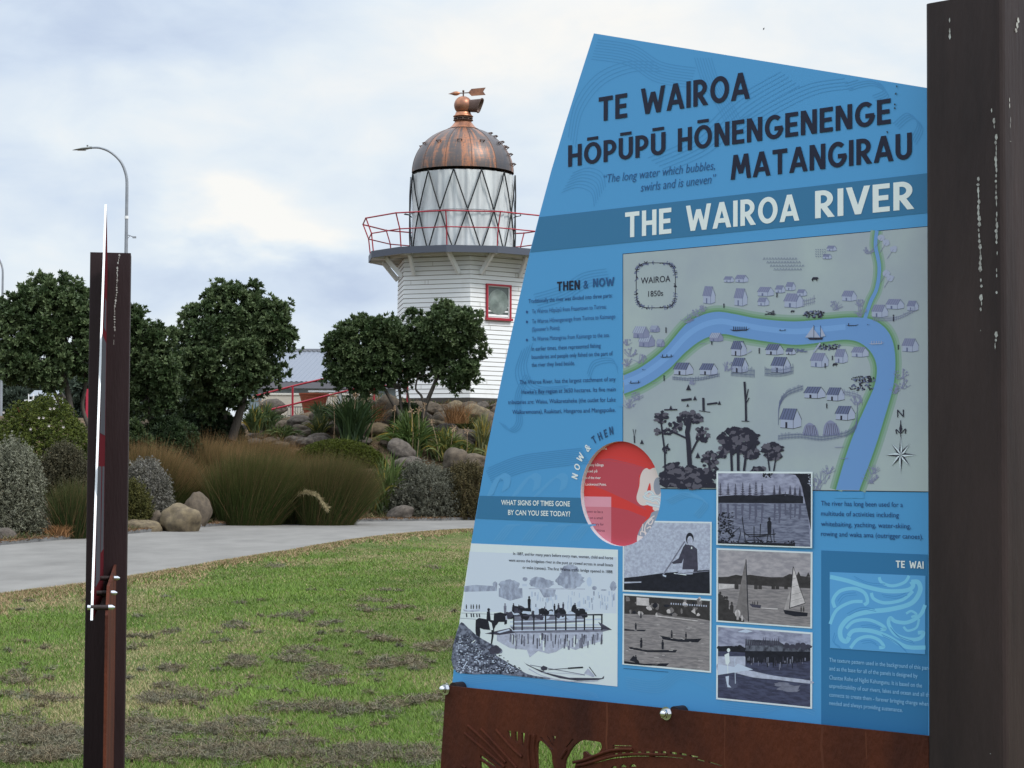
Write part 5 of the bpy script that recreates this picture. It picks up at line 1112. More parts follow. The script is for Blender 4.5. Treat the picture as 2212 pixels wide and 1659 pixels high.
    mb.tube([c0+vx*(x*k) for x in (-125, -112, -98, -75, -55, -35, -28)], [.004, .014, .03, .062, .066, .04, .018], copper_b, n=10); vane = mb.build('weather_vane', lt)
    mb = MB(); ty = np.array([.17, .985, 0])*.012; fin = [(40, 0), (68, 30), (185, 34), (165, 4), (185, -26), (68, -28)]
    a = [c0+vx*(x*k)+np.array([0, 0, y*k])+ty for x, y in fin]; b2 = [p-2*ty for p in a]; n6 = 6
    mb.add(a+b2, [tuple(range(5, -1, -1)), tuple(range(6, 12))]+[(i, (i+1) % 6, 6+(i+1) % 6, 6+i) for i in range(6)], copper_b); mb.build('tail_fin', vane)
build_lighthouse()

# ------------------------------------------------------------------ street lamps
galv = mat('galvanised_steel', (.30, .32, .35), .5, .4, metal=.3, c2=(.24, .26, .29), scale=4)
def street_lamp(X, dep, label, fittings):
    b = GP(X, dep); ctr = b[0]; top = 12.75; rt = thing('street_lamp', tuple(b), label, 'street lamp', 'street lamps behind the garden')
    s = 70/FPX*(1 if True else 1)
    arm = [(0, top-4.6), (0, top-1.45), (-.03, top-1.0), (-.22, top-.52), (-.58, top-.18), (-.95, top-.03), (-1.25, top-.02), (-1.34, top-.015)]
    sm = smooth(arm[1:], 5); mb = MB()
    pts = [(ctr, dep, b[2]-.2), (ctr, dep, b[2]+1.2), (ctr, dep, top-3.3), (ctr, dep, top-2.4)]+[(ctr+x, dep, z) for x, z in sm]
    rs = [.095, .09, .060, .056]+list(np.linspace(.054, .032, len(sm))); mb.tube(pts, rs, galv, n=12); pole = mb.build('pole', rt)
    mb = MB(); hx = ctr-1.30; hd = mat('lamp_head_grey', (.17, .18, .17), .55)
    prof = [(0, .03, .055), (-.10, .045, .10), (-.28, .045, .13), (-.5, .02, .10), (-.62, .004, .03)]; rings = []
    for dx, h, w in prof: rings.append([np.array([hx+dx, dep+w*math.cos(t), top-.03+dx*.13+h*(math.sin(t) if math.sin(t) > 0 else .9*math.sin(t))]) for t in np.linspace(0, 2*math.pi, 12, endpoint=False)])
    vs = [p for r_ in rings for p in r_]; mb.add(vs, [(i*12+j, i*12+(j+1) % 12, (i+1)*12+(j+1) % 12, (i+1)*12+j) for i in range(4) for j in range(12)]+[tuple(range(12)), tuple(range(59, 47, -1))], hd)
    mb.box((hx-.1, dep, top+.045), (.05, .05, .05), hd); mb.tube([(hx+.06, dep, top-.02), (hx-.05, dep, top-.022)], .045, hd, n=8); mb.build('lamp_head', rt)
    mb = MB(); mb.box((hx-.3, dep, top-.115), (.3, .13, .012), mat('lamp_lens', (.5, .5, .48), .3)); mb.build('lens', rt)
    if fittings:
        z1 = float(P(268, 469.5, dep)[2]); mb = MB(); mb.tube([(ctr, dep, z1-.05), (ctr, dep, z1+.05)], .068, white_p, n=14); mb.build('band', rt)
        z2 = float(P(268, 510, dep)[2]); mb = MB(); mb.tube([(ctr+.05, dep, z2+.04), (ctr+.18, dep, z2), (ctr+.24, dep, z2-.03)], .018, galv, n=6); mb.box((ctr+.28, dep, z2-.04), (.12, .09, .06), galv); mb.tube([(ctr+.05, dep, z2-.08), (ctr+.12, dep, z2)], .01, galv, n=5); mb.build('sensor', rt)
    return rt
street_lamp(268, 70, 'grey curved street lamp with a white band on its pole, rising behind the brown post', True)
street_lamp(1.5, 103, 'grey street lamp pole cut off by the left edge, beside the left tree', False)

# ------------------------------------------------------------------ buildings behind the garden
def build_hall():
    d0 = 80.0; xl, xr = P(520, 800, d0)[0], P(930, 800, d0)[0]; ze = P(660, 824.8, d0)[2]; zr = float(P(660, 758.5, d0+6)[2]); rt = thing('hall', ((xl+xr)/2, d0+3, float(zg(0, d0))), 'low building with a grey corrugated roof and pale blue wall behind the trees', 'building')
    roofm = mat('grey_roof', (.20, .22, .26), .6, .2); mb = MB(); n = 180; vs = []; fs = []      # corrugations
    xs = np.linspace(xl, xr, n*4+1)
    for x in xs:
        o = .013*math.sin((x-xl)/.2*2*math.pi); vs += [(x, d0-.25, ze+o), (x+.6, d0+6, zr+o)]
    for i in range(len(xs)-1): fs.append((2*i, 2*i+2, 2*i+3, 2*i+1))
    mb.add(vs, fs, roofm, True); mb.add([(xl, d0+6, zr), (xr+.6, d0+6, zr), (xr, d0+12, ze), (xl, d0+12, ze)], [(0, 1, 2, 3)], roofm); roof = mb.build('roof', rt)
    mb = MB(); mb.bar((xl, d0+6, zr+.06), (xr+.6, d0+6, zr+.06), .3, .07, mat('ridge_cap', (.2, .21, .24), .5)); mb.build('ridge_cap', roof)
    mb = MB(); mb.bar((xl, d0-.28, ze-.15), (xr, d0-.28, ze-.15), .04, .24, mat('fascia_grey', (.16, .16, .18), .6)); mb.build('fascia', roof)
    wm = mat('pale_blue_wall', (.36, .45, .50), .8, c2=(.30, .38, .43), scale=2); mb = MB(); gz = float(zg(0, d0))
    mb.box(((xl+xr)/2, d0+6, (gz+ze)/2-.1), (xr-xl-.6, 11.4, ze-gz-.2), wm); mb.build('wall', rt)
build_hall()
def build_fence():
    d0 = 66.0; xl, xr = P(566, 860, d0)[0], P(815, 860, d0)[0]; zt = P(660, 853.5, d0)[2]; gz = float(zg(-6, d0)); rt = thing('garden_wall', ((xl+xr)/2, d0, gz), 'low cream boundary wall with a thin picket railing behind the terracotta planter', 'wall')
    cm_ = mat('cream_wall', (.60, .55, .46), .85, c2=(.52, .47, .40), scale=1.2, stretch=(1, 1, .4)); mb = MB(); mb.box(((xl+xr)/2, d0, (gz+zt)/2-.1), (xr-xl, .18, zt-gz+.2), cm_); w_ = mb.build('wall', rt)
    mb = MB(); mb.box(((xl+xr)/2, d0, zt+.03), (xr-xl+.04, .24, .06), mat('wall_coping', (.7, .67, .6), .8)); mb.build('coping', rt)
    pm = mat('picket_grey', (.12, .12, .12), .6)
    for x0, x1, y0, y1 in ((622, 654, 879, 898), (708, 815, 856, 884)):
        a, b = P(x0, y0, d0-1.2), P(x1, y0, d0-1.2); zb = float(P(x0, y1, d0-1.2)[2]); mb = MB(); n = int((x1-x0)/5)
        mb.bar(a, b, .03, .03, pm); mb.bar((a[0], a[1], zb), (b[0], b[1], zb), .03, .03, pm)
        for i in range(n+1): x = a[0]+(b[0]-a[0])*i/n; mb.box((x, d0-1.2, (a[2]+zb)/2-.2), (.016, .016, a[2]-zb+.4), pm)
        mb.build('picket_railing', rt)
build_fence()
def planter(X, w_px, ytop, ybot, dep, label, nm='planter'):
    c = P(X, ytop, dep); k = dep/FPX; h = (ybot-ytop)*k*1.1; rt_ = w_px*k/2; rb = rt_*.62; mb = MB(); tm = mat('terracotta', (.26, .07, .038), .85, .15, c2=(.34, .11, .065), scale=3, stretch=(.6, .6, 6), bump=.3, bscale=14); prof = []
    n = 11
    for i in range(n):
        z0 = c[2]-h+h*i/n; z1 = c[2]-h+h*(i+1)/n; r0, r1 = rb+(rt_-rb)*i/n, rb+(rt_-rb)*(i+1)/n
        prof += [(r0-.014, z0), (r0, z0+.012), (r1, z1-.012), (r1-.014, z1)]
    mb.lathe(c, prof, tm, n=36, smooth=False); mb.lathe(c, [(rt_-.014, c[2]), (rt_+.02, c[2]), (rt_+.02, c[2]+.05), (rt_-.06, c[2]+.05), (rt_-.07, c[2]-.03), (.01, c[2]-.03)], tm, n=36, smooth=False)
    o = mb.build(nm); return tag(o, label, 'planter')
planter(678, 62, 853, 897, 62, 'large tapered terracotta planter standing behind the red handrail')
planter(49, 20, 886, 902, 43.5, 'small orange terracotta pot half hidden in the flowering bush on the left', 'terracotta_pot')
def build_table():
    d0 = 64.0; z = P(690, 846, d0)[2]; xl, xr = P(668, 846, d0)[0], P(752, 846, d0)[0]; gz = float(zg(-6, d0)); mb = MB(); rt = thing('picnic_table', ((xl+xr)/2, d0, gz), 'white picnic table behind the terracotta planter', 'table')
    mb.box(((xl+xr)/2, d0, z), (xr-xl, .75, .05), white_p); mb.build('table_top', rt)
    for x in (xl+.25, xr-.25):
        mb = MB(); mb.box((x, d0, (z+gz)/2), (.08, .5, z-gz), white_p); mb.build('leg', rt)
build_table()
def build_shed():
    d0 = 72.0; a, b = P(66, 856, d0), P(112, 900, d0); gz = float(zg(a[0], d0)); rt = thing('white_shed', ((a[0]+b[0])/2, d0+1, gz), 'small white shed glimpsed under the crown of the left tree', 'shed')
    mb = MB(); mb.box(((a[0]+b[0])/2, d0+1, (gz+a[2])/2), (b[0]-a[0], 1.6, a[2]-gz), white_p); mb.build('wall', rt)
    mb = MB(); z = a[2]; mb.add([(a[0]-.1, d0+.1, z), (b[0]+.1, d0+.1, z), (b[0]+.1, d0+1, z+.25), (a[0]-.1, d0+1, z+.25), (b[0]+.1, d0+1.9, z), (a[0]-.1, d0+1.9, z)], [(0, 1, 2, 3), (3, 2, 4, 5)], galv); mb.build('roof', rt)
    d1 = 70.0; r2 = thing('white_railing', (P(80, 870, d1)[0], d1, gz), 'thin white railing in front of the small white shed', 'railing')
    mb = MB(); l, r_ = P(53, 865, d1), P(107, 864, d1); mb.bar(l, r_, .04, .05, white_p)
    for x in (62.5, 73, 83.5, 94, 105): p, q = P(x, 851, d1), P(x, 888, d1); mb.bar((p[0], d1-.03, p[2]), (q[0], d1-.03, gz), .03, .03, white_p)
    mb.build('rail', r2)
build_shed()
def build_red_board():
    d0 = 60.0; mb = MB(); a, b = P(186, 840, d0), P(206, 905, d0); gz = float(zg(a[0], d0)); mb.box(((a[0]+b[0])/2, d0, (a[2]+b[2])/2), (b[0]-a[0], .05, a[2]-b[2]), mat('red_board', (.42, .03, .06), .5)); mb.box(((a[0]+b[0])/2, d0+.05, (a[2]+gz)/2), (.08, .06, a[2]-gz), galv)
    tag(mb.build('notice_board'), 'red board mostly hidden behind the brown post and left tree trunk', 'board')
build_red_board()

# ------------------------------------------------------------------ red handrail up the ramp
def build_handrail():
    dd = lambda x: 55.4
    b0 = P(632, 914, 55.4); rt = thing('handrail', (b0[0], b0[1], float(b0[2])), 'red pipe handrail climbing beside the boulders towards the lighthouse', 'handrail')
    top = [(552, 855), (632, 834.2), (707, 816.5), (754.5, 805), (800, 800), (880, 800)]; low = [(540, 895.2), (632, 873.5), (732, 848.5), (800, 835), (880, 835)]
    for pl, nm in ((top, 'top_rail'), (low, 'lower_rail')):
        mb = MB(); mb.tube([P(x, y, dd(x)) for x, y in smooth(pl, 3)], .026, redp_m, n=8); mb.build(nm, rt)
    for x, y0, y1 in ((632, 834, 918), (807.6, 800, 875), (880, 800, 875)):
        mb = MB(); mb.tube([P(x, y0, dd(x)), P(x, y1, dd(x))], .03, redp_m, n=8); mb.build('post', rt)
build_handrail()

# ------------------------------------------------------------------ boulders
rock_m = mat('river_boulder', (.145, .115, .085), .9, .15, c2=(.075, .062, .05), scale=3.2, bump=.5, bscale=26, detail=8, lo=.35, hi=.7)
rock_b = mat('tan_boulder', (.22, .175, .11), .9, .15, c2=(.115, .092, .066), scale=3.0, bump=.5, bscale=26, detail=8)
rock_g = mat('grey_boulder', (.135, .115, .098), .9, .15, c2=(.07, .06, .052), scale=4, bump=.5, bscale=26, detail=8)
def rock_mesh(name, seed, mt):
    bm = bmesh.new(); bmesh.ops.create_icosphere(bm, subdivisions=4, radius=1.0); o = Vector((seed*7.3, seed*3.1, seed*1.7))
    for v in bm.verts:
        p = v.co.copy(); d = mnoise.noise(p*.8+o)*.42+mnoise.noise(p*2.0+o)*.12+mnoise.noise(p*5+o)*.03; q = p*(1+d)
        v.co = q
    for ax in range(3):      # fill a unit box, so the stone's size is the one given
        lo, hi = min(v.co[ax] for v in bm.verts), max(v.co[ax] for v in bm.verts)
        for v in bm.verts: v.co[ax] = (v.co[ax]-lo)/(hi-lo)*2-1
    me = bpy.data.meshes.new(name); bm.to_mesh(me); bm.free(); me.materials.append(mt)
    me.polygons.foreach_set('use_smooth', [True]*len(me.polygons)); return me
ROCKS = {k: [rock_mesh('boulder', i+j*10, mt) for i in range(5)] for j, (k, mt) in enumerate((('m', rock_m), ('b', rock_b), ('g', rock_g)))}
def boulder(X, Y, w, h, dep, kind, label, group, seed, tilt=0.0):
    """X, Y: middle of the stone in the view; w, h its size in pixels at that depth"""
    if group: dep = min(dep, float(G(X, Y)[1])-h*.5*dep/FPX)
    c = P(X, Y, dep); k = dep/FPX; rr = random.Random(seed)
    o = link('boulder', ROCKS[kind][seed % 5], None, (float(c[0]), float(c[1]), float(c[2])))
    o.rotation_euler = (rr.uniform(-.3, .3), tilt+rr.uniform(-.15, .15), rr.uniform(0, 6.28)); o.scale = (w*k/2*.98, w*k/2*rr.uniform(.75, .95), h*k/2*.98)
    # spin about the vertical first, then keep the wide axis across the view
    o.rotation_euler = (0, tilt, rr.choice((0, math.pi))+rr.uniform(-.25, .25))
    return tag(o, label, 'boulder', group)
def build_boulders():
    gw = 'boulders of the retaining bank'; L1 = 'rounded boulder stacked in the retaining bank below the lighthouse'
    S1 = [(800, 885, 46, 42, 'm'), (838, 878, 60, 52, 'm'), (865, 897, 42, 40, 'b'), (880, 918, 56, 40, 'b'), (845, 912, 44, 40, 'm'), (935, 885, 44, 36, 'm'), (965, 893, 54, 40, 'm'), (985, 882, 50, 34, 'b'), (1012, 884, 46, 34, 'm'), (1040, 880, 34, 26, 'g'), (1028, 893, 62, 42, 'b'), (1055, 905, 44, 34, 'm'), (948, 912, 50, 42, 'm'), (990, 916, 60, 46, 'm'), (1030, 925, 50, 36, 'g'), (965, 930, 60, 36, 'g'), (1065, 925, 40, 34, 'm'), (1080, 895, 44, 34, 'm'), (1010, 945, 60, 36, 'g'), (915, 905, 40, 34, 'g'), (905, 885, 38, 30, 'm'), (1062, 945, 50, 34, 'g'), (920, 940, 50, 34, 'g'), (1110, 910, 60, 50, 'm'), (1100, 940, 50, 40, 'g'),
          (580, 922, 58, 30, 'm'), (612, 918, 44, 26, 'm'), (648, 912, 56, 32, 'g'), (690, 903, 50, 30, 'm'), (725, 900, 46, 30, 'm'), (565, 940, 56, 28, 'g'), (610, 938, 62, 30, 'g'), (655, 934, 56, 34, 'm'), (695, 925, 50, 34, 'm'), (735, 925, 60, 40, 'm'), (590, 955, 60, 26, 'g'), (640, 955, 58, 28, 'g'), (690, 950, 56, 30, 'g'), (765, 905, 50, 40, 'm'), (770, 935, 50, 36, 'g'), (550, 958, 44, 24, 'g'), (540, 925, 40, 26, 'g')]
    rq = random.Random(8); S1 += [(rq.uniform(815, 1090), rq.uniform(880, 962), rq.uniform(30, 56), rq.uniform(24, 40), rq.choice('mmgb')) for _ in range(34)]+[(rq.uniform(540, 790), rq.uniform(908, 965), rq.uniform(30, 52), rq.uniform(20, 32), rq.choice('mmg')) for _ in range(16)]
    for i, (x, y, w, h, k) in enumerate(S1):
        dep = 57.2; boulder(x, y, w*1.02, h*1.05, dep, k, L1, gw, i+11)
    boulder(590, 880, 62, 40, 57, 'g', 'squarish grey boulder behind the left end of the red handrail', None, 4)
    # single stones by the path
    for (x, yb, w, h, k, lab, sd, tl) in ((309, 1164, 86, 38, 'b', 'low rounded tan boulder just right of the brown post by the path', 2, .1), (393, 1158, 100, 66, 'b', 'large smooth tan boulder right of the silver bush beside the path', 6, -.15), (341, 1154, 36, 46, 'm', 'small upright boulder between two tan boulders beside the path', 8, .3), (426, 1146, 66, 76, 'm', 'grey-brown boulder half hidden by the dark reeds', 12, 0),
                                      (66, 1160, 90, 42, 'm', 'low brown boulder under the silver shrub on the left', 21, .05), (14, 1190, 48, 46, 'g', 'pale grey boulder at the left edge by the path', 18, .2), (98, 1130, 30, 40, 'm', 'small brown boulder left of the dark reed clump', 3, .3)):
        g = G(x, min(yb, 1177 if x < 60 else 1156)-6); c = g; kk = c[1]/FPX
        o = boulder(x, yb-h/2, w, h*1.25, c[1]+w*kk*.3, k, lab, None, sd, tl)
    for (x, y, w, h, dep, k, lab, sd, tl) in ((866, 975, 62, 44, 50, 'g', 'pointed dark boulder above the grey shrub', 5, .35), (880, 1005, 64, 36, 49.2, 'g', 'flat grey boulder resting below the pointed dark one', 7, 0), (985, 998, 56, 56, 49.6, 'm', 'domed brown-grey boulder behind the grey shrub', 9, 0), (1035, 1000, 70, 36, 49.6, 'm', 'wide boulder beside the sign, under the strap leaves', 13, .05), (865, 1114, 60, 40, 47.6, 'g', 'angular grey stone at the path edge among dead leaves', 14, .3)):
        boulder(x, y, w*1.1, h*1.15, dep, k, lab, None, sd, tl)
build_boulders()
# ------------------------------------------------------------------ vegetation
def leaf_mat(name, rough=.45, spec=.4, trans=.25):
    mt = bpy.data.materials.new(name); mt.use_nodes = True; nt = mt.node_tree; b = nt.nodes['Principled BSDF']; out = nt.nodes['Material Output']
    a = nt.nodes.new('ShaderNodeAttribute'); a.attribute_name = 'Col'; nt.links.new(a.outputs['Color'], b.inputs['Base Color'])
    b.inputs['Roughness'].default_value = rough; b.inputs['Specular IOR Level'].default_value = spec
    t = nt.nodes.new('ShaderNodeBsdfTranslucent'); nt.links.new(a.outputs['Color'], t.inputs[0]); m = nt.nodes.new('ShaderNodeMixShader'); m.inputs[0].default_value = trans
    nt.links.new(b.outputs[0], m.inputs[1]); nt.links.new(t.outputs[0], m.inputs[2]); nt.links.new(m.outputs[0], out.inputs[0]); return mt
leafm = leaf_mat('leathery_leaf', .48, .25, .18); softleaf = leaf_mat('soft_leaf', .6, .25, .25); bladem = leaf_mat('grass_blade', .65, .2, .25)
bark = mat('grey_bark', (.115, .10, .085), .95, .1, c2=(.055, .048, .042), scale=6, stretch=(1, 1, .3), bump=.5, bscale=30)
def unit(v): return v/(np.linalg.norm(v, axis=-1, keepdims=True)+1e-9)
def leaves(pos, axis, L, Wd, cols, tilt=(.25, 1.1), per=8, rng=RNG):
    """rosettes of folded leaves: pos/axis (N,3); L, Wd scalars; cols (N,3) -> V, F, C"""
    N = len(pos); axis = unit(axis); ref = np.where(np.abs(axis[:, 2:3]) < .9, np.array([[0, 0, 1.]]), np.array([[1., 0, 0]])); u = unit(np.cross(axis, ref)); v = np.cross(axis, u)
    ph = (np.arange(per)[None, :]*2.4+rng.uniform(0, 6.28, (N, 1))); th = np.linspace(tilt[0], tilt[1], per)[None, :]+rng.normal(0, .18, (N, per))
    rad = np.cos(ph)[..., None]*u[:, None]+np.sin(ph)[..., None]*v[:, None]
    d = np.cos(th)[..., None]*axis[:, None]+np.sin(th)[..., None]*rad; sd = unit(np.cross(d, np.broadcast_to(axis[:, None], d.shape)+rng.normal(0, .25, d.shape))); up = np.cross(sd, d)
    ln = L*rng.uniform(.7, 1.25, (N, per, 1)); w = Wd*rng.uniform(.8, 1.2, (N, per, 1)); b = pos[:, None]+d*ln*.06
    tipd = b+d*ln-up*ln*.12*rng.uniform(-.6, 1, (N, per, 1))
    a1 = b+d*ln*.5+sd*w*.5+up*w*.12; a2 = b+d*ln*.5-sd*w*.5+up*w*.12
    V = np.stack([b, a1, tipd, a2], 2).reshape(-1, 3); F = np.arange(len(V)).reshape(-1, 4)
    C = np.clip(cols[:, None]*rng.uniform(.72, 1.28, (N, per, 1)), 0, 1); C = np.repeat(C.reshape(-1, 3), 4, axis=0)
    return V, F, C
def join(parts):
    V, F, C, o = [], [], [], 0
    for v, f, c in parts: V.append(v); F.append(f+o); C.append(c); o += len(v)
    return np.concatenate(V), np.concatenate(F), np.concatenate(C)
def sphere_pts(n, rng, zmin=-1.0):
    p = unit(rng.normal(size=(n*3+40, 3))); p = p[p[:, 2] > zmin][:n]; return p
def px_ell(X, Y, rx, ry, dep, dy=0.0):
    k = dep/FPX; return P(X, Y, dep)+np.array([0, dy, 0]), np.array([rx*k, min(rx, ry*1.2)*k*.95, ry*k])
def crown(lobes, dep, seed, clump=.36, leafL=.11, leafW=.056, base=(.040, .068, .025), young=(.14, .185, .085), dens=1.25, per=10, zmin=-.9, fill=.55):
    """lobes: (X, Y, rx, ry, dy) in view pixels at the depth; foliage sits in clumps on the lobes' skins plus some inside"""
    rng = np.random.default_rng(seed); PP, AX, CC = [], [], []
    E = []; sh = clump*.36*FPX/dep
    for X, Y, rx, ry, dy in lobes:
        rx, ry = max(10, rx-sh), max(10, ry-sh); E.append(px_ell(X, Y, rx*.88, ry*.88, dep, dy))
        for j in range(max(3, int((rx+ry)/22))):      # knobbly sub-crowns break the outline
            a = rng.uniform(0, 6.28); f = rng.uniform(.55, .95); q = rng.uniform(.28, .46); E.append(px_ell(X+rx*f*math.cos(a), Y-ry*f*math.sin(a), rx*q, ry*q, dep, dy+rng.uniform(-.6, .5)*rx*dep/FPX))
    Emain = E
    for c, r in E:
        area = 4*math.pi*np.mean(r**1.6)**(2/1.6); n = int(area/(clump*clump*.75)*dens); s = sphere_pts(n, rng, zmin)
        rad = np.where(rng.random(n) < fill, rng.uniform(.86, 1.06, n), rng.uniform(.45, .95, n))
        cc = c+s*r*rad[:, None]
        ok = np.ones(len(cc), bool)
        for c2, r2 in E:
            if c2 is not c: ok &= (((cc-c2)/(r2*.72))**2).sum(1) > 1
        cc, s, rad = cc[ok], s[ok], rad[ok]
        for q, sd, rr in zip(cc, s, rad):
            m = rng.integers(10, 18); R_ = clump*rng.uniform(.6, 1.1); dirs = unit(rng.normal(size=(m, 3))+sd*1.1+np.array([0, 0, .55]))
            PP.append(q+dirs*R_*rng.uniform(.35, 1.0, (m, 1))*np.array([1, 1, .8])); AX.append(dirs+np.array([0, 0, .35]))
            t = rng.random() < .46; f = rng.uniform(.25, 1, (m, 1)) if t else rng.uniform(0, .35, (m, 1)); CC.append(np.array(base)*(1-f)+np.array(young)*f)
    PP, AX, CC = np.concatenate(PP), np.concatenate(AX), np.concatenate(CC)
    return leaves(PP, AX, leafL, leafW, CC, per=per, rng=rng), E
def limb(mb, a, b, r0, r1, seed, wob=.12, n=7):
    rr = random.Random(seed); a, b = np.array(a, float), np.array(b, float); L = np.linalg.norm(b-a); pts = []
    for i in range(n):
        t = i/(n-1); w = wob*L*math.sin(math.pi*t); pts.append(a+(b-a)*t+np.array([rr.uniform(-w, w)*.5, rr.uniform(-w, w)*.5, rr.uniform(-w, w)*.25]))
    mb.tube(pts, [r0+(r1-r0)*(i/(n-1))**.8 for i in range(n)], bark, n=8, caps=False); return pts
def tree(label, lobes, stems, dep, seed, base_px, group='round-headed trees in the garden', **kw):
    g = P(base_px[0], base_px[1], dep); rt = thing('pohutukawa_tree', tuple(map(float, g)), label, 'tree', group)
    (V, F, C), E = crown(lobes, dep, seed, **kw)
    np_mesh('crown', V, F, leafm, C, rt)
    mb = MB(); rr = random.Random(seed)
    for st in stems:              # stem: list of px points, radius px
        pts = [P(x, y, dep+dz) for x, y, dz in st[0]]; k = dep/FPX; rs = np.linspace(st[1], st[2], len(pts))*k; sm = smooth(pts, 4)
        mb.tube(sm, list(np.interp(np.linspace(0, 1, len(sm)), np.linspace(0, 1, len(pts)), rs)), bark, n=9, caps=False); tip = sm[-1]
        near = sorted([e for e in E if e[1][0] > .35] or E, key=lambda e: np.linalg.norm(e[0]-np.array(tip)))[:st[3] if len(st) > 3 else 2]
        for c, r in near:
            limb(mb, tip, c, st[2]*k*.85, st[2]*k*.35, seed+len(mb.v))
            for _ in range(7): s = sphere_pts(1, np.random.default_rng(rr.randrange(10**6)), -.5)[0]; limb(mb, c-(c-np.array(tip))*rr.uniform(.1, .7), c+s*r*.85, st[2]*k*.45, .008, rr.randrange(10**6))
    mb.build('trunk', rt); return rt
def build_trees():
    tree('broad dark green tree on the far left, partly behind the brown post', [(100, 690, 75, 85, 0), (48, 740, 55, 90, -.3), (150, 660, 45, 62, .2), (105, 640, 50, 45, 0), (165, 745, 60, 90, 0), (95, 790, 85, 60, -.2), (25, 690, 32, 50, .2), (30, 800, 40, 35, 0), (185, 690, 40, 70, .3)],
         [([(155, 935, 0), (152, 880, 0), (140, 820, 0), (120, 770, 0)], 8, 4.5, 4), ([(150, 930, 0), (132, 880, 0), (112, 835, 0)], 6, 3.5, 3), ([(195, 930, .3), (178, 880, .3), (185, 830, .2), (180, 780, 0)], 5, 3, 3)], 45.5, 3, (155, 935))
    tree('pointed dark green tree between the brown post and the biggest round tree', [(310, 745, 58, 70, 0), (300, 700, 38, 42, 0), (345, 800, 45, 60, -.2), (280, 800, 55, 70, .2), (330, 855, 60, 50, 0), (260, 740, 40, 60, .3), (285, 870, 50, 45, 0)],
         [([(330, 945, 0), (325, 900, 0), (315, 850, 0)], 7, 4, 4)], 47.5, 5, (330, 945))
    tree('tall round-headed green tree with a forked pale trunk in the middle', [(500, 720, 88, 80, 0), (440, 745, 52, 68, -.2), (570, 725, 58, 72, 0), (525, 640, 38, 36, 0), (500, 665, 62, 52, .1), (490, 800, 88, 66, -.3), (590, 690, 40, 45, -.2), (425, 700, 36, 40, 0), (560, 800, 60, 50, .2), (430, 820, 45, 55, .2), (470, 870, 62, 42, 0), (400, 870, 40, 60, .5)],
         [([(500, 950, 0), (515, 900, 0), (528, 850, 0), (530, 800, 0)], 11, 5.5, 5), ([(490, 950, .1), (486, 900, .1), (478, 860, .1), (470, 800, 0)], 6, 4, 4)], 51, 8, (497, 950))
    tree('bushy multi-stemmed tree left of the lighthouse wall', [(790, 745, 62, 62, 0), (745, 770, 42, 55, -.2), (830, 730, 52, 50, .2), (800, 800, 72, 48, 0), (760, 820, 50, 34, -.1), (850, 790, 45, 52, .2), (735, 750, 32, 30, 0), (783, 715, 38, 32, 0)],
         [([(870, 930, 0), (862, 895, 0), (845, 865, 0), (825, 830, 0)], 5.5, 3, 3), ([(875, 935, .2), (868, 890, .2), (862, 840, .1)], 4, 2.5, 3), ([(878, 930, -.1), (885, 885, 0), (880, 845, 0)], 3.5, 2, 2), ([(800, 905, 0), (795, 870, 0), (770, 840, 0)], 3, 2, 2)], 53, 13, (870, 932), clump=.33)
    tree('spreading tree with a slender pale trunk in front of the lighthouse', [(965, 720, 65, 62, 0), (930, 735, 50, 55, .1), (1005, 755, 40, 55, 0), (955, 690, 42, 32, 0), (985, 800, 50, 45, -.1), (920, 790, 42, 40, .1), (1010, 815, 28, 30, 0), (890, 690, 25, 22, .2), (905, 745, 30, 45, .2)],
         [([(915, 915, 0), (918, 880, 0), (932, 845, 0), (948, 805, 0), (960, 765, 0)], 6, 3, 4), ([(918, 880, 0), (910, 855, 0), (898, 840, 0), (902, 815, 0)], 3, 1.8, 2)], 53, 17, (915, 918), clump=.33)
build_trees()

def twig_shrub(label, X, ybase, rx, ry, dep, seed, base, young, kind='twig', cat='shrub', group=None, name='shrub', n=2600, leafL=.05, leafW=.02):
    """dome-shaped bush: short leafy twigs pointing out of a dome, woody stems inside"""
    rng = np.random.default_rng(seed); g = G(X, ybase) if ybase > 1010 else P(X, ybase, dep); k = g[1]/FPX; g[2] = min(g[2], float(zg(g[0], g[1]))+.1); rt = thing(name, tuple(map(float, g)), label, cat, group); r = np.array([rx*k, rx*k*.9, ry*k])
    s = sphere_pts(n, rng, -.05); lump = 1+.16*np.array([mnoise.noise(Vector(q*2.2)+Vector((seed, 0, 0))) for q in s]); rad = rng.uniform(.55, 1.0, n)**.5*lump
    pos = g+s*r*rad[:, None]; t = rng.uniform(0, 1, (n, 1)); cols = np.array(base)*(1-t)+np.array(young)*t
    if kind == 'twig':
        ax = unit(s*np.array([.8, .8, .6])+np.array([0, 0, .95])+rng.normal(0, .26, (n, 3))); L = .19*rng.uniform(.4, 1.3, (n, 1)); PP, AX, CC = [], [], []
        for j in range(4): PP.append(pos+ax*L*j*.3); AX.append(ax+rng.normal(0, .2, (n, 3))); CC.append(cols*rng.uniform(.8, 1.2, (n, 1)))
        V, F, C = leaves(np.concatenate(PP), np.concatenate(AX), leafL, leafW, np.concatenate(CC), tilt=(.3, 1.0), per=4, rng=rng)
    else:
        V, F, C = leaves(pos, s+np.array([0, 0, .5]), leafL, leafW, cols, tilt=(.3, 1.25), per=7, rng=rng)
    np_mesh('foliage', V, F, softleaf, C, rt); mb = MB(); rr = random.Random(seed)
    for i in range(16): q = sphere_pts(1, rng, .1)[0]; limb(mb, g+np.array([rr.uniform(-.1, .1), rr.uniform(-.1, .1), -.1]), g+q*r*.85, .018, .006, rr.randrange(9999), n=5)
    mb.build('stems', rt); return rt
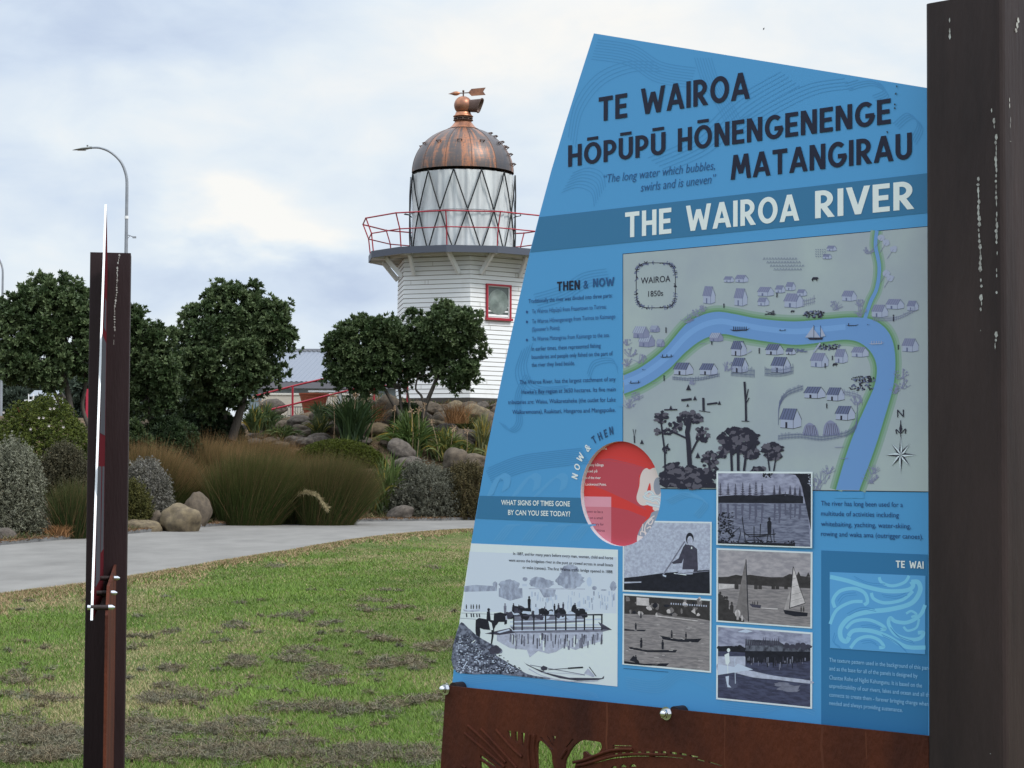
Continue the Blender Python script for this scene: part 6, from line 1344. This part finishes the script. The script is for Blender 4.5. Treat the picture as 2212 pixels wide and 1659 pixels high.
def blades(base, tip, w, sag, cols_fn, rng, seg=4, taper=True, face=None):
    """curved blades from base to tip, drooping by sag; returns V, F(4), C"""
    N = len(base); t = np.linspace(0, 1, seg+1)[None, :, None]; d = tip-base; L = np.linalg.norm(d, axis=1)[:, None, None]
    up = np.array([0, 0, 1.])*L; p = base[:, None]+d[:, None]*t + up*sag[:, None, None]*(4*t*(1-t))*.5
    sd = unit(np.cross(d, np.array([0, 1., .2])+rng.normal(0, .45, (N, 3))))[:, None]; ww = w[:, None, None]*((1-t**2.2)*.96+.04 if taper else 1)*np.minimum(1, .35+t*5)
    V = np.stack([p-sd*ww*.5, p+sd*ww*.5], 2).reshape(-1, 3); m = (seg+1)*2; i = (np.arange(N)*m)[:, None, None]; j = np.arange(seg)[None, :, None]*2
    F = (i+j+np.array([0, 1, 3, 2])[None, None]).reshape(-1, 4); C = cols_fn(np.broadcast_to(t, (N, seg+1, 1)), N); C = np.repeat(C.reshape(N*(seg+1), 3), 2, axis=0)
    return V, F, C
def reed_clump(label, X, ybase, rx, h_px, dep, seed, n=5200, lean=(.28, -.05), rust=.6, base=(.047, .060, .016), tipc=(.27, .15, .07), dy=.3):
    rng = np.random.default_rng(seed); c = G(X, ybase); k = c[1]/FPX; h = h_px*k; rt = thing('reed_clump', tuple(map(float, c)), label, 'reeds', 'reed clumps along the path')
    a = rng.uniform(0, 6.28, n); q = np.sqrt(rng.random(n)); bx = rx*k*.62; b = c+np.stack([np.cos(a)*q*bx, np.sin(a)*q*bx*.8+dy, np.zeros(n)], 1); b[:, 2] = zg(b[:, 0], b[:, 1])-.03
    L = h*(.62+.5*rng.beta(2.2, 2.6, n))*(1-.22*q**2); sp = .62*q*rx*k/h*.9; d = np.stack([np.cos(a)*sp+lean[0]+rng.normal(0, .19, n), np.sin(a)*sp*.7+lean[1]+rng.normal(0, .17, n), np.ones(n)], 1); tip = b+d*L[:, None]/np.sqrt(1+(d[:, :2]**2).sum(1))[:, None]*1.04
    st = rng.random(n) < .10; d[st, :2] += rng.normal(0, .35, (st.sum(), 2)); L = np.where(st, L*rng.uniform(.9, 1.22, n), L); tip = b+d*L[:, None]/np.sqrt(1+(d[:, :2]**2).sum(1))[:, None]*1.04
    f = rng.random((n, 1, 1)); dead = rng.random((n, 1, 1)) < .16
    def cf(t, N):
        g = np.array(base)*(.7+.7*f); s = np.clip((t-.56)/.42, 0, 1)**1.2*rust*(.5+.8*rng.random((N, 1, 1))); col = g*(1-np.clip(s, 0, 1))+np.array(tipc)*np.clip(s, 0, 1); return np.where(dead, np.array([.16, .105, .05])*(.6+.6*f), col)
    V, F, C = blades(b, tip, rng.uniform(.005, .010, n), rng.uniform(.02, .15, n), cf, rng, seg=4)
    o = np_mesh('reeds', V, F, bladem, C, rt); return rt
def strap_plant(label, X, ybase, w_px, h_px, dep, seed, n=90, wid=(.03, .05), cols=((.04, .075, .02), (.11, .15, .04)), arch=.45, name='flax_clump', lean=0.0, yellow=.06, group=None, flowers=0):
    rng = np.random.default_rng(seed); k = dep/FPX; c = G(X, ybase) if ybase > 940 else P(X, ybase, dep); k = c[1]/FPX; c[2] = min(c[2], float(zg(c[0], c[1]))+.25); rt = thing(name, tuple(map(float, c)), label, 'plant', group); a = rng.uniform(0, 6.28, n); sp = rng.uniform(.15, 1.0, n); rr = w_px*k/2
    b = c+np.stack([rng.normal(0, .13*rr, n), rng.normal(0, .13*rr, n), np.zeros(n)], 1); tip = c+np.stack([np.cos(a)*rr*sp+lean*h_px*k, np.sin(a)*rr*sp*.8, h_px*k*np.clip(1.05-arch*sp**1.5, .1, 1.2)*rng.uniform(.75, 1.1, n)], 1)
    f = rng.random((n, 1, 1)); ye = rng.random((n, 1, 1)) < yellow
    cf = lambda t, N: np.where(ye, np.array([.33, .25, .05]), (np.array(cols[0])*(1-f)+np.array(cols[1])*f)*(.8+.35*t))
    V, F, C = blades(b, tip, rng.uniform(*wid, n), .2+.55*sp*arch, cf, rng, seg=7); np_mesh('leaves', V, F, leafm, C, rt)
    if flowers:
        mb = MB(); dm = mat('dead_flower', (.30, .20, .12), .9, c2=(.42, .30, .2), scale=8)
        for i in range(flowers):
            p = c+np.array([rng.uniform(-.6, .6)*rr, rng.uniform(-.4, .2)*rr, 0]); q = p+np.array([rng.uniform(-.2, .2), rng.uniform(-.1, .1), h_px*k*rng.uniform(.85, 1.2)]); mb.tube([p, (p+q)/2+np.array([.03, 0, .02]), q], .006, dm, n=5)
            for j in range(16): u = unit(rng.normal(size=3)+np.array([0, 0, .2])); e = q+u*rng.uniform(.05, .12); mb.tube([q, q+u*.05, e], [.004, .004, .013], dm, n=4)
        mb.build('seed_heads', rt)
    return rt
def build_planting():
    silver = dict(base=(.115, .12, .078), young=(.32, .32, .245))
    twig_shrub('large silver-grey shrub at the left edge by the path', 26, 1150, 66, 182, 36.5, 2, **silver, n=3400)
    twig_shrub('silver-topped round shrub just right of the brown post', 312, 1126, 54, 122, 40.5, 4, base=(.10, .095, .07), young=(.29, .275, .245), n=3000)
    twig_shrub('low olive shrub at the foot of the silver-topped shrub beside the post', 285, 1142, 40, 88, 39.6, 5, base=(.05, .055, .015), young=(.13, .12, .035), n=1500, leafL=.04)
    twig_shrub('grey-blue shrub right of the reeds, below the pointed boulder', 915, 1118, 82, 108, 47.8, 6, base=(.08, .08, .055), young=(.21, .21, .165), n=3400)
    twig_shrub('brown-green shrub beside the sign edge, near the path', 1012, 1122, 66, 118, 47.4, 7, base=(.055, .05, .022), young=(.15, .12, .055), n=3000, leafL=.04)
    twig_shrub('brown-green shrub half behind the sign, right of the other brown one', 1110, 1122, 80, 120, 47.6, 27, base=(.055, .05, .022), young=(.14, .12, .055), n=2600, leafL=.04)
    twig_shrub('flowering yellow-green bush with tiny white flowers on the far left', 90, 1000, 128, 168, 42.5, 8, base=(.045, .065, .012), young=(.13, .155, .03), kind='leaf', n=6000, leafL=.055, leafW=.028)
    twig_shrub('tall dull olive bush left of the brown post, behind the reeds', 140, 1100, 62, 130, 38.6, 9, base=(.05, .05, .028), young=(.13, .115, .07), n=2800, leafL=.045)
    twig_shrub('dark leafy bush in the shade between the pointed tree and the tall tree', 360, 985, 80, 110, 47.5, 10, base=(.02, .035, .016), young=(.05, .08, .03), kind='leaf', n=2600, leafL=.11, leafW=.045)
    twig_shrub('dark leafy bush close behind the brown post, under the pointed tree', 275, 990, 60, 100, 46, 11, base=(.025, .042, .018), young=(.07, .10, .035), kind='leaf', n=2000, leafL=.11, leafW=.045)
    twig_shrub('dense dark bush under the tall tree in the middle', 450, 960, 78, 80, 51.5, 12, base=(.014, .024, .012), young=(.03, .05, .02), kind='leaf', n=2600, leafL=.10, leafW=.04)
    twig_shrub('thin dark-leaved bush in front of the small white shed', 92, 925, 40, 66, 62, 16, base=(.03, .045, .02), young=(.07, .09, .04), kind='leaf', n=420, leafL=.16, leafW=.06)
    twig_shrub('deep green bush under the multi-stemmed tree', 880, 920, 34, 62, 53.5, 14, base=(.03, .05, .02), young=(.07, .10, .04), kind='leaf', n=900, leafL=.10, leafW=.03)
    twig_shrub('dull green bush just left of the brown post, below the left tree', 195, 985, 40, 90, 43, 15, base=(.03, .045, .02), young=(.09, .10, .05), kind='leaf', n=1500, leafL=.07, leafW=.03)
    # white flowers
    mb = MB(); rng = random.Random(3); wf = mat('white_petals', (.55, .50, .48), .8); cz = conv(0, 760, 220, 1521)
    for x, y in ((785, 1105), (845, 1100), (610, 1245), (680, 1245), (765, 1370), (990, 1390), (60, 1160), (480, 1420)):
        px, py = cz((x, y))[0]; p = P(px, py, 41.2)
        for j in range(5): a = 1.257*j; mb.add([p, p+np.array([.022*math.cos(a-.5), -.01, .022*math.sin(a-.5)]), p+np.array([.03*math.cos(a), -.02, .03*math.sin(a)]), p+np.array([.022*math.cos(a+.5), -.01, .022*math.sin(a+.5)])], [(0, 1, 2, 3)], wf)
    sh = [o for o in COL.objects if o.get('label', '').startswith('flowering yellow')][0]; mb.build('flowers', sh)['kind'] = 'stuff'
    # reeds
    reed_clump('rust-tipped reed clump in the back row, next to the brown post', 330, 1082, 95, 128, 46.5, 1, n=4200, rust=.95, lean=(.26, 0), tipc=(.34, .19, .09))
    reed_clump('rust-tipped reed clump in the back row under the tall tree', 450, 1080, 105, 138, 48, 2, n=5000, rust=.95, lean=(.28, 0), tipc=(.34, .19, .09))
    reed_clump('rust-tipped reed clump in the back row, right of the tall tree', 560, 1076, 100, 136, 49, 3, n=5000, rust=.85, lean=(.30, 0), tipc=(.34, .18, .085))
    reed_clump('rusty reed clump behind the two tan boulders', 440, 1122, 70, 120, 45.6, 4, n=3800, rust=.75)
    reed_clump('big olive-green reed clump in front, right of the boulders', 535, 1136, 108, 182, 46.6, 5, n=7000, rust=.22, base=(.045, .062, .015))
    reed_clump('olive reed clump between the two biggest front clumps', 645, 1134, 80, 160, 47, 8, n=4200, rust=.35)
    reed_clump('dark brown-topped reed clump in front at the right end of the row', 702, 1136, 94, 168, 47.3, 6, n=7000, rust=.42, lean=(.30, 0), tipc=(.15, .085, .04))
    reed_clump('small rusty reed clump squeezed between the left and middle front clumps', 592, 1128, 62, 150, 46.6, 9, n=2600, rust=.7, lean=(.42, 0))
    reed_clump('rusty reed clump filling in behind the dark brown-topped one', 668, 1112, 80, 138, 47.6, 10, n=3200, rust=.8, lean=(.40, 0))
    reed_clump('feathery russet reed clump behind the big olive-green one', 500, 1108, 84, 150, 46.6, 11, n=3600, rust=.95, lean=(.38, 0), tipc=(.33, .18, .085))
    reed_clump('upright green reed clump just left of the brown post', 150, 1166, 52, 140, 37.2, 7, n=3200, rust=.15, lean=(.05, 0), base=(.04, .06, .018))
    # cream plume bending out of the reeds
    c = P(655, 1100, 44.2); rt = thing('pampas_plume', tuple(map(float, c)), 'cream plume bending over in front of the dark reeds', 'plume'); mb = MB(); sm = smooth([P(612, 1125, 44.6), P(632, 1084, 44.2), P(656, 1064, 43.9), P(686, 1072, 43.8), P(706, 1098, 43.7)], 8); pm = mat('cream_plume', (.42, .36, .21), .9, c2=(.30, .25, .13), scale=9); mb.tube(sm, .008, pm, n=5); mb.build('stalk', rt)
    rng2 = np.random.default_rng(5); n = 420; idx = rng2.integers(12, len(sm), n); b = np.array([sm[i] for i in idx])+rng2.normal(0, .012, (n, 3)); tg = np.array([np.array(sm[min(i+1, len(sm)-1)])-np.array(sm[i-1]) for i in idx]); tp = b+unit(tg+rng2.normal(0, .035, (n, 3)))*.11
    V, F, C = blades(b, tp, np.full(n, .012), np.full(n, .05), lambda t, N: np.broadcast_to(np.array([.42, .35, .20]), (N, t.shape[1], 3))*rng2.uniform(.7, 1.2, (N, 1, 1)), rng2, seg=2); np_mesh('plume', V, F, bladem, C, rt)
    # strap-leaved plants
    gA = ((.035, .07, .018), (.12, .165, .045))
    strap_plant('bright green strap-leaved plant under the multi-stemmed tree', 885, 988, 178, 104, 51.5, 21, n=420, cols=gA, arch=.75, yellow=.06, name='agapanthus_clump', flowers=4)
    strap_plant('yellow-green strap-leaved plant spilling over rocks right of the others', 962, 996, 160, 74, 51, 22, n=300, cols=((.05, .08, .02), (.17, .19, .06)), arch=.85, yellow=.12, name='agapanthus_clump', flowers=3)
    strap_plant('dark spiky flax left of the multi-stemmed tree', 760, 968, 165, 118, 52, 23, n=300, wid=(.03, .05), cols=((.018, .038, .014), (.05, .085, .03)), arch=.35, yellow=.01, flowers=3)
    strap_plant('flax with withered leaves beside the sign edge', 1045, 985, 80, 92, 51, 24, n=110, cols=((.07, .09, .03), (.20, .19, .08)), arch=.5, yellow=.2)
    strap_plant('sprawling flax with broad leaves at the right of the dark reeds', 832, 1112, 180, 130, 48.2, 25, n=190, wid=(.035, .06), cols=((.045, .08, .02), (.14, .18, .055)), arch=.65, lean=.12, yellow=.05)
    strap_plant('upright flax leaves behind the dark reeds', 748, 1050, 150, 104, 49, 26, n=120, wid=(.03, .05), cols=((.05, .085, .02), (.15, .19, .06)), arch=.3, yellow=.04)
    strap_plant('arching strap leaves at the left foot of the red handrail', 575, 930, 110, 62, 54, 27, n=110, cols=((.04, .07, .025), (.12, .16, .06)), arch=.7, flowers=2)
    strap_plant('arching strap leaves in the shade, right of the brown post', 385, 1000, 130, 62, 47, 28, n=110, cols=((.03, .06, .02), (.10, .14, .05)), arch=.75, yellow=.02)
    strap_plant('drooping strap leaves below the left end of the red handrail', 548, 935, 90, 66, 53.5, 33, n=120, cols=((.035, .06, .02), (.10, .14, .05)), arch=.7)
    strap_plant('low strap leaves over the lower rocks, left of the mossy mound', 612, 958, 120, 44, 52, 34, n=150, cols=((.04, .065, .02), (.12, .15, .05)), arch=.8, yellow=.04)
    strap_plant('thin grassy tuft between the handrail rocks and the dark spiky flax', 690, 948, 100, 56, 52.4, 35, n=150, wid=(.018, .03), cols=((.04, .06, .02), (.12, .14, .05)), arch=.6, yellow=.08)
    strap_plant('grassy strap leaves among the boulders under the lighthouse wall', 1008, 942, 110, 50, 52.6, 36, n=150, wid=(.02, .035), cols=((.05, .07, .02), (.15, .16, .06)), arch=.75, yellow=.12)
    strap_plant('thin strap leaves below the terracotta planter', 690, 905, 90, 40, 54.5, 29, n=70, cols=((.05, .08, .03), (.14, .17, .07)), arch=.6)
    strap_plant('arching leaves around the small terracotta pot', 55, 910, 110, 50, 43.8, 30, n=70, cols=((.05, .08, .03), (.14, .17, .07)), arch=.7)
    strap_plant('strap leaves at the left edge behind the silver shrub', 10, 990, 50, 70, 40.5, 31, n=60, cols=((.05, .08, .03), (.12, .15, .06)), arch=.5)
    strap_plant('strap leaves low among the rocks at the sign edge', 1000, 1000, 120, 50, 50.2, 32, n=120, cols=((.05, .08, .02), (.15, .17, .06)), arch=.8, yellow=.1)
    # mossy mound of ground cover, dead leaves, litter
    rng = np.random.default_rng(9); n = 9000; k = 49.5/FPX; c = P(730, 1012, 49.6); s = sphere_pts(n, rng, 0.0); r = np.array([105*k, 60*k, 62*k]); V, F, C = leaves(c+s*r*rng.uniform(.85, 1, (n, 1)), s+np.array([0, 0, .6]), .05, .022, np.array([.07, .085, .012])*rng.uniform(.6, 1.4, (n, 1)), per=4, rng=rng)
    o = np_mesh('ground_cover', V, F, softleaf, C); tag(o, 'low mossy green mound behind the upright flax', 'ground cover', kind='stuff')
    # litter and low weeds over the bed
    n = 26000; x = rng.uniform(-13, 2.5, n); y = yfar(x)+.1+rng.gamma(1.6, 2.2, n); ok = (y < 62); x, y = x[ok], y[ok]; n = len(x); b = np.stack([x, y, zg(x, y)+.01], 1); tp = b+np.stack([rng.normal(0, .09, n), rng.normal(0, .09, n), rng.uniform(.02, .16, n)], 1)
    f = rng.random((n, 1, 1)); pick = rng.random((n, 1, 1)); V, F, C = blades(b, tp, rng.uniform(.012, .035, n), rng.uniform(0, .2, n), lambda t, N: np.broadcast_to(np.where(pick < .5, np.array([.07, .09, .03]), np.where(pick < .8, np.array([.15, .10, .055]), np.array([.22, .17, .09])))*(.5+.9*f), (N, t.shape[1], 3)), rng, seg=2)
    o = np_mesh('leaf_litter', V, F, bladem, C); tag(o, 'brown leaf litter and low weeds over the planted bank', 'litter', kind='stuff')
    n = 6000; x = rng.uniform(-10.2, 1.5, n); y = yfar(x)+rng.normal(.12, .13, n); b = np.stack([x, y, np.full(n, .0)], 1); b[:, 2] = zlawn(np.minimum(y, 60))+.06+.5*np.maximum(0, y-yfar(x))*.1; tp = b+np.stack([rng.normal(0, .05, n), rng.normal(0, .05, n), rng.uniform(-.01, .05, n)], 1)
    f = rng.random((n, 1, 1)); V, F, C = blades(b, tp, rng.uniform(.012, .03, n), rng.uniform(0, .2, n), lambda t, N: np.broadcast_to(np.array([.20, .12, .065])*(.4+1.1*f), (N, t.shape[1], 3)), rng, seg=2)
    o = np_mesh('dead_leaves', V, F, bladem, C); tag(o, 'dead brown leaves along the planted edge of the path', 'litter', kind='stuff')
    for X, yb, w, h, lab, sd in ((395, 1150, 40, 26, 'tuft of dry orange grass in front of the large tan boulder', 1), (130, 1160, 50, 30, 'tuft of dry brown grass at the foot of the reeds, left of the post', 2), (985, 915, 60, 52, 'withered rust-coloured fern against the boulder bank', 3), (805, 910, 50, 48, 'cluster of dead flower stalks by the multi-stemmed tree', 4)):
        dep = 41.5 if X == 395 else 37 if X == 130 else 53.3; k = dep/FPX; c = P(X, yb, dep); n = 260; b = c+np.stack([rng.normal(0, w*k*.2, n), rng.normal(0, .12, n), np.zeros(n)], 1); tp = b+np.stack([rng.normal(0, w*k*.3, n), rng.normal(0, .1, n), rng.uniform(.3, 1, n)*h*k], 1); f = rng.random((n, 1, 1))
        V, F, C = blades(b, tp, np.full(n, .012), rng.uniform(.05, .3, n), lambda t, N: np.broadcast_to(np.array([.27, .14, .06])*(.5+.9*f), (N, t.shape[1], 3)), rng, seg=3); tag(np_mesh('dry_grass', V, F, bladem, C), lab, 'dry grass')
build_planting()
def build_far_trees():
    rng = np.random.default_rng(77); PP, AX, CC = [], [], []; d0 = 125
    for i in range(150):
        X = rng.uniform(-160, 460); top = 800+30*math.sin(X*.03)+15*math.sin(X*.011+1); Y = rng.uniform(top, 930); c, r = px_ell(X, Y, 26, 22, d0+rng.uniform(-8, 12)); n = 90; s = sphere_pts(n, rng, -.6); PP.append(c+s*r); AX.append(s+np.array([0, 0, .5])); CC.append(np.array([.055, .075, .055])*rng.uniform(.6, 1.3)*np.ones((n, 1)))
    V, F, C = leaves(np.concatenate(PP), np.concatenate(AX), .45, .22, np.concatenate(CC), per=6, rng=rng); tag(np_mesh('distant_trees', V, F, leafm, C), 'grey-green belt of distant trees seen under the left tree', 'trees', kind='stuff')
build_far_trees()

# ------------------------------------------------------------------ lawn: blades, bare straw patches, mown clippings
def vnoise(x, y, s, o): return np.array([mnoise.noise(Vector((a*s+o, b*s, o*.37))) for a, b in zip(x, y)])
def build_lawn():
    rng = np.random.default_rng(11); n = 520000
    u = rng.random(n); y = 1/((1-u)/9.6+u/46.0)            # even density in the view's depth
    y = np.where(rng.random(n) < .5, y, rng.uniform(9.6, 34, n))
    x = (rng.uniform(-60, 2400, n)-1106)/FPX*y; ok = (y < ynear(x)-.05+.16*rng.gamma(1.2, 1.0, size=n)*(rng.random(n) < .8)); x, y = x[ok], y[ok]; n = len(x)
    gx, gy = np.meshgrid(np.linspace(-14, 14, 220), np.linspace(9, 50, 320)); 
    def field(sx, sy, o): 
        G_ = np.array([[mnoise.noise(Vector((a*sx+o, b*sy, o*.37))) for a in gx[0]] for b in gy[:, 0]]); i = np.clip(((y-9)/41*319).astype(int), 0, 319); j = np.clip(((x+14)/28*219).astype(int), 0, 219); return G_[i, j]
    xs_, ys_ = x+.25*y, y; dry = field(.55, .30, 3.1)*.9+field(1.7, .95, 9.7)*.5; lush = field(.7, .4, 21.3)
    edge = np.exp(-np.maximum(0, ynear(x)-y)/.85)
    band = np.exp(-((ynear(x)-y-5.0-1.6*lush)/3.2)**2); pd = np.clip(.15+1.25*dry+1.2*edge+.30*band, .05, .97); isdry = rng.random(n) < pd; f = rng.random((n, 1))
    green = (np.array([.082, .150, .024])*(1-f)+np.array([.175, .258, .052])*f)*(1+.3*np.clip(lush, -1, 1)+.08*np.sin((y-.45*x)*2.6+1.5*lush))[:, None]; straw = np.array([.27, .235, .115])*(1-f)+np.array([.40, .34, .18])*f  # sine term paints mown bands: light on bent blades put into the green
    col = np.where(isdry[:, None], straw, green); col = np.where((edge > .42)[:, None] & (rng.random((n, 1)) < .7), np.array([.34, .24, .13])*(.7+.6*f), col)
    h = rng.uniform(.014, .042, n)*(1+.4*np.clip(lush, -.6, 1))*np.where(isdry, .7, 1); sc = np.clip(y/14, .9, 3); a = rng.uniform(0, 6.28, n); le = rng.uniform(.2, 1.3, n)
    b = np.stack([x, y, zlawn(y)-.004], 1); t = b+np.stack([np.cos(a)*h*le, np.sin(a)*h*le, h], 1); w = (rng.uniform(.003, .0055, n)*sc)[:, None]; sd = np.stack([np.cos(a+1.57+rng.normal(0, .6, n)), np.sin(a+1.57), np.zeros(n)], 1)
    V = np.stack([b-sd*w, b+sd*w, t], 1).reshape(-1, 3); F = np.arange(3*n).reshape(-1, 3); C = np.repeat(col, 3, axis=0)
    o = np_mesh('lawn_grass', V, F, bladem, C); tag(o, 'short patchy green lawn grass mixed with straw-coloured blades', 'grass', kind='stuff')
    # ragged straw fringe creeping over the path's edge
    n = 46000; xq = (rng.uniform(-60, 1250, n)-1106)/FPX; yy = np.linspace(15, 50, 3000); ye = np.array([yy[np.argmax(yy >= ynear(q*yy))] for q in np.linspace(xq.min(), xq.max(), 400)]); y = np.interp(xq, np.linspace(xq.min(), xq.max(), 400), ye)+.22-rng.gamma(1.5, .35, n)*(.6+.8*np.abs(np.sin(xq*190)+np.sin(xq*71)))
    x = xq*y; f = rng.random((n, 1)); h = rng.uniform(.015, .045, n); a = rng.uniform(0, 6.28, n); b = np.stack([x, y, zlawn(y)+.004], 1); t = b+np.stack([np.cos(a)*h*1.3, np.sin(a)*h*1.3, h], 1); w = (rng.uniform(.004, .009, n)*np.clip(y/18, 1, 2.4))[:, None]; sd = np.stack([np.cos(a+1.57), np.sin(a+1.57), np.zeros(n)], 1)
    V = np.stack([b-sd*w, b+sd*w, t], 1).reshape(-1, 3); col = np.where(rng.random((n, 1)) < .75, np.array([.33, .235, .13])*(.6+.7*f), np.array([.12, .17, .04])*(.6+.7*f))
    o = np_mesh('dry_grass_fringe', V, np.arange(3*n).reshape(-1, 3), bladem, np.repeat(col, 3, axis=0)); tag(o, 'straw-coloured fringe of dead grass along the lawn side of the path', 'grass', kind='stuff')
    # clippings: flat-lying dry strands heaped in rows across the lawn
    HP = []; cv = conv(0, 1240, 1060, 2212)
    rows = [((0, 860), (370, 880), 130, 34), ((0, 960), (370, 960), 120, 22), ((580, 860), (1250, 830), 120, 26), ((580, 950), (1500, 960), 230, 26), ((1170, 925), (1500, 900), 60, 30), ((650, 700), (1040, 690), 90, 15), ((700, 640), (1400, 660), 30, 10), ((1180, 750), (1660, 740), 120, 15), ((1660, 770), (2080, 690), 90, 16), ((1480, 980), (2060, 960), 160, 26), ((1650, 940), (1790, 945), 30, 14), ((1710, 540), (1980, 540), 90, 22), ((1360, 590), (1600, 570), 60, 20), ((1960, 470), (2140, 440), 50, 18), ((1740, 410), (1880, 430), 36, 12), ((1370, 470), (1470, 465), 26, 12), ((990, 525), (1180, 530), 40, 11), ((730, 555), (840, 550), 18, 5), ((1090, 510), (1140, 515), 14, 8), ((1040, 350), (1140, 350), 26, 9), ((1240, 325), (1460, 295), 36, 10), ((1690, 270), (1760, 280), 18, 10), ((1820, 270), (1980, 265), 16, 4), ((770, 385), (830, 385), 12, 8), ((600, 410), (760, 405), 14, 5), ((1500, 345), (1600, 340), 16, 7), ((80, 620), (130, 630), 14, 10), ((0, 600), (120, 600), 24, 16), ((0, 690), (370, 700), 50, 9), ((1550, 635), (1660, 610), 18, 6), ((1300, 520), (1420, 510), 20, 10), ((1270, 75), (1310, 72), 6, 3), ((2020, 78), (2060, 78), 5, 3), ((1780, 190), (1850, 190), 8, 3), ((1720, 235), (1790, 235), 8, 4), ((860, 720), (1000, 700), 30, 12), ((2090, 820), (2200, 990), 60, 40), ((600, 800), (800, 830), 20, 16)]
    for (a, b, m, sp) in rows:
        for i in range(int(m*(.5 if min(a[1], b[1]) > 780 else .3))+1):
            t = rng.random(); x_, y_ = a[0]+(b[0]-a[0])*t+rng.normal(0, 12), a[1]+(b[1]-a[1])*t+rng.normal(0, sp*.95); px, py = cv((x_, y_))[0]; g = gl(px, py); HP.append((g[0], g[1], rng.uniform(.02, .075)*min(1.6, .5+g[1]/30)))
    for i in range(110): px, py = rng.uniform(0, 1000), 1270+390*rng.random()**.7; g = gl(px, py); HP.append((g[0], g[1], rng.uniform(.015, .05)))
    HP = np.array(HP); m = len(HP); per = 120; sc = HP[:, 2]; B = []
    cx = np.repeat(HP[:, 0], per); cy = np.repeat(HP[:, 1], per); r = np.repeat(sc, per); N = len(cx); q = np.sqrt(rng.random(N)); a = rng.uniform(0, 6.28, N); X = cx+np.cos(a)*q*r*1.5; Y = cy+np.sin(a)*q*r*1.1; top = r*.52*(1-q**1.5)
    Z = zlawn(Y)+.008+.02*(rng.random(N) < .4)*rng.random(N)+top*1.25*rng.random(N)*(.5+.5*np.sin(9*X/r.clip(.03)+5*Y/r.clip(.03))); hd = rng.uniform(0, 6.28, N); ln = rng.uniform(.015, .05, N); b = np.stack([X, Y, Z], 1); t = b+np.stack([np.cos(hd)*ln, np.sin(hd)*ln, rng.normal(0, .016, N)], 1); w = rng.uniform(.0011, .0026, N)*np.clip(cy/12, .9, 2.4); sd = np.stack([-np.sin(hd), np.cos(hd), rng.normal(0, .6, N)], 1)
    V = np.stack([b-sd*w[:, None], b+sd*w[:, None], t+sd*w[:, None]*.5, t-sd*w[:, None]*.5], 1).reshape(-1, 3); F = np.arange(4*N).reshape(-1, 4); hue = np.repeat(rng.random((m, 1)), per, axis=0); col = (np.array([.15, .145, .10])*(1-hue)+np.array([.185, .145, .09])*hue)*rng.uniform(.45, 1.5, (N, 1)); C = np.repeat(col, 4, axis=0)
    o = np_mesh('grass_clippings', V, F, bladem, C); tag(o, 'grey-brown heaps of dry mown clippings lying over the lawn', 'clippings', kind='stuff')
build_lawn()
def build_bird():
    c = P(1650, 63, 150); mb = MB(); bm_ = mat('bird_dark', (.03, .03, .035), .8); rt = thing('bird', tuple(map(float, c)), 'tiny dark bird flying high above the big sign', 'bird')
    mb.tube([c+np.array([-.07, 0, -.06]), c, c+np.array([.05, 0, .05])], [.012, .03, .012], bm_, n=8); mb.build('body', rt)
    for s in (-1, 1): mb = MB(); mb.add([c+np.array([.02, 0, .02]), c+np.array([-.03, 0, -.03]), c+np.array([-.03-.02*s, s*.2, .1]), c+np.array([.02, s*.12, .12])], [(0, 1, 2, 3)], bm_); mb.build('wing', rt)
build_bird()
